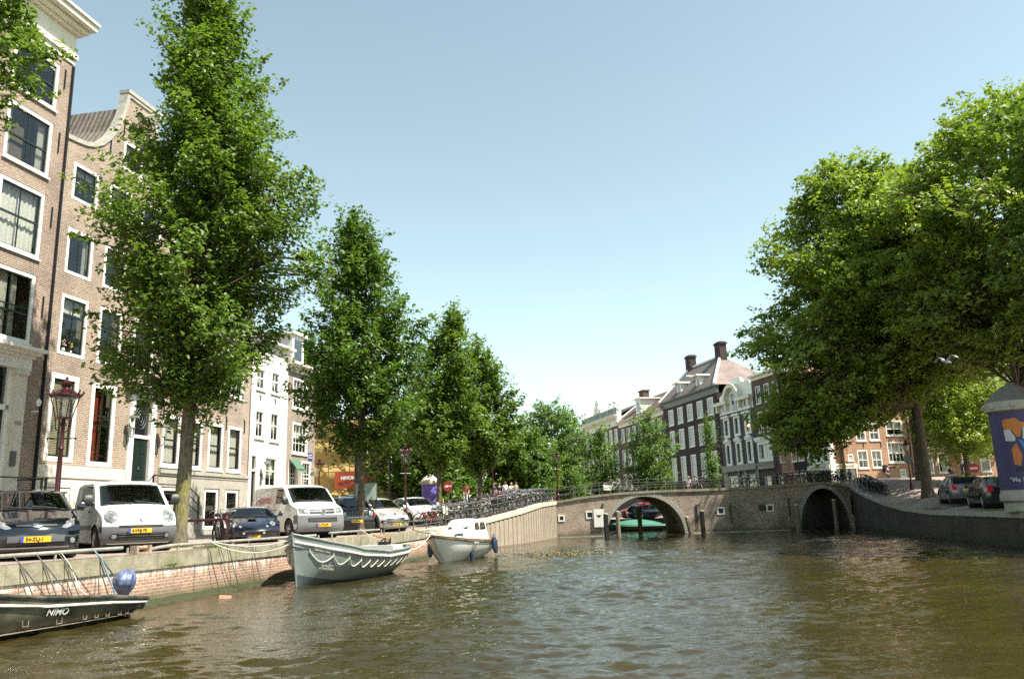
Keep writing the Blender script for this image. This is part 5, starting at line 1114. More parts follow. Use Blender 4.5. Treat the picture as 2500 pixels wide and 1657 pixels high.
rail('railing', 'thin brown railing beside the ramp left of the white cruiser', [(edgeL(y) - .35, y, zl(0, y)) for y in (36.8, 40, 43, 46)], None, .45, 1.5, 2, .018)
t = thing('mooring_block', 'rusty mooring bracket between the two low tube rails', 'mooring bracket', (edgeL(21.3) - .12, 21.3, 1.285), R_(78))
mb = MB(); mb.box(-.32, .32, -.14, .14, 0, .05); mb.box(-.3, -.2, -.1, .1, .05, .22); mb.box(.2, .3, -.1, .1, .05, .22); mb.tube([(-.25, 0, .16), (.25, 0, .16)], .05, 8); mb.build('bracket', mat('rusty_iron', (.3, .22, .16), .7, var=.3), t)
mb = MB(); mb.tube([(edgeL(21.6) - .12, 21.6, 1.38), (edgeL(22.0) - .12, 22.0, 1.42), (edgeL(22.6) - .12, 22.6, 1.45)], .045, 8); o = mb.build('rail_end', M['rail'], thing('bent_rail', 'bent end piece of tube rail sloping down to the bracket', 'railing'))
# mooring posts
def pile(x, y, h, r, label, m='wood', lean=0):
    t = thing('mooring_post', label, 'mooring post', (x, y, -.4), 0, 'mooring posts before the bridge'); mb = MB(); mb.tube([(0, 0, 0), (lean * .5, 0, (h + .4) * .5), (lean, 0, h + .4)], [r * 1.05, r, r * .95], 10); mb.build('pile', M[m], t)
    mb = MB(); mb.lathe([(r * 1.0, 0), (r * 1.02, .08), (0, .12)], 10, (lean, 0, h + .4)); mb.build('cap', M['palecop'], t)
M['greenwood'] = mat('algae_green_wood', (.16, .17, .04), .85, var=.3, nscale=6, bmp=.4)
pile(7.15, 66.4, 1.75, .2, 'short black mooring post at the left foot of the left arch', 'black'); pile(8.2, 67.0, 1.9, .17, 'grey mooring post in the left mouth of the left arch'); pile(11.1, 74.5, 2.2, .2, 'green mooring post inside the left arch', 'greenwood')
pile(14.1, 66.9, 1.3, .16, 'crooked post at the right foot of the left arch', 'wood', -.3); pile(15.0, 66.6, 1.75, .18, 'dark post with pale cap right of the left arch', 'black'); pile(22.7, 66.5, 2.0, .2, 'thick pale mooring post between the two arches'); pile(25.9, 66.8, 2.3, .17, 'slim post with pale cap in front of the right arch')
sb = thing('notice_board', 'white waterway notice board with black triangle on the bridge wall', 'sign', (7.0, YB - .12, 0)); sb.location.x = 6.98 - .15
mb = MB(); mb.box(-.5, .35, -.04, .04, .75, 2.2); bb_ = mb.build('board', M['white'], sb); mb = MB(); mb.prism([(-.3, 1.72), (.15, 1.72), (-.08, 1.5)], -.055, -.045); mb.build('symbol', M['ink'], bb_)
# bicycles
def bike(label, fm, grp):
    t = thing('bicycle', label, 'bicycle', (0, 0, 0), 0, grp); r = .345
    for x in (-.54, .54):
        mb = MB(); n = 18
        rows = [[(x + (r + .03 * cos(b)) * cos(a), .03 * sin(b), r + .01 + (r + .03 * cos(b)) * sin(a)) for b in (0, pi / 2, pi, 3 * pi / 2)] for a in [2 * pi * i / n for i in range(n + 1)]]
        mb.grid(rows, close=True)
        for i in range(6): a = pi * i / 6; mb.tube([(x + r * cos(a), 0, r + .01 + r * sin(a)), (x - r * cos(a), 0, r + .01 - r * sin(a))], .006, 3, m=1, cap=False)
        mb.build('wheel', [M['rubber'], M['iron']], t, fix=False)
    F = MB(); bbk = (-.08, 0, .3); st = (-.2, 0, .82); hd = (.36, 0, .78); fh = (.54, 0, .355); rh = (-.54, 0, .355)
    for a, b, q in ((bbk, st, .016), (st, (.34, 0, .72), .015), (bbk, hd, .018), (hd, fh, .013), (bbk, rh, .012), ((-.18, 0, .7), rh, .01), (hd, (.32, 0, .98), .014), (bbk, (-.06, .1, .18), .012)): F.tube([a, b], q * 1.5, 5)
    for x in (-.54, .54):
        n = 10; F.grid([[(x + .385 * cos(a), w, .355 + .385 * sin(a)) for w in (-.025, .025)] for a in [R_(20) + R_(170) * i / n for i in range(n + 1)]])
    F.grid([[(-.75, w, .74), (-.3, w, .74)] for w in (-.07, .07)]); F.build('frame', fm, t, fix=False)
    mb = MB(); mb.tube([(.12, .3, .99), (.3, .22, 1.05), (.34, 0, 1.0), (.3, -.22, 1.05), (.12, -.3, .99)], .018, 5); mb.build('handlebar', M['chrome'], t)
    mb = MB(); mb.tube([(-.38, 0, .9), (-.25, 0, .92), (-.05, 0, .91)], [.07, .06, .018], 8); mb.build('saddle', M['blackplastic'], t)
    return t
bm_ = [M['black'], mat('worn_grey_frame', (.2, .2, .2), .4, .3), mat('dark_red_frame', (.25, .02, .02), .35), mat('cream_frame', (.5, .47, .4), .4)]
rnd = random.Random(3); protos = [bike('x', m_, None) for m_ in bm_]; pn = ['black', 'grey', 'dark red', 'cream']
ROW = {}
GB = 'bicycles parked along the railing of the ribbed quay wall'; usedp = set(); nb = 0
y = 43.4
cnt = {}
def putbike(x, y, z, rz, tilt, lab, grp, pi_=None, sc_=1):
    i = pi_ if pi_ is not None else rnd.choice([0, 0, 0, 1, 1, 2, 3])
    o = protos[i] if i not in usedp else dup(protos[i]); usedp.add(i)
    o.location = (x, y, z); o.rotation_euler = (tilt, 0, rz); o.scale = (sc_,) * 3
    o['label'] = lab.replace('#', pn[i]); o['group'] = grp; ROW.setdefault(lab, []).append((i, o)); return o
while y < 66.8:
    zone = 'left stretch' if y < 50 else 'middle stretch' if y < 58 else 'right stretch by the lamp'
    putbike(edgeL(y) - .95 + rnd.uniform(-.15, .1), y, zl(0, y), R_(15) + rnd.uniform(-.35, .35) + (pi if rnd.random() < .5 else 0), rnd.uniform(-.16, .16), '# bicycle at the quay railing, ' + zone, GB); y += rnd.uniform(.38, .58)
y = 50
while y < 66.5:
    zone = 'by the fourth elm' if y < 58 else 'close to the bridge lamp'
    putbike(edgeL(y) - 2.5 + rnd.uniform(-.2, .2), y, zl(0, y), R_(15) + rnd.uniform(-.4, .4) + (pi if rnd.random() < .5 else 0), rnd.uniform(-.18, .18), '# bicycle in the back row, ' + zone, 'bicycles in the back row behind the quay railing'); y += rnd.uniform(.5, .8)
def bz(x): return float(np.interp(x, [p[0] for p in BT], [p[1] for p in BT]))
putbike(8.3, 68.75, bz(8.3) - .02, 0, .12, 'cream bicycle with white front box on the left slope of the bridge', None, 3, 1.15)
mb = MB(); mb.prism([(7.35, 3.75), (7.95, 3.7), (8.05, 4.1), (7.3, 4.2)], 68.5, 68.95); o = mb.build('bicycle_crate', M['white']); tag(o, 'white cargo box carried on the cream bicycle on the bridge', 'box')
putbike(15.6, 69.0, bz(15.6), pi, -.15, '# bicycle leaning low on the crown of the bridge', None, 1)
for x in (19.3, 20.0): putbike(x, 69.0, bz(x), rnd.uniform(-.2, .2), .1, '# bicycle on the bridge, left of its lantern', 'bicycles left of the bridge lantern', 0)
for x in (22.7, 23.1, 23.6): putbike(x, 68.9, bz(x), rnd.uniform(-.4, .4), .1, '# bicycle on the bridge, right of its lantern', 'bicycles right of the bridge lantern', 0 if x != 23.1 else 2)
x = 24.6
while x < 27.8: putbike(x, 68.75, bz(x), pi / 2 + rnd.uniform(-.6, .6), rnd.uniform(-.15, .15), '# bicycle over the right arch of the bridge', 'bicycles over the right arch', 0); x += .33
y = 66.8
while y > 60.3: putbike(ip(QR, y, 0) + .85, y, zr(ip(QR, y, 0) + .7, y) - .03, pi / 2 + rnd.uniform(-.2, .6), rnd.uniform(-.2, .2), '# bicycle in the rack sloping down right of the bridge', 'bicycles on the slope right of the bridge', 0); y -= .38
putbike(-10.15, 28.1, 1.32, R_(-60), .12, '# bicycle leaning on the rail right of the lichen covered trunk', None, 1, 1.08)
putbike(-10.45, 28.9, 1.32, R_(-50), -.1, '# bicycle behind the other one right of the lichen covered trunk', None, 0, 1.08)
for (x, y, g) in ((29.9, 52.2, 'right'), (31.2, 53.0, 'far right')): putbike(x, y, 2.5, R_(10), 0, '# bicycle beyond the thick trunk on the right bank, %s one' % ('nearer' if g == 'right' else 'farther'), None, 0, 1.0)
# wooden rail with maroon end post behind the trunk
t = thing('timber_rail', 'maroon rail and stout end post between trunk and dark roadster', 'railing', (0, 0, 0)); mb = MB(); mb.tube([(-12.4, 27.1, 2.12), (-9.95, 27.6, 2.12)], .05, 8); mb.build('rail', M['maroon'], t); mb = MB(); mb.lathe([(.11, 0), (.12, .85), (.09, .95), (.12, 1.0), (0, 1.08)], 10, (-9.85, 27.6, 1.3)); mb.build('post', M['maroon'], t)
# moped
mt = thing('moped', 'cream moped standing at the left end of the bicycles by the white hatchback', 'moped', (-4.25, 44.6, 1.55), R_(-50), scale=1.05)
for x in (-.6, .6):
    mb = MB(); mb.lathe([(.12, -.05), (.25, -.05), (.26, 0), (.25, .05), (.12, .05)], 14, (x, 0, .26), ax='y'); mb.build('wheel', M['rubber'], mt)
mb = MB(); mb.prism([(-.85, .55), (-.75, .75), (-.1, .72), (.0, .4), (.35, .38), (.4, .9), (.5, .95), (.56, .5), (.5, .3), (-.2, .22), (-.8, .35)], -.14, .14); mb.build('fairing', M['cream'], mt)
mb = MB(); mb.prism([(-.8, .76), (-.75, .84), (-.15, .82), (-.1, .74)], -.13, .13); mb.build('seat', M['black'], mt)
mb = MB(); mb.tube([(.38, -.32, 1.05), (.42, 0, 1.0), (.38, .32, 1.05)], .02, 6); mb.tube([(.42, 0, 1.0), (.55, 0, .5)], .03, 6); mb.build('handlebar', M['black'], mt)

ORD = ['first', 'second', 'third', 'fourth', 'fifth', 'sixth', 'seventh', 'eighth', 'ninth', 'tenth', 'eleventh', 'twelfth', '13th', '14th', '15th', '16th', '17th', '18th', '19th', '20th', '21st', '22nd', '23rd', '24th', '25th', '26th', '27th', '28th', '29th', '30th']
for lab, L_ in ROW.items():
    if len(L_) < 2: continue
    L_.sort(key=lambda q: q[1].location.x / q[1].location.y)
    for n_, (i, o) in enumerate(L_): o['label'] = '%s %s bicycle from the left, %s' % (ORD[n_], pn[i], lab.replace('# bicycle ', ''))
# ================================================================== cars
def car(name, label, loc, rz, L, Wd, H, sil, belt, roofr, paint, wheels, wr, iw, sidewins, scale=1.0, lowm=None, lowz=.5, detail=None, rearw=None, cat='car', group=None, rim='alloy'):
    """sil: list of (x back from nose, z, bow, drop) from front bottom over the roof to rear bottom; iw: index pair of the windscreen"""
    t = thing(name, label, cat, loc, rz, group, scale)
    zs = [.0, .25, .55, belt, H]; hw = Wd / 2
    def Wf(x, z):
        k = float(np.interp(z, [0.15, .4, .62, belt, H], [.93, .985, 1.0, .955, roofr])); p = float(np.interp(x, [0, .25, .7, 1.1, L - .8, L - .2, L], [.86, .93, .985, 1, 1, .97, .93])); return hw * k * p
    def dense(s):
        out = []
        for a, b in zip(s, s[1:]):
            n = max(1, int(math.dist(a[:2], b[:2]) / .14))
            if a is sil[iw[0]]:
                HOLE.append(len(out) + 1)
                for q in [0] + [.08 + .84 * i / n for i in range(n + 1)]: out.append(tuple(a[k] + (b[k] - a[k]) * q for k in range(4)))
                HOLE.append(len(out) - 1); continue
            for i in range(n): out.append(tuple(a[k] + (b[k] - a[k]) * i / n for k in range(4)))
        out.append(s[-1]); return out
    HOLE = []; SD_ = dense(sil); V = [-1, -.985, -.95, -.88, -.82, -.7, -.45, -.2, 0, .2, .45, .7, .82, .88, .95, .985, 1]
    def P(x, z, bow, drop, v, out=0.0):
        f = abs(v) ** 2.2; g = abs(v) ** 7; ex = x + bow; ez = z - drop
        return (-(x + bow * f), v * Wf(ex, ez) * (1 - .0), z - drop * (f * .45 + g * .55))
    E = [(x + b, z - d) for x, z, b, d in SD_]
    # body: strip over the silhouette
    mb = MB(); mb.grid([[P(*s, v) for v in V] for s in SD_]); nv = len(V)
    if iw: keep_ = [f for f in mb.f if not (HOLE[0] <= f[0] // nv < HOLE[1] and HOLE[0] < f[2] // nv <= HOLE[1] and 4 <= f[0] % nv < nv - 5)]; mb.f = keep_; mb.m = [0] * len(keep_)
    # sides clipped to a grid so that they can bulge
    sill = .24; poly = [(x, z) for x, z in E]
    bot = []
    for wx in wheels[::-1]:
        bot += [(wx + (wr + .055), sill)] + [(wx + (wr + .055) * cos(a), wr + (wr + .05) * sin(a)) for a in [pi * (i + .0) / 12 for i in range(13)] if wr + (wr + .05) * sin(a) > sill] + [(wx - (wr + .055), sill)]
    poly = poly + [(L - .12, sill)] + bot + [(.25, sill)]
    xs = [0] + [i * .16 for i in range(1, int(L / .16) + 1)] + [L + .1]; zz_ = [.1, .24, .34, .45, .55, .65, .75, belt - .06, belt, (belt + H) / 2, H - .12, H + .05]
    zz_ = sorted(set(round(z, 3) for z in zz_))
    for za, zb in zip(zz_, zz_[1:]):
        pb = clip(clip(poly, 1, za, 1), 1, zb, -1)
        if len(pb) < 3: continue
        for xa, xb in zip(xs, xs[1:]):
            pc = clip(clip(pb, 0, xa, 1), 0, xb, -1)
            pc = [p for i, p in enumerate(pc) if math.dist(p, pc[i - 1]) > 1e-4]
            if len(pc) < 3: continue
            ar = abs(sum(pc[i - 1][0] * pc[i][1] - pc[i][0] * pc[i - 1][1] for i in range(len(pc)))) / 2
            if ar < 2e-5: continue
            for s_ in (-1, 1): mb.poly(pc, (), lambda u, v: (-u, s_ * Wf(u, v), v))
    body = mb.build('body', paint, t, smooth=38)
    mb = MB(); mb.box(-L + .2, -.3, -hw * .86, hw * .86, .2, .3)
    for wx in wheels: mb.lathe([(wr + .05, -hw * .9), (wr + .05, hw * .9)], 14, (-wx, 0, wr), ax='y')
    mb.build('underbody', M['ink'], t)
    for wx in wheels:
        for s_ in (-1, 1):
            y = s_ * (hw - .12); mb = MB(); mb.lathe([(wr * .62, -.1), (wr * .93, -.1), (wr, -.07), (wr, .07), (wr * .93, .1), (wr * .62, .1)], 24, (-wx, y, wr), ax='y'); w_ = mb.build('wheel', M['rubber'], t, smooth=40)
            mb = MB(); mb.lathe([(wr * .64, .0), (wr * .6, .085 * 1), (wr * .55, .05)], 20, (-wx, y, wr), ax='y') if s_ > 0 else mb.lathe([(wr * .64, .0), (wr * .6, -.085), (wr * .55, -.05)], 20, (-wx, y, wr), ax='y')
            for k in range(7): a = k * 2 * pi / 7; mb.tube([(-wx, y + s_ * .085, wr), (-wx + wr * .6 * cos(a), y + s_ * .08, wr + wr * .6 * sin(a))], [.045, .025], 5)
            mb.build('rim', M[rim], w_)
    # windscreen and rear glass follow the strip
    def strip_glass(i0, i1, nm, vm=.86, m='carglass', lo=.04, hi=.04):
        a, b = sil[i0], sil[i1]; ids = [s for s in SD_ if min(a[0], b[0]) - 1e-6 <= s[0] <= max(a[0], b[0]) + 1e-6 and ((s[1] - a[1]) * (s[1] - b[1]) <= 1e-6)]
        n = 7; rows = []
        for i in range(n + 1):
            q = lo + (1 - lo - hi) * i / n; s = tuple(a[k] + (b[k] - a[k]) * q for k in range(4)); nx, nz = -(b[1] - a[1]), (b[0] - a[0]); l = math.hypot(nx, nz); nx, nz = nx / l * .013, nz / l * .013
            rows.append([(lambda p: (p[0] - nx, p[1], p[2] + nz))(P(*s, v * vm)) for v in (-1, -.93, -.7, -.35, 0, .35, .7, .93, 1)])
        g = MB(); g.grid(rows); return g.build(nm, M[m], t, smooth=40)
    ws = strip_glass(iw[0], iw[1], 'windscreen', m='windshield')
    a_, b_ = sil[iw[0]], sil[iw[1]]; g = MB(); lo4 = lambda q: tuple(a_[k] + (b_[k] - a_[k]) * q for k in range(4))
    def band_(qs, vs):
        rows = [[(lambda p: (p[0] + .009, p[1], p[2] + .009))(P(*lo4(q), v)) for v in vs] for q in qs]; g.grid(rows)
    band_((.03, .1), [-.88 + 1.76 * i / 12 for i in range(13)]); band_((.9, .97), [-.88 + 1.76 * i / 12 for i in range(13)])
    band_([.1 + .8 * i / 4 for i in range(5)], (-.88, -.81)); band_([.1 + .8 * i / 4 for i in range(5)], (.81, .88)); g.build('screen_seal', M['ink'], ws, smooth=40)
    xc, zc = sil[iw[0]][0], sil[iw[0]][1]; xr = sil[iw[1]][0]; g = MB(); g.box(-xr - .25, -xc - .12, -hw * .8, hw * .8, zc - .35, zc - .06); g.build('dashboard', M['blackplastic'], t)
    for s_ in (-1, 1):
        g = MB(); xs_ = -(xr + .55); g.hexa([(xs_ + .35, s_ * hw * .45 - .22, .5), (xs_ + .35, s_ * hw * .45 + .22, .5), (xs_ - .12, s_ * hw * .45 + .22, .5), (xs_ - .12, s_ * hw * .45 - .22, .5)], [(xs_ + .02, s_ * hw * .45 - .2, H - .5), (xs_ + .02, s_ * hw * .45 + .2, H - .5), (xs_ - .14, s_ * hw * .45 + .2, H - .5), (xs_ - .14, s_ * hw * .45 - .2, H - .5)]); g.box(xs_ - .14, xs_ - .04, s_ * hw * .45 - .12, s_ * hw * .45 + .12, H - .45, H - .24); g.build('seat', M['greyplastic'], t)
    g = MB(); g.tube([(-xr - .1 + .06 * sin(a), hw * .45 + .18 * cos(a), zc - .02 + .17 * sin(a)) for a in [2 * pi * i / 16 for i in range(17)]], .014, 5); g.build('steering_wheel', M['blackplastic'], t)
    mb = MB(); pa = sil[iw[0]]; pb_ = sil[iw[1]]
    for s_ in (.55, -.1):
        q0 = tuple(pa[k] + (pb_[k] - pa[k]) * .03 for k in range(4)); q1 = tuple(pa[k] + (pb_[k] - pa[k]) * .12 for k in range(4)); A_ = P(*q0, s_); B_ = P(*q1, s_ - .55); mb.tube([(A_[0] + .03, A_[1], A_[2] + .03), (B_[0] + .03, B_[1], B_[2] + .03)], .012, 4)
    mb.build('wiper', M['blackplastic'], ws)
    if rearw: strip_glass(rearw[0], rearw[1], 'rear_window')
    for pol in sidewins:
        for s_ in (-1, 1):
            g = MB(); g.poly(pol, (), lambda u, v: (-u, s_ * (Wf(u, v) + .006), v)); g.build('side_window', M['carglass'], t)
    FP = [s for s in SD_ if s[0] <= sil[iw[0]][0] + 1e-6]
    def fx(y, z):      # front surface position
        for it in range(1):
            v = max(-.99, min(.99, y / (hw * .9)))
        q = [P(*s, v) for s in FP]; zz = [p[2] for p in q]; xx = [p[0] for p in q]; return float(np.interp(z, zz, xx))
    def patch(pts, nm, m, par=t, out=.012, dome=0.0, back=False):
        c = (sum(p[0] for p in pts) / len(pts), sum(p[1] for p in pts) / len(pts)); g = MB(); vs = []; fs = []; n = len(pts); rings = (1.0, .72, .4)
        for r_ in rings:
            for p in pts:
                y, z = c[0] + (p[0] - c[0]) * r_, c[1] + (p[1] - c[1]) * r_; vs.append((fx(y, z) + out + dome * (1 - r_ * r_), y, z))
        vs.append((fx(*c) + out + dome, c[0], c[1]))
        for k in range(len(rings) - 1): fs += [(k * n + i, k * n + (i + 1) % n, (k + 1) * n + (i + 1) % n, (k + 1) * n + i) for i in range(n)]
        fs += [((len(rings) - 1) * n + i, (len(rings) - 1) * n + (i + 1) % n, len(rings) * n) for i in range(n)]
        # rim towards the body
        o_ = len(vs); vs += [(fx(p[0], p[1]) - .06, p[0], p[1]) for p in pts]; fs += [(i, (i + 1) % n, o_ + (i + 1) % n, o_ + i) for i in range(n)]
        g.add(vs, fs); return g.build(nm, m if not isinstance(m, str) else M[m], par, smooth=40)
    def ell(cy, cz, ry, rz_, n=16, rot=0, p=1.0): return [(cy + ry * cos(a) * cos(rot) - rz_ * sin(a) * sin(rot), cz + ry * cos(a) * sin(rot) + rz_ * sin(a) * cos(rot)) for a in [2 * pi * i / n for i in range(n)]]
    def bar(y0, y1, z0, z1, nm, m, par=t, out=.02, n=10): # curved box following the front
        pts = [(y0 + (y1 - y0) * i / n, z0) for i in range(n + 1)] + [(y1 + (y0 - y1) * i / n, z1) for i in range(n + 1)]; return patch(pts, nm, m, par, out)
    def rect2(y0, y1, z0, z1, n=8): return [(y0 + (y1 - y0) * i / n, z0) for i in range(n + 1)] + [(y1 + (y0 - y1) * i / n, z1) for i in range(n + 1)]
    def strip(y0, y1, z0, z1, nm, m, par=t, out=.02, n=14):
        g = MB(); g.grid([[(fx(y0 + (y1 - y0) * i / n, z) + out, y0 + (y1 - y0) * i / n, z) for i in range(n + 1)] for z in (z0, (z0 + z1) / 2, z1)])
        g.grid([[(fx(y0 + (y1 - y0) * i / n, z1) + o_, y0 + (y1 - y0) * i / n, z1) for i in range(n + 1)] for o_ in (out, -.03)]); g.grid([[(fx(y0 + (y1 - y0) * i / n, z0) + o_, y0 + (y1 - y0) * i / n, z0) for i in range(n + 1)] for o_ in (out, -.03)])
        return g.build(nm, m if not isinstance(m, str) else M[m], par, smooth=40)
    def plate(z, txt, y=0, w=.26, h=.055, out=.05, rear=False):
        X_ = fx(y, z) + out; g = MB(); g.box(X_ - .03, X_, y - w, y + w, z - h, z + h); pl = g.build('number_plate', M['plate'], t); g = MB(); g.box(X_, X_ + .002, y - w, y - w + .05, z - h, z + h)
        g.v = [(a, -b + 2 * y if False else b, c) for a, b, c in g.v]; g.build('country_band', M['eublue'], pl)
        text(txt, h * 1.75, 'plate_lettering', M['ink'], pl, (X_ + .004, y - .02, z), (pi / 2, 0, pi / 2), sx=.92, bold=.003)
    def mirror(x, z, m='blackplastic', s=1.0):
        for s_ in (-1, 1):
            yy = s_ * (Wf(x, z)); g = MB(); g.tube([(-x, yy - s_ * .02, z - .02), (-x, yy + s_ * .1, z)], .025, 6); rr = [(0.0, .03), (.02, .085), (.08, .1), (.13, .085), (.15, .02)]
            g.grid([[(-x + .05 + .05 * s * cos(a), yy + s_ * (.06 + d * s), z + .05 + r_ * s * sin(a)) for a in [2 * pi * i / 10 for i in range(11)]] for d, r_ in rr]); g.build('mirror', M[m] if isinstance(m, str) else m, t, smooth=50)
    if lowm:     # unpainted lower bumper across the front
        g = MB(); n = 20
        lowp = [s for s in FP if s[1] <= lowz + .12]
        zs2 = [.22, .3, .38, .46, .54, lowz]; zs2 = [z for z in zs2 if z <= lowz]
        g.grid([[(fx(hw * .9 * (-1 + 2 * i / n), z - .0) + .014, hw * .955 * (-1 + 2 * i / n) * .97, z) for i in range(n + 1)] for z in zs2])
        for s_ in (-1, 1): g.poly(clip(clip([(x, z) for x, z in E[:8]] + [(wheels[0] - wr - .05, .6), (wheels[0] - wr - .05, .24), (.2, .24)], 1, lowz, -1), 0, wheels[0] - wr - .05, -1), (), lambda u, v: (-u + .004, s_ * (Wf(u, v) + .006), v))
        g.build('bumper', lowm if not isinstance(lowm, str) else M[lowm], t, smooth=50, fix=False)
    if detail: detail(locals())
    return t
HD = R_(-52)
def paintm(name, c, rough=.25, coat=1.0, metal=0.0):
    return mat(name, c, rough, metal, var=.03, nscale=.8, coat=coat, dirt=.06, dirtc=(.2, .18, .15))
def arcseg(n=14, r=.06): return [(r * cos(2 * pi * i / n), r * sin(2 * pi * i / n)) for i in range(n + 1)]
# small white van
def d1(c):
    p, e, f = c['patch'], c['ell'], c['strip']
    for s_ in (-1, 1):
        hl = p(e(s_ * .66, .86, .15, .16, rot=s_ * .35), 'headlight', 'lens', out=.02, dome=.05); p(e(s_ * .655, .855, .07, .075), 'reflector', 'alloy', hl, out=.06, dome=.02)
        fl = p(e(s_ * .6, .38, .085, .075), 'fog_lamp', 'blackplastic', out=.03); p(e(s_ * .6, .38, .055, .05), 'fog_glass', 'lens', fl, out=.045)
    f(-.5, .5, .6, .645, 'grille', 'ink', out=.035); g = f(-.55, .55, .29, .46, 'lower_grille', 'ink', out=.028)
    for z in (.33, .385, .44): f(-.5, .5, z - .008, z + .008, 'slat', 'greyplastic', g, out=.04)
    p([(0, .87), (.055, .79), (0, .71), (-.055, .79)], 'emblem', 'chrome', out=.03, dome=.01)
    c['plate'](.51, '4-VNJ-95', y=-.05); c['mirror'](1.2, 1.22, s=1.5)
    g = MB(); g.box(-3.6, -1.2, -.935, -.905, .55, .66); g.build('rub_strip', M['greyplastic'], c['t'])
    g = MB(); g.box(-1.62, -1.5, -.93, -.9, .98, 1.02); g.build('door_handle', M['blackplastic'], c['t'])
white = paintm('white_car_paint', (.72, .72, .69))
car('small_van', 'white delivery van with grey bumper, yellow plate and round headlights', (-10.3, 22.45, 1.3), HD, 4.2, 1.83, 1.82,
    [(.16, .2, .2, 0), (.04, .34, .22, 0), (0, .52, .24, 0), (.04, .7, .25, .0), (.12, .86, .25, .02), (.28, .97, .22, .05), (.85, 1.14, .16, .07), (1.6, 1.70, .12, .08), (1.95, 1.79, .04, .08), (3.3, 1.82, 0, .08), (4.0, 1.78, -.03, .08), (4.14, 1.3, -.05, .02), (4.2, .7, -.08, 0), (4.15, .3, -.08, 0)],
    1.12, .84, white, (.82, 3.5), .32, (6, 7), [[(1.35, 1.14), (1.95, 1.64), (2.25, 1.66), (2.25, 1.12)], [(2.32, 1.12), (2.32, 1.66), (3.2, 1.66), (3.25, 1.12)]], 1.13, 'greyplastic', .62, d1, cat='van')
# dark blue hatchback
def d2(c):
    p, e, f = c['patch'], c['ell'], c['strip']
    for s_ in (-1, 1):
        hl = p([(s_ * .44, .62), (s_ * .52, .60), (s_ * .7, .66), (s_ * .78, .76), (s_ * .76, .86), (s_ * .68, .84), (s_ * .54, .74)], 'headlight', 'lens', out=.015, dome=.03); p(e(s_ * .64, .72, .06, .055), 'reflector', 'alloy', hl, out=.04, dome=.02)
        p(e(s_ * .66, .36, .05, .06), 'fog_lamp', 'lens', out=.02)
    f(-.36, .36, .655, .685, 'upper_grille', 'ink', out=.02); p(e(0, .67, .1, .045), 'emblem', 'chrome', out=.03, dome=.015)
    g = p([(-.6, .3), (-.35, .24), (.35, .24), (.6, .3), (.5, .46), (.35, .5), (-.35, .5), (-.5, .46)], 'lower_grille', 'ink', out=.02); f(-.6, .6, .225, .25, 'chrome_trim', 'alloy', g, out=.05)
    f(-.5, .5, .345, .47, 'plate_panel', 'greyplastic', g, out=.035); c['plate'](.4, '54-ZLJ-1', y=-.02, out=.06); c['mirror'](1.15, 1.0, c['paint'], 1.0)
    mb = MB(); mb.tube([(-2.9, 0, 1.46), (-3.1, 0, 1.85)], .006, 4); mb.build('aerial', M['ink'], c['t'])
navy = paintm('dark_blue_car_paint', (.004, .005, .009), .12)
car('hatchback_car', 'shiny dark blue hatchback with plate 54-ZLJ-1 at the left edge', (-11.15, 19.0, 1.3), HD, 3.95, 1.72, 1.48,
    [(.14, .18, .2, 0), (.03, .3, .24, 0), (0, .45, .26, 0), (.05, .6, .27, 0), (.13, .7, .27, .01), (.28, .78, .24, .04), (.95, .99, .16, .07), (1.8, 1.40, .14, .07), (2.15, 1.46, .04, .07), (2.8, 1.47, 0, .07), (3.5, 1.39, -.05, .07), (3.86, 1.0, -.1, .03), (3.95, .6, -.1, 0), (3.9, .25, -.1, 0)],
    .93, .76, navy, (.78, 3.25), .31, (6, 7), [[(1.25, .95), (1.9, 1.33), (2.3, 1.36), (2.3, .93)], [(2.36, .93), (2.36, 1.36), (3.0, 1.34), (3.3, 1.1), (3.2, .95)]], 1.17, None, .4, d2)
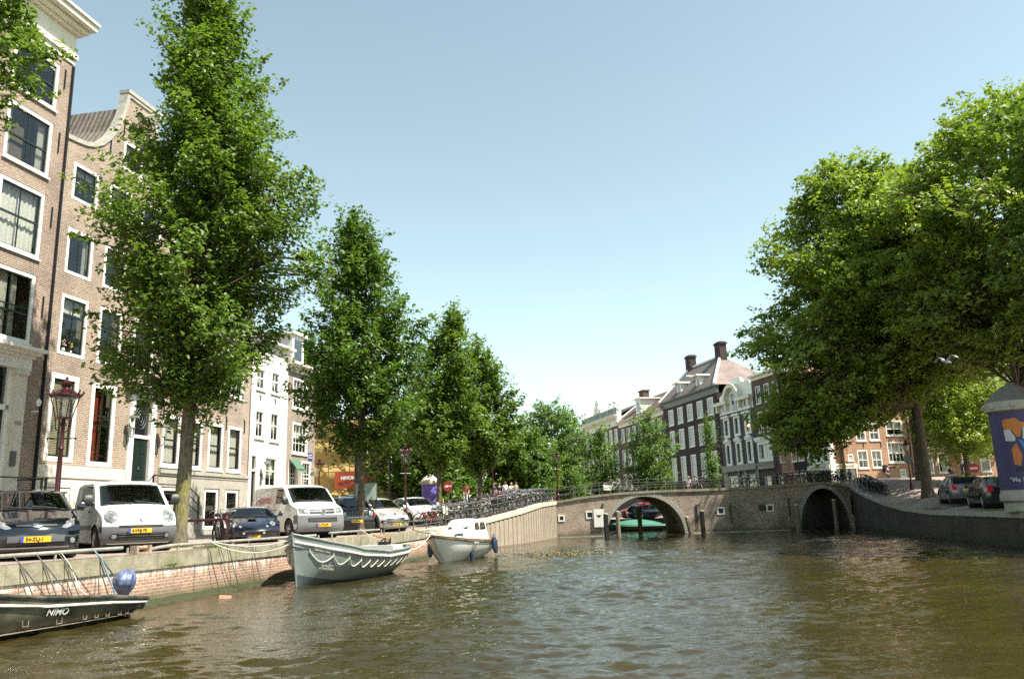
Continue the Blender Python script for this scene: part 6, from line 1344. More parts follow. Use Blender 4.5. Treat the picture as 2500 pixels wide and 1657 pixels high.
# white panel van
def d3(c):
    p, e, f = c['patch'], c['ell'], c['strip']
    for s_ in (-1, 1):
        hl = p([(s_ * .5, .84), (s_ * .84, .86), (s_ * .86, 1.04), (s_ * .7, 1.05), (s_ * .52, 1.02)], 'headlight', 'lens', out=.015, dome=.02); p(e(s_ * .66, .94, .07, .07), 'reflector', 'alloy', hl, out=.03, dome=.02)
    for z in (.88, .98): f(-.47, .47, z - .035, z + .03, 'grille', 'ink', out=.02); f(-.47, .47, z + .03, z + .042, 'chrome_trim', 'alloy', out=.03)
    em = p(e(0, .93, .105, .105), 'emblem', 'chrome', out=.035, dome=.0); p(e(0, .93, .085, .085), 'emblem_disc', 'ink', em, out=.04)
    X_ = c['fx'](0, .93) + .05; g = MB(); g.tube([(X_, -.055, .985), (X_, -.02, .935), (X_, 0, .975), (X_, .02, .935), (X_, .055, .985)], .008, 4); g.tube([(X_, -.07, .94), (X_, -.035, .865), (X_, 0, .92), (X_, .035, .865), (X_, .07, .94)], .008, 4); g.build('emblem_letters', M['chrome'], em)
    g = f(-.55, .55, .56, .7, 'lower_grille', 'ink', out=.028)
    for z in (.6, .64): f(-.52, .52, z - .007, z + .007, 'slat', 'greyplastic', g, out=.036)
    c['plate'](.44, '2-VTH-59'); c['mirror'](1.0, 1.28, s=1.5)
    text('vgendt', .42, 'side_lettering', mat('red_lettering', (.4, .03, .03), .5), c['t'], (-3.3, -.965, 1.42), (pi / 2, 0, 0), shear=.35, sx=1.1)
    text('catering', .12, 'side_lettering', mat('red_lettering', (.4, .03, .03), .5), c['t'], (-3.0, -.965, 1.12), (pi / 2, 0, 0))
    g = MB(); g.box(-2.25, -2.15, -.965, -.945, 1.0, 1.04); g.box(-2.6, -2.5, -.965, -.945, 1.0, 1.04); g.build('door_handle', M['blackplastic'], c['t'])
    g = MB(); g.box(-2.335, -2.33, -.957, -.945, .4, 1.25); g.box(-4.1, -4.095, -.957, -.945, .4, 1.8); g.build('door_seam', M['ink'], c['t'])
M['vanplastic'] = mat('mid_grey_bumper', (.17, .17, .175), .5, var=.05)
car('panel_van', 'white panel van with grey bumper and red script on its side', (-7.75, 32.7, 1.32), HD, 4.9, 1.9, 1.96,
    [(.12, .22, .16, 0), (.02, .38, .2, 0), (0, .55, .22, 0), (.02, .72, .22, 0), (.08, .92, .22, 0), (.2, 1.08, .2, .04), (.78, 1.26, .14, .06), (1.5, 1.85, .1, .08), (1.9, 1.94, .03, .08), (4.5, 1.95, 0, .08), (4.8, 1.85, -.02, .06), (4.87, 1.2, -.03, .0), (4.9, .6, -.05, 0), (4.88, .3, -.05, 0)],
    1.26, .86, white, (.92, 3.95), .34, (6, 7), [[(1.2, 1.27), (1.75, 1.78), (2.28, 1.78), (2.28, 1.24)]], 1.12, 'vanplastic', .8, d3, cat='van')
# roadster
def d4(c):
    p, e, f = c['patch'], c['ell'], c['strip']
    for s_ in (-1, 1):
        hl = p(e(s_ * .6, .58, .1, .07), 'headlight', 'lens', out=.03, dome=.04); p(e(s_ * .6, .58, .05, .04), 'reflector', 'alloy', hl, out=.06, dome=.02); p(e(s_ * .4, .5, .045, .035), 'indicator', 'lens', out=.03, dome=.02); p(e(s_ * .3, .3, .04, .04), 'fog_lamp', 'chrome', out=.04)
    p([(-.4, .24), (.4, .24), (.45, .3), (.3, .37), (-.3, .37), (-.45, .3)], 'grille', 'ink', out=.02); c['plate'](.2, '63-RF-XV', w=.2, h=.04); c['mirror'](1.1, .82, c['paint'], .85)
    g = MB(); g.prism([(-.15, .0), (.15, .0), (.08, .3), (-.08, .3)], 0, .01, fn=lambda u, v, w: (-.62 - v, u, .715 + v * .22 + w)); g.build('bonnet_vent', M['ink'], c['t'])
blu = paintm('ink_blue_car_paint', (.006, .008, .017), .15)
car('roadster_car', 'low dark blue roadster parked between the tree trunk and white panel van', (-9.1, 28.3, 1.3), R_(-66), 3.78, 1.72, 1.14,
    [(.2, .14, .22, 0), (.05, .24, .25, 0), (0, .36, .27, 0), (.06, .46, .28, .0), (.25, .56, .26, .03), (.5, .64, .2, .04), (1.0, .79, .14, .05), (1.6, 1.08, .14, .05), (1.85, 1.13, .04, .05), (2.3, 1.12, 0, .05), (2.9, .93, -.0, .04), (3.6, .86, -.1, .03), (3.78, .55, -.12, 0), (3.7, .25, -.1, 0)],
    .78, .66, blu, (.75, 3.05), .3, (6, 7), [[(1.4, .8), (1.75, 1.02), (2.2, 1.03), (2.3, .82)]], 1.12, None, .4, d4)
# black off-roader
def d5(c):
    p, e, f = c['patch'], c['ell'], c['strip']
    for s_ in (-1, 1): hl = p(e(s_ * .62, .86, .105, .105), 'headlight', 'lens', out=.03, dome=.03); p(e(s_ * .8, .8, .04, .07), 'indicator', 'tail', out=.03)
    for k in range(7): p(rect_(-.42 + k * .12, -.36 + k * .12, .75, .99), 'grille_slot', 'ink', out=.03)
    f(-.46, .46, .72, .74, 'chrome_trim', 'alloy', out=.035); f(-.46, .46, 1.0, 1.015, 'chrome_trim', 'alloy', out=.035)
    f(-.5, .5, .3, .38, 'lower_grille', 'ink', out=.03); c['plate'](.55, '19-XP-BK', y=-.05); c['mirror'](1.35, 1.12, c['paint'])
def rect_(a, b, c, d): return [(a, c), (b, c), (b, d), (a, d)]
blk = paintm('black_car_paint', (.008, .009, .009), .2)
car('off_road_car', 'black boxy off-road car with slotted grille beside the panel van', (-7.25, 37.1, 1.33), R_(-62), 4.4, 1.78, 1.67,
    [(.06, .26, .1, 0), (0, .42, .12, 0), (0, .6, .12, 0), (.0, .75, .12, 0), (.03, .96, .12, 0), (.1, 1.04, .12, .03), (1.25, 1.15, .08, .05), (1.85, 1.58, .08, .06), (2.15, 1.66, .02, .06), (4.0, 1.64, 0, .06), (4.25, 1.55, -.03, .04), (4.36, 1.1, -.03, 0), (4.4, .5, -.05, 0), (4.35, .3, -.05, 0)],
    1.12, .84, blk, (.85, 3.45), .36, (6, 7), [[(1.5, 1.15), (1.95, 1.52), (2.5, 1.54), (2.5, 1.13)], [(2.57, 1.13), (2.57, 1.54), (3.4, 1.53), (3.4, 1.13)]], 1.04, 'blackplastic', .5, d5)
# silver hatchback
def d6(c):
    p, e, f = c['patch'], c['ell'], c['strip']
    for s_ in (-1, 1): hl = p([(s_ * .42, .74), (s_ * .62, .68), (s_ * .76, .76), (s_ * .76, .9), (s_ * .66, .92), (s_ * .5, .84)], 'headlight', 'lens', out=.015, dome=.03); p(e(s_ * .66, .42, .07, .06), 'fog_lamp', 'ink', out=.02)
    f(-.75, .75, .46, .52, 'bumper_strip', 'blackplastic', out=.04); p([(-.4, .53), (.4, .53), (.5, .58), (.42, .62), (-.42, .62), (-.5, .58)], 'grille', 'ink', out=.02)
    p([(-.45, .36), (.45, .36), (.5, .44), (-.5, .44)], 'lower_grille', 'ink', out=.02)
    p([(-.02, .68), (.05, .7), (.04, .8), (.07, .84), (-.01, .83), (-.06, .78), (-.03, .74)], 'emblem', 'chrome', out=.02); c['plate'](.31, '44-RX-LV', y=-.03); c['mirror'](1.0, 1.06, c['paint'])
silv = paintm('silver_car_paint', (.5, .48, .45), .3, 1.0, .35)
car('hatchback_car', 'silver hatchback with dark bumper strip behind the slender second elm', (-5.75, 39.1, 1.38), HD, 3.75, 1.7, 1.61,
    [(.14, .18, .2, 0), (.03, .3, .24, 0), (0, .45, .26, 0), (.05, .6, .26, 0), (.16, .74, .26, .02), (.35, .86, .22, .05), (.85, 1.06, .14, .07), (1.6, 1.50, .12, .08), (1.95, 1.59, .04, .08), (3.0, 1.58, 0, .08), (3.4, 1.5, -.03, .06), (3.66, 1.05, -.06, .02), (3.75, .6, -.1, 0), (3.7, .25, -.1, 0)],
    1.03, .76, silv, (.75, 3.05), .31, (6, 7), [[(1.15, 1.05), (1.75, 1.46), (2.6, 1.49), (2.6, 1.03)], [(2.68, 1.04), (2.68, 1.48), (3.1, 1.45), (3.3, 1.1)]], 1.02, None, .4, d6)
def d7(c):
    p, e, f = c['patch'], c['ell'], c['strip']
    for s_ in (-1, 1): p([(s_ * .44, .66), (s_ * .62, .62), (s_ * .74, .72), (s_ * .76, .88), (s_ * .64, .86)], 'headlight', 'lens', out=.015, dome=.03); p(e(s_ * .64, .34, .09, .05), 'fog_lamp', 'ink', out=.02)
    f(-.38, .38, .6, .66, 'grille', 'ink', out=.02); p([(-.04, .66), (.04, .66), (0, .72)], 'emblem', 'red', out=.03); f(-.42, .42, .27, .37, 'lower_grille', 'ink', out=.02); c['plate'](.49, '59-TP-GN', y=-.02); c['mirror'](1.05, 1.0, c['paint'])
car('hatchback_car', 'white hatchback at the end of the parked row near the moped', (-4.75, 44.4, 1.58), HD - .12, 3.87, 1.7, 1.5,
    [(.14, .18, .2, 0), (.03, .3, .26, 0), (0, .45, .28, 0), (.05, .58, .28, 0), (.14, .7, .28, .02), (.3, .8, .24, .05), (.85, 1.0, .14, .07), (1.7, 1.42, .12, .08), (2.05, 1.49, .04, .08), (2.9, 1.49, 0, .08), (3.5, 1.4, -.03, .06), (3.78, 1.0, -.06, .02), (3.87, .6, -.1, 0), (3.8, .25, -.1, 0)],
    .98, .76, white, (.78, 3.2), .31, (6, 7), [[(1.2, .98), (1.85, 1.37), (2.4, 1.4), (2.4, .98)], [(2.46, .98), (2.46, 1.4), (3.1, 1.37), (3.3, 1.05)]], 1.04, None, .4, d7)
estate = [(.14, .18, .2, 0), (.03, .3, .22, 0), (0, .45, .24, 0), (.05, .6, .24, 0), (.14, .7, .22, .01), (.3, .78, .2, .04), (1.15, .97, .14, .06), (1.9, 1.38, .12, .07), (2.3, 1.45, .04, .07), (3.6, 1.43, 0, .07), (4.05, 1.35, -.04, .06), (4.38, .98, -.08, .03), (4.45, .6, -.1, 0), (4.4, .25, -.1, 0)]
ew = [[(1.35, .95), (2.0, 1.33), (2.5, 1.35), (2.5, .93)], [(2.57, .93), (2.57, 1.35), (3.3, 1.34), (3.3, .93)], [(3.37, .93), (3.37, 1.33), (3.8, 1.3), (3.95, 1.0)]]
def drear(c):
    t = c['t']; L, hw = c['L'], c['hw']
    for s_ in (-1, 1): g = MB(); g.hexa([(-L + .22, s_ * hw * .78, .72), (-L - .0, s_ * hw * .6, .72), (-L + .0, s_ * hw * .9, .72), (-L + .3, s_ * hw * .99, .74)], [(-L + .3, s_ * hw * .75, .98), (-L + .08, s_ * hw * .62, .98), (-L + .1, s_ * hw * .86, .98), (-L + .38, s_ * hw * .955, .98)]); g.build('tail_light', M['tail'], t)
    g = MB(); g.box(-L - .03, -L + .05, -.28, .28, .6, .72); pl = g.build('number_plate', M['plate'], t); text('27-SZ-KD', .1, 'plate_lettering', M['ink'], pl, (-L - .035, 0, .66), (pi / 2, 0, -pi / 2), sx=.95)
    c['mirror'](1.3, .98, c['paint'])
grn = paintm('near_black_car_paint', (.006, .009, .008), .15)
car('estate_car', 'near black estate car seen from behind beside the big advertising column', (24.75, 43.4, 1.6), R_(73), 4.45, 1.76, 1.46, estate, .93, .78, grn, (.85, 3.5), .32, (6, 7), ew, 1.06, None, .4, drear, rearw=(10, 11))
gry = paintm('grey_car_paint', (.13, .13, .14), .3, 1.0, .3)
car('hatchback_car', 'grey hatchback parked ahead of the near black estate car', (26.3, 49.3, 1.85), R_(73), 4.2, 1.74, 1.46, [(min(a, 4.2) if a < 3 else a - .25, b, c, d) for a, b, c, d in estate], .93, .78, gry, (.82, 3.35), .32, (6, 7), [ew[0], [(2.57, .93), (2.57, 1.35), (3.2, 1.34), (3.5, 1.0)]], 1.05, None, .4, drear, rearw=(10, 11))
suv = [(a, b * (1.16 if b > .5 else 1), c, d) for a, b, c, d in estate]
car('suv_car', 'silver off-road estate glimpsed through the left arch', (12.9, 88.3, 1.12), R_(205), 4.45, 1.8, 1.7, suv, 1.08, .8, silv, (.85, 3.5), .35, (6, 7), [[(x, z * 1.16) for x, z in w] for w in ew], 1.0, None, .4, None, group=None)
car('hatchback_car', 'dark blue car glimpsed through the left arch before the silver one', (15.5, 86.0, 1.12), R_(20), 4.2, 1.74, 1.46, [(a if a < 3 else a - .25, b, c, d) for a, b, c, d in estate], .93, .78, blu, (.82, 3.35), .32, (6, 7), [ew[0]], 1.0, None, .4, None)
redp = paintm('red_car_paint', (.45, .01, .01), .2)
car('hatchback_car', 'red car roof glimpsed behind the silver one through the left arch', (11.6, 90.8, 1.2), R_(205), 4.2, 1.74, 1.6, [(a if a < 3 else a - .25, b * 1.1, c, d) for a, b, c, d in estate], 1.02, .78, redp, (.82, 3.35), .32, (6, 7), [[(x, z * 1.1) for x, z in ew[0]]], 1.05, None, .4, None)
car('van_car', 'dark green car whose roof shows behind the silver hatchback', (-8.2, 46.0, 1.6), R_(-60), 4.2, 1.8, 1.75, [(a if a < 3 else a - .25, b * 1.2, c, d) for a, b, c, d in estate], 1.1, .8, grn, (.82, 3.35), .32, (6, 7), [[(x, z * 1.2) for x, z in ew[0]]], 1.05, None, .4, None)
# ================================================================== boats
def hull(par, L, B, bow, mid, stern, names, mats, sw=.9, pointy=2.2, sternr=.35, draft=.35, flare=.12, stripe=.14, inner=True, nu=34, transom=False, rake=.12):
    """local +X towards the bow, origin at waterline midships"""
    def bb(u):      # u 0 bow .. 1 stern, half beam at the sheer
        f = 1 - (1 - min(1, u / .42)) ** pointy; g = 1.0
        if u > .62: q = (u - .62) / .38; g = math.sqrt(max(0, 1 - q ** 2.6 * (1 - sternr ** 2))) if transom else math.sqrt(max(0.0, 1 - q ** 2.4))
        return B / 2 * max(.015, f * g)
    def zz(u): return float(np.interp(u, [0, .12, .3, .55, .8, 1], [bow, bow - (bow - mid) * .38, bow - (bow - mid) * .78, mid, mid + (stern - mid) * .45, stern]))
    def xx(u, k):      # k 0 keel .. 1 sheer, raked ends
        return L / 2 - u * L - (rake * L * (1 - k) * (1 - u) ** 6) + ((.05 if transom else .12) * L * (1 - k) * u ** 6)
    ks = [0, .15, .3, .42, .5, .6, .75, .9, 1]
    def pt(u, k, s_):
        zb = -draft * (1 - .75 * (abs(u - .5) * 2) ** 3); zt = zz(u); z = zb + (zt - zb) * k; w = bb(u) * (1 - (1 - k) ** 2.4 * 1.0) * (1 - flare * (1 - k)); return (xx(u, k), s_ * w, z)
    us = [0, .01, .03] + [i / nu for i in range(2, nu + 1)]
    mb = MB()
    for s_ in (-1, 1): mb.grid([[pt(u, k, s_) for k in ks] for u in us])
    if transom: mb.add([pt(1, k, -1) for k in ks] + [pt(1, k, 1) for k in ks[::-1]], [tuple(range(2 * len(ks)))])
    h = mb.build('hull', mats[0], par, smooth=50)
    return pt, bb, zz, xx, us, h
M['boatgrey'] = mat('grey_green_boat_paint', (.235, .26, .25), .35, var=.08, nscale=1.5, dirt=.3, dirtc=(.09, .1, .09))
M['boatdark'] = mat('dark_grey_boat_paint', (.07, .085, .095), .35, var=.1, dirt=.4, dirtc=(.1, .1, .07))
M['boatblack'] = mat('dirty_black_boat_paint', (.035, .033, .026), .55, var=.3, nscale=3, dirt=.9, dirtc=(.2, .19, .13), bmp=.3, bscale=9)
M['gelcoat'] = mat('aged_white_gelcoat', (.66, .64, .57), .3, var=.06, nscale=1.5, dirt=.45, dirtc=(.38, .35, .24))
M['fender'] = mat('navy_fender', (.02, .035, .07), .5)
BH = R_(-110); BS = R_(-105)
# grey sloop
def local(loc, rz):
    c, s_ = cos(rz), sin(rz); return lambda x, y, z: (loc[0] + c * x - s_ * y, loc[1] + s_ * x + c * y, z)
def seat_boat(L, bx, by, rz): return (bx - cos(rz) * L / 2, by - sin(rz) * L / 2, 0)
L1 = 7.9; loc = seat_boat(L1, -6.95, 25.3, BS); t = thing('open_sloop', 'grey sloop with white rubbing strake and scalloped rope along its sides', 'boat', loc, BS)
pt, bb, zz, xx, us, h_ = hull(t, L1, 2.7, 1.6, .86, .95, None, (M['boatgrey'],), pointy=2.7, stripe=.14, rake=.05)
def follow(k, off, r, m, nm, par, u0=0.0, u1=1.0, n=40, sides=(-1, 1), seg=6):
    for s_ in sides:
        g = MB(); P_ = []
        for i in range(n + 1):
            u = u0 + (u1 - u0) * i / n; p = pt(u, k, s_); P_.append((p[0], p[1] + s_ * off, p[2]))
        g.tube(P_, r, seg); g.build(nm, m, par, smooth=60)
follow(.86, .02, .045, M['gelcoat'], 'rubbing_strake', t); follow(1.0, 0, .035, M['boatgrey'], 'gunwale', t)
g = MB()
for s_ in (-1, 1): g.grid([[(lambda p: (p[0], p[1] + s_ * .008, p[2]))(pt(u, k, s_)) for k in (0, .2, .28)] for u in us])
g.build('boot_stripe', M['boatdark'], t, smooth=50)
g = MB(); g.tube([(xx(0, 1) + .03, 0, 1.66), (xx(0, .7) + .03, 0, 1.1), (xx(0, .3) + .04, 0, .4), (xx(0, 0) + .02, 0, -.3)], .03, 6); g.build('stem', M['boatgrey'], t)
g = MB(); lv = [(u, min(zz(u) - .3, .75)) for u in us if .18 < u < .97]
g.grid([[(xx(u, .8), -bb(u) * .86, z), (xx(u, .8), bb(u) * .86, z)] for u, z in lv]); g.build('inner_deck', M['boatgrey'], t, fix=False)
g = MB()
for s_ in (-1, 1): g.grid([[(xx(u, 1), s_ * bb(u), zz(u)), (xx(u, 1), s_ * bb(u) * .84, zz(u) + .005), (xx(u, 1), s_ * bb(u) * .83, zz(u) - .35)] for u in us if u < .985])
g.build('side_deck', M['boatgrey'], t, fix=False)
g = MB(); g.grid([[(xx(u, 1), -bb(u) * .95, zz(u) - .08), (xx(u, 1), 0, zz(u) - .02), (xx(u, 1), bb(u) * .95, zz(u) - .08)] for u in us if u <= .24]); g.build('foredeck', M['boatgrey'], t, smooth=40, fix=False)
g = MB(); g.box(-3.0, -2.1, -.7, .7, .75, 1.0); g.build('bench', M['gelcoat'], t)
g = MB(); g.box(-.3, .1, -.95, .95, .78, .86); g.build('thwart', M['wood'], t)
g = MB(); g.tube([(-3.1, .1, 1.2), (-2.2, -.15, 1.38)], .035, 6); g.build('tiller', M['orangewood'], t)
g = MB(); g.tube([(-3.15, .1, .9), (-3.15, .1, 1.25)], .05, 6); g.box(-2.9, -2.5, -.1, .25, 1.0, 1.12); g.tube([(-2.7, .1, 1.1), (-2.5, .2, 1.25), (-2.3, .1, 1.15)], .03, 5); g.build('steering_gear', M['black'], t)
for s_ in (-1, 1):
    nl = 13
    for i in range(nl):
        u0 = .045 + .93 * (i / nl) ** .92; u1 = .045 + .93 * ((i + 1) / nl) ** .92; P_ = []
        for j in range(9):
            q = j / 8; u = u0 + (u1 - u0) * q; p = pt(u, .74 - .16 * 4 * q * (1 - q), s_); P_.append((p[0], p[1] + s_ * .035, p[2]))
        g = MB(); g.tube(P_, .017, 5); g.tube([(P_[0][0], P_[0][1], P_[0][2] - .02), (P_[0][0], P_[0][1], P_[0][2] + .09)], .012, 4); g.build('rope_loop', M['rope'], t)
def side_text(body, u, k, size, m, par, s_=1, off=.02):
    p = Vector(pt(u, k, s_)); q = Vector(pt(u + .02, k, s_)); d = (q - p).normalized(); up_ = Vector(pt(u, k + .05, s_)) - p; up_ = (up_ - d * up_.dot(d)).normalized(); n = d.cross(up_)
    if s_ < 0: d = -d; n = d.cross(up_)
    o = text(body, size, 'boat_lettering', m, par, (0, 0, 0), (0, 0, 0), bold=.002); mw = Matrix((d, up_, n)).transposed().to_4x4(); mw.translation = p + n * off; o.matrix_local = mw
# side with +Y local is to the camera's right when the bow points at us: the letters read from the bow backwards
side_text('CAPACITY\n14 PERSONEN', .12, .5, .095, M['gelcoat'], h_, 1); side_text('CONSTANCE', .09, .8, .09, M['gelcoat'], h_, 1)
# white cruiser
L2_ = 5.5; loc = seat_boat(L2_, -3.75, 35.9, BH); t = thing('cabin_cruiser', 'small white cabin cruiser with navy fenders moored below the ribbed quay', 'boat', loc, BH)
pt, bb, zz, xx, us, h_ = hull(t, L2_, 2.2, 1.22, .9, .8, None, (mat('white_hull_paint', (.8, .78, .72), .3, var=.04, dirt=.3, dirtc=(.5, .46, .33)),), pointy=2.3, transom=True, sternr=.8, rake=.2, flare=.2)
follow(.93, .015, .04, M['boatblack'], 'rubbing_strake', t); follow(1.0, .0, .03, M['orangewood'], 'gunwale', t)
g = MB(); g.grid([[(xx(u, 1), -bb(u), zz(u)), (xx(u, 1), -bb(u) * .5, zz(u) + .06), (xx(u, 1), 0, zz(u) + .08), (xx(u, 1), bb(u) * .5, zz(u) + .06), (xx(u, 1), bb(u), zz(u))] for u in us]); g.build('deck', M['gelcoat'], t, smooth=40, fix=False)
g = MB()
st = [(1.75, .35, .35, .97, 1.08), (1.3, .58, .52, .97, 1.2), (.5, .78, .68, .95, 1.3), (.1, .82, .7, .94, 1.34), (-.35, .84, .64, .92, 1.74), (-.6, .84, .64, .9, 1.83), (-1.4, .84, .66, .88, 1.83), (-1.75, .84, .66, .88, 1.76), (-1.8, .84, .66, .88, .95)]
g.grid([[(x, -wb, zb), (x, -wt, zt - .06), (x, -wt * .8, zt), (x, 0, zt + .04), (x, wt * .8, zt), (x, wt, zt - .06), (x, wb, zb)] for x, wb, wt, zb, zt in st]); cb2 = g.build('cabin', M['gelcoat'], t, smooth=35, fix=False)
g = MB()
for a, b in ((-.5, .0), (.1, .5)): g.add([(.06, a, 1.4), (.06, b, 1.4), (-.3, b * .96, 1.68), (-.3, a * .96, 1.68)], [(0, 1, 2, 3)])
g.build('windscreen', M['carglass'], cb2, fix=False)
for s_ in (-1, 1):
    for a, b in ((-.3, -.8), (-.9, -1.55)): g = MB(); g.add([(a, s_ * .775, 1.36), (b, s_ * .775, 1.36), (b, s_ * .7, 1.68), (a - .12, s_ * .7, 1.68)], [(0, 1, 2, 3)]); g.build('side_window', M['carglass'], cb2, fix=False)
    g = MB(); g.add([(1.5, s_ * .475, 1.1), (.85, s_ * .655, 1.08), (.85, s_ * .63, 1.24), (1.45, s_ * .45, 1.2)], [(0, 1, 2, 3)]); g.build('porthole', M['carglass'], cb2, fix=False)
g = MB()
for i in range(5): u = .04 + .11 * i; p = pt(u, 1, 1); q = pt(u, 1, -1); [g.tube([p_, (p_[0], p_[1] * .95, p_[2] + .42)], .012, 5) for p_ in (p, q)]
for s_ in (-1, 1): g.tube([(pt(.04 + .11 * i, 1, s_)[0], pt(.04 + .11 * i, 1, s_)[1] * .95, pt(.04 + .11 * i, 1, s_)[2] + .42) for i in range(5)], .013, 5)
g.build('pulpit_rail', M['chrome'], t)
side_text('Aquanaut', .42, .9, .15, M['gelcoat'], h_, 1, .05)
for i, (u, k) in enumerate(((.42, .45), (.78, .85), (.86, .72), (.93, .65))):
    p = pt(u, k, 1); g = MB(); g.lathe([(.0, -.34), (.09, -.27), (.11, 0), (.09, .25), (.03, .33), (.03, .4)], 12, (p[0], p[1] + .14, p[2] + .02)); g.tube([(p[0], p[1] + .14, p[2] + .38), (pt(u, 1, 1)[0], pt(u, 1, 1)[1], pt(u, 1, 1)[2] + .1)], .01, 4)
    o = g.build('boat_fender', M['fender']); o.location = t.location; o.rotation_euler = t.rotation_euler; tag(o, ['navy fender amidships on the white cruiser, hanging alone', 'upper navy fender on the white cruiser, first of three near the stern', 'middle one of three navy fenders near the cruiser stern', 'rearmost navy fender at the cruiser stern'][i], 'fender', 'navy fenders on the white cruiser')
p = pt(.1, .5, -1); g = MB(); g.lathe([(.0, -.34), (.1, -.27), (.12, 0), (.1, .25), (.03, .33)], 12, (p[0], p[1] - .14, p[2] + .1)); o = g.build('boat_fender', M['fender']); o.location = t.location; o.rotation_euler = t.rotation_euler; tag(o, 'dark fender on the shaded quay side of the cruiser bow', 'fender', 'navy fenders on the white cruiser')
# black workboat at the left
L3_ = 6.6; H3 = R_(-107); sx, sy = -9.12, 19.3; loc = (sx + cos(H3) * L3_ / 2, sy + sin(H3) * L3_ / 2, 0)
t = thing('black_workboat', 'weathered black boat lettered NIMO with rusty fittings by the quay wall', 'boat', loc, H3)
pt, bb, zz, xx, us, h_ = hull(t, L3_, 1.65, 1.75, .68, .38, None, (M['boatblack'],), pointy=2.0, transom=True, sternr=.75, draft=.3)
follow(.84, .012, .03, M['gelcoat'], 'rubbing_strake', t, .0, 1.0); follow(1.0, .0, .04, M['boatblack'], 'gunwale', t)
g = MB(); g.grid([[(xx(u, .8), -bb(u) * .85, .1), (xx(u, .8), bb(u) * .85, .1)] for u in us if .1 < u < .98]); g.build('bottom_boards', M['wood'], t, fix=False)
g = MB(); [g.grid([[(xx(u, 1), s_ * bb(u), zz(u)), (xx(u, 1), s_ * bb(u) * .9, zz(u)), (xx(u, 1), s_ * bb(u) * .86, zz(u) - .25)] for u in us]) for s_ in (-1, 1)]; g.build('inner_side', M['boatblack'], t, fix=False)
g = MB(); g.box(-3.1, -2.6, -.6, .6, .22, .27); g.box(-.6, -.2, -.7, .7, .3, .36); g.build('bench', M['wood'], t)
for u in (.5, .62, .72, .77, .82, .88, .92):
    p = pt(u, .55, 1); g = MB(); a = .075 if u < .65 else .05; g.tube([(p[0] - a, p[1] + .015, p[2] + a), (p[0] + a, p[1] + .02, p[2] + a), (p[0] + a * .7, p[1] + .02, p[2] - a), (p[0] - a * .9, p[1] + .02, p[2] - a), (p[0] - a, p[1] + .015, p[2] + a)], .014, 4); g.build('hull_fitting', M['wood'], t)
side_text('NIMO', .6, .72, .2, M['white'], h_, 1, .015)
# covered outboard
t2 = thing('outboard_motor', 'outboard motor wrapped in a crumpled blue cover at the stern of the black boat', 'outboard motor', (*local(loc, H3)(-L3_ / 2 + .12, 0, 0)[:2], .3), H3); t2.scale = (.8, .74, .9); t2.rotation_euler[0] = -.14
M['bluecover'] = mat('faded_blue_cover', (.085, .11, .2), .38, var=.5, nscale=7, bmp=.9, bscale=9, dirt=.75, dirtc=(.3, .31, .36))
rnd = random.Random(5); g = MB(); rows = []
for r_, z, ox in ((.07, .02, 0), (.12, .06, 0), (.13, .15, 0), (.19, .25, .02), (.28, .36, .05), (.34, .48, .07), (.33, .6, .06), (.26, .71, .03), (.15, .78, .0), (.01, .8, -.02)):
    rows.append([(ox + r_ * cos(a) * (1 + .10 * sin(a * 2 + 1) - (.26 - .25 * z) * abs(sin(a * 3.5 + z * 3)) + .05 * sin(a * 9 + z * 21)) + rnd.uniform(-.012, .012), r_ * sin(a) * (1 + .12 * sin(a * 5 - z * 7)) + rnd.uniform(-.012, .012), z + rnd.uniform(-.01, .01)) for a in [2 * pi * i / 44 for i in range(44)]])
r2_ = []
for ra, rb in zip(rows, rows[1:]):
    for q in (0, .33, .66): r2_.append([tuple(ra[i][k] * (1 - q) + rb[i][k] * q + rnd.uniform(-.007, .007) for k in range(3)) for i in range(44)])
rows = r2_ + [rows[-1]]
g.grid(rows, close=True); g.build('cover', M['bluecover'], t2, smooth=70, fix=False)
g = MB(); g.tube([(-.2, 0, .1), (-.32, 0, -.2), (-.34, 0, -.7)], [.07, .06, .05], 8); g.build('shaft', M['blackplastic'], t2)
g = MB(); g.tube([(.28 * cos(a), .28 * sin(a), .12 + .03 * sin(3 * a)) for a in [2 * pi * i / 14 for i in range(15)]], .016, 5); g.tube([(.25, .1, .1), (.45, .3, -.02), (.5, .15, .02), (.8, .3, .04)], .015, 5); g.build('lashing', M['rope'], t2)
# green covered boat beyond the arch
t = thing('covered_boat', 'boat under a sea green tarpaulin seen through the left arch', 'boat', (11.9, 81.5, 0), R_(172)); pt, bb, zz, xx, us, h_ = hull(t, 5.4, 1.9, .75, .6, .6, None, (M['boatblack'],), transom=True, sternr=.8)
g = MB(); g.grid([[(xx(u, 1), -bb(u) * 1.05, zz(u) - .12), (xx(u, 1), -bb(u) * .95, zz(u) + .02), (xx(u, 1), 0, .62 + .5 * sin(pi * min(1, u * 1.05)) ** .7), (xx(u, 1), bb(u) * .95, zz(u) + .02), (xx(u, 1), bb(u) * 1.05, zz(u) - .12)] for u in us]); g.build('tarpaulin', mat('sea_green_tarp', (.055, .19, .14), .6, var=.15, nscale=2, bmp=.5, bscale=4), t, smooth=60, fix=False)
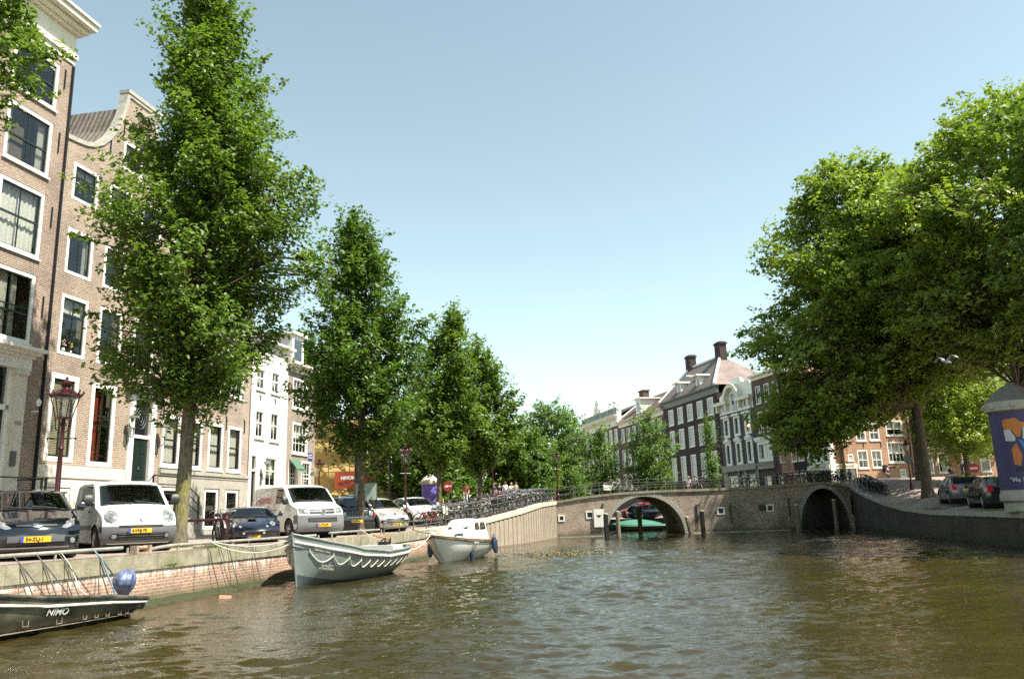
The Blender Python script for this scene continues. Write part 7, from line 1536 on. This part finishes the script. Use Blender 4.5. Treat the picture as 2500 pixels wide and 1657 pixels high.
# ropes
def rope(label, pts, m='darkrope', r=.014, sag=0.0, grp=None):
    a, b = Vector(pts[0]), Vector(pts[-1]); P_ = [Vector(p) for p in pts]
    if len(pts) == 2: P_ = [a.lerp(b, i / 14) - Vector((0, 0, sag * 4 * (i / 14) * (1 - i / 14))) for i in range(15)]
    g = MB(); g.tube(P_, r, 5); o = g.build('mooring_rope', M[m]); return tag(o, label, 'rope', grp)
def Q(y, h=.19, d=-.1): return (edgeL(y) + d, y, ip(QL, y, 2) + h)
lw = lambda x, y, z: local(loc_n, H3)(x, y, z)
loc_n = loc
for i, (y, dx, lab) in enumerate(((17.3, -.9, 'leftmost pair'), (17.9, -.1, 'second pair'), (18.5, .3, 'third pair'), (19.6, -1.6, 'pair by the motor'))):
    top = Q(y); w = (edgeL(y) + .09, y + .02, 1.27)
    for j, e in enumerate((0, .55)):
        rope('%s mooring line to the black boat, %s, %s' % ('blue' if (i == 3 and j == 0) else 'dark', lab, 'steep one' if j == 0 else 'slanting one'), [top, w, (edgeL(y) + .5, y + .05 + e, .4)], 'darkrope' if i != 3 else ('bluerope' if j == 0 else 'darkrope'), .014 if i != 3 else .02)
rope('slack thin line looping down towards the covered motor', [Q(18.6), (edgeL(18.6) + .1, 18.65, 1.2), (edgeL(18.8) + .3, 18.7, .65), (edgeL(18.9) + .5, 18.8, .42), (edgeL(18.9) + .7, 18.9, .4)], 'rope', .01)
bowp = (-6.98, 25.4, 1.45)
rope('slack pale line from the sloop bow to the tube rail, upper one', [bowp, Q(24.4)], 'rope', .014, .16); rope('slack pale line from the sloop bow to the tube rail, lower one', [(-6.98, 25.4, 1.35), Q(24.3)], 'rope', .014, .3)
rope('dark line from the sloop bow to the quay rail', [bowp, Q(25.3)], 'darkrope', .014, .34)
for y, lab in ((23.9, 'left one'), (24.9, 'middle one'), (26.2, 'right one')): rope('dark line hanging into the water beside the sloop, ' + lab, [Q(y), (edgeL(y) + .1, y, 1.25), (edgeL(y) + .2, y + .25, .6), (edgeL(y) + .34, y + .42, -.05)], 'darkrope', .014)
rope('pale line from the sloop stern up to the ramp railing', [(-4.75, 31.6, 1.0), Q(34.0, .3)], 'rope', .014, .1)
rope('pale line from the sloop stern to the cruiser bow', [(-4.6, 31.7, .95), (-3.8, 35.7, 1.25)], 'rope', .016, .35)
rope('line from the cruiser bow to the quay railing', [(-3.8, 35.8, 1.3), Q(38.2, .4)], 'darkrope', .014, .12)
mb = MB(); rr = random.Random(2); mb.box(-.16, .16, -.07, .07, -.02, .07); o = mb.build('floating_block', mat('pale_orange_foam', (.5, .3, .2), .8)); o.location = (-8.05, 22.75, 0); o.rotation_euler = (0, .1, .4); tag(o, 'small orange block of debris floating below the brick wall', 'debris')
mb = MB()
for i in range(300):
    x = 2.3 + rr.gauss(0, 1.2); y = 40.5 + rr.gauss(0, 1.6); a = rr.uniform(0, 6.3); s_ = rr.uniform(.035, .07); mb.add([(x + s_ * cos(a + k), y + s_ * sin(a + k), .05 + .01 * k) for k in (0, 1.5, 3.1, 4.6)], [(0, 1, 2, 3)])
tag(mb.build('floating_leaves', mat('floating_leaf', (.16, .13, .04), .7, var=.3)), 'scattered yellow leaves drifting on the water before the bridge', 'leaves', kind='stuff')
# ================================================================== people, gull, small plants
skinm = mat('skin', (.5, .3, .22), .6); hairm = mat('brown_hair', (.06, .04, .025), .7)
POSE = {}
def joints(kind):
    # x right, y forward, z up; unit: metres for a 1.72 m adult
    J = dict(pel=(0, 0, .95), bel=(0, .01, 1.1), che=(0, 0, 1.3), nek=(0, 0, 1.47), hd0=(0, .02, 1.55), hd1=(0, .03, 1.64), hd2=(0, .02, 1.70),
             shl=(-.17, 0, 1.41), ell=(-.24, -.02, 1.14), wrl=(-.25, .06, .9), hal=(-.25, .09, .82), shr=(.17, 0, 1.41), elr=(.24, -.02, 1.14), wrr=(.25, .06, .9), har=(.25, .09, .82),
             hil=(-.09, 0, .9), knl=(-.1, .03, .5), anl=(-.1, -.02, .09), tol=(-.1, .14, .03), hir=(.09, 0, .9), knr=(.1, .03, .5), anr=(.1, -.02, .09), tor=(.1, .14, .03))
    if kind == 'walk': J.update(knl=(-.1, .22, .52), anl=(-.1, .28, .1), tol=(-.1, .44, .05), knr=(.1, -.04, .5), anr=(.1, -.32, .14), tor=(.1, -.2, .03), wrl=(-.24, -.2, .95), hal=(-.24, -.24, .88), wrr=(.24, .28, 1.0), har=(.24, .33, .94))
    if kind in ('sit', 'bend'):
        if kind == 'sit':
            for k in ('pel', 'bel', 'che', 'nek', 'hd0', 'hd1', 'hd2', 'shl', 'ell', 'shr', 'elr'): x, y, z = J[k]; J[k] = (x, y + (z - .95) * .05, z - .45)
            J.update(wrl=(-.16, .3, .72), hal=(-.12, .38, .7), wrr=(.16, .3, .72), har=(.12, .38, .7), hil=(-.09, .02, .48), hir=(.09, .02, .48), knl=(-.12, .42, .5), knr=(.12, .42, .5), anl=(-.12, .4, .09), anr=(.12, .5, .09), tol=(-.12, .56, .03), tor=(.12, .66, .03))
        else:
            for k in ('bel', 'che', 'nek', 'hd0', 'hd1', 'hd2', 'shl', 'ell', 'shr', 'elr'): x, y, z = J[k]; d = z - .95; J[k] = (x, y + d * .75, .95 + d * .62)
            J.update(wrl=(-.16, .62, .82), hal=(-.15, .68, .78), wrr=(.16, .62, .82), har=(.15, .68, .78))
    return J
RADI = dict(pel=.14, bel=.125, che=.15, nek=.055, hd0=.075, hd1=.1, hd2=.075, shl=.06, ell=.042, wrl=.028, hal=.035, shr=.06, elr=.042, wrr=.028, har=.035, hil=.09, knl=.06, anl=.042, tol=.035, hir=.09, knr=.06, anr=.042, tor=.035)
BONES = [('pel', 'bel'), ('bel', 'che'), ('che', 'nek'), ('nek', 'hd0'), ('hd0', 'hd1'), ('hd1', 'hd2'), ('che', 'shl'), ('shl', 'ell'), ('ell', 'wrl'), ('wrl', 'hal'), ('che', 'shr'), ('shr', 'elr'), ('elr', 'wrr'), ('wrr', 'har'),
         ('pel', 'hil'), ('hil', 'knl'), ('knl', 'anl'), ('anl', 'tol'), ('pel', 'hir'), ('hir', 'knr'), ('knr', 'anr'), ('anr', 'tor')]
def skinmesh(name, J, rad, bones, m, parent, grow=0.0, fingers=False, sub=1):
    ks = sorted({k for b in bones for k in b}, key=lambda k: list(J).index(k)); V = [J[k] for k in ks]; E_ = [(ks.index(a), ks.index(b)) for a, b in bones]; R__ = [rad[k] + grow for k in ks]
    if fingers:
        for h_, w_ in (('hal', 'wrl'), ('har', 'wrr')):
            p = Vector(J[h_]); d = (p - Vector(J[w_])).normalized(); sd_ = Vector((1, 0, 0)).cross(d).normalized(); i0 = ks.index(h_)
            for f in range(5):
                o_ = sd_ * (-.03 + .02 * f) if f else sd_ * .045 + d * -.03; V.append(tuple(p + d * (.03 if f else 0) + o_)); V.append(tuple(p + d * ((.07 + .01 * (f in (2, 3))) if f else .03) + o_ * 1.15)); n = len(V); E_ += [(i0, n - 2), (n - 2, n - 1)]; R__ += [.011, .008]
    me = bpy.data.meshes.new(name); me.from_pydata(V, E_, []); o = bpy.data.objects.new(name, me); COL.objects.link(o); o.parent = parent
    md = o.modifiers.new('skin', 'SKIN'); md.use_smooth_shade = True
    if not me.skin_vertices: print('no skin layer')
    sv = me.skin_vertices[0].data
    for i, r in enumerate(R__): sv[i].radius = (r, r * (.8 if i < 3 else 1)); sv[i].use_root = (i == 0)
    sb = o.modifiers.new('sub', 'SUBSURF'); sb.levels = sub; sb.render_levels = sub; me.materials.append(m); return o
def person(label, loc, rz, kind, top, legs, hair=None, skirt=False, shorts=False, grp=None, sc_=1.0, bag=None):
    t = thing('person', label, 'person', loc, rz, grp, sc_); J = joints(kind)
    skinmesh('body', J, RADI, BONES, skinm, t, fingers=True)
    skinmesh('shirt', J, RADI, [b for b in BONES if b[0] in ('pel', 'bel') and b[1] in ('bel', 'che')] + [('che', 'shl'), ('che', 'shr'), ('shl', 'ell'), ('shr', 'elr')], top, t, .016)
    kb = [('pel', 'hil'), ('hil', 'knl'), ('pel', 'hir'), ('hir', 'knr')] + ([] if shorts else [('knl', 'anl'), ('knr', 'anr')])
    skinmesh('shorts' if shorts else 'trousers', J, RADI, kb, legs, t, .014)
    mb = MB(); hx, hy, hz = J['hd1']; mb.lathe([(.102, -.02), (.116, .03), (.1, .09), (.05, .125), (0, .135)], 12, (hx, hy - .02, hz)); mb.build('hair', hair or hairm, t, smooth=70)
    mb = MB(); mb.lathe([(.018, 0), (0, .03)], 6, (hx, hy + .095, hz - .01), ax='y'); [mb.lathe([(.012, 0), (0, .01)], 6, (hx + e, hy + .09, hz + .015), ax='y') for e in (-.035, .035)]; mb.build('face', skinm, t)
    return t
cW = mat('white_cotton', (.7, .69, .66), .8); cN = mat('navy_cloth', (.03, .035, .07), .8); cK = mat('black_cloth', (.015, .015, .018), .8); cR = mat('red_cloth', (.4, .03, .03), .8); cB = mat('pale_blue_cloth', (.3, .38, .5), .8); cP = mat('pink_cloth', (.55, .3, .3), .8); cY = mat('mustard_cloth', (.5, .4, .12), .8); cG = mat('khaki_cloth', (.3, .26, .17), .8)
blond = mat('fair_hair', (.4, .28, .12), .7)
person('person in white shirt on the bridge, right one of the pair', (15.75, 71.6, bz(15.7) - .5), R_(150), 'walk', cW, cN)
person('fair haired person in white top on the bridge, left one of the pair', (15.25, 71.8, bz(15.2) - .5), R_(160), 'stand', cW, cP, blond, sc_=.97)
gs_ = 'people standing behind the crowded bicycles'
bx_ = [(-1.95, 'bald looking person in dark jacket, leftmost of the group behind the bicycles', cN), (-1.45, 'person in navy jacket, second of the group behind the bicycles', cN), (-.95, 'person in white shirt in the middle of the group behind the bicycles', cW), (-.45, 'person in pale top leaning, fourth of the group behind the bicycles', cW), (-.05, 'person in beige top, rightmost of the group behind the bicycles', cG)]
for i, (x, lab, tp) in enumerate(bx_): person(lab, (x, 68.6 + .2 * (i % 2), zl(0, 68.6)), R_(170 + 12 * i), 'stand', tp, cN if i % 2 else cG, blond if i in (0, 3) else None, grp=gs_, sc_=.9 + .03 * (i % 3))
0 and None
mb = MB(); mb.box(-2.4, -.2, 69.2, 69.6, zl(0, 68) + .4, zl(0, 68) + .46); [mb.box(x, x + .08, 69.25, 69.55, zl(0, 68) - .02, zl(0, 68) + .4) for x in (-2.2, -.5)]; tag(mb.build('bench', M['wood']), 'wooden bench behind the group of people near the bridge lamp', 'bench')
person('person in red and white bending over the bicycles', (-3.85, 61.0, zl(0, 61)), R_(190), 'bend', cR, cW, sc_=1.05)
person('person in pink top standing among the bicycles', (-2.75, 60.0, zl(0, 60)), R_(150), 'stand', cP, cG, sc_=.85)
person('person in mustard top beside the no entry sign', (-4.75, 49.9, zl(0, 49.9)), R_(170), 'stand', cY, cW, blond, sc_=.95)
person('person in white top just left of the purple column foot', (-6.15, 50.2, zl(0, 50)), R_(200), 'stand', cW, cB, sc_=.85)
person('person in dark suit walking up the sunlit street', (34.9, 76.2, zr(34.9, 76.2)), R_(20), 'walk', cN, cN, grp=None)
person('standing person in white T-shirt and dark trousers beyond the parked cars', (38.6, 70.0, zr(38.6, 70)), R_(150), 'stand', cW, cK, sc_=1.1)
person('seated person in black top and pale shorts beyond the trunk', (34.0, 63.5, zr(34, 63.5)), R_(-150), 'sit', cK, cW, shorts=True, sc_=1.08)
mb = MB(); z0_ = zr(34, 63.5); mb.box(33.6, 34.5, 63.3, 63.7, z0_ + .36, z0_ + .46); [mb.box(x, x + .07, 63.35, 63.65, z0_ - .05, z0_ + .36) for x in (33.65, 34.38)]; o = mb.build('bench', M['wood']); tag(o, 'low bench under the seated person in black beyond the trunk', 'bench')
# gull
t = thing('seagull', 'grey white gull flying with raised wings before the right hand trees', 'bird', (16.5, 30, 7.15), R_(200))
mb = MB(); mb.tube([(-.24, 0, -.02), (-.15, 0, 0), (0, 0, 0), (.12, 0, .02), (.19, 0, .05), (.25, 0, .04)], [.02, .05, .07, .055, .04, .008], 10)
for s_ in (-1, 1): mb.grid([[(.06 - .02 * i, s_ * y, z) for i in (0, 3, 7)] for y, z in ((.04, .03), (.15, .16), (.28, .22), (.42, .17), (.52, .08))])
mb.build('body', mat('gull_feathers', (.27, .28, .3), .7), t, smooth=60, fix=False)
# weeds on the quays
def weed(x, y, z, n, s_, label, m='leafC'):
    rr = random.Random(int(x * 37 + y)); mb = MB()
    for i in range(n):
        a = rr.uniform(0, 6.3); r_ = rr.uniform(0, s_); h = rr.uniform(.02, .1); px_, py_ = x + r_ * cos(a) * .5, y + r_ * sin(a) * 1.6; l = rr.uniform(.015, .035)
        mb.add([(px_ - l * .4, py_, z), (px_ + l * .4, py_, z), (px_ + l * cos(a) * 2, py_ + l * sin(a) * 2, z + h)], [(0, 1, 2)])
    tag(mb.build('weeds', M[m], fix=False), label, 'weeds', kind='stuff')
weed(edgeL(15.8) - .55, 15.8, 1.27, 500, .5, 'grass tuft below the dark blue hatchback'); weed(-10.6, 25.9, 1.3, 500, .45, 'weeds round the foot of the lichen covered trunk'); weed(edgeL(25) - .6, 25.4, 1.27, 700, .8, 'short grass along the coping before the roadster')
weed(22.35, 38.5, 1.47, 900, .9, 'grass strip on the sunlit quay edge by the parked cars'); weed(20.6, 33.0, 1.45, 600, .7, 'grass strip at the foot of the big column'); weed(23.8, 46.5, 1.55, 500, .8, 'grass patch at the quay edge before the thick trunk'); weed(edgeL(22.3) + .04, 22.3, .93, 120, .28, 'yellow fern growing from the joint under the coping', 'leafC')
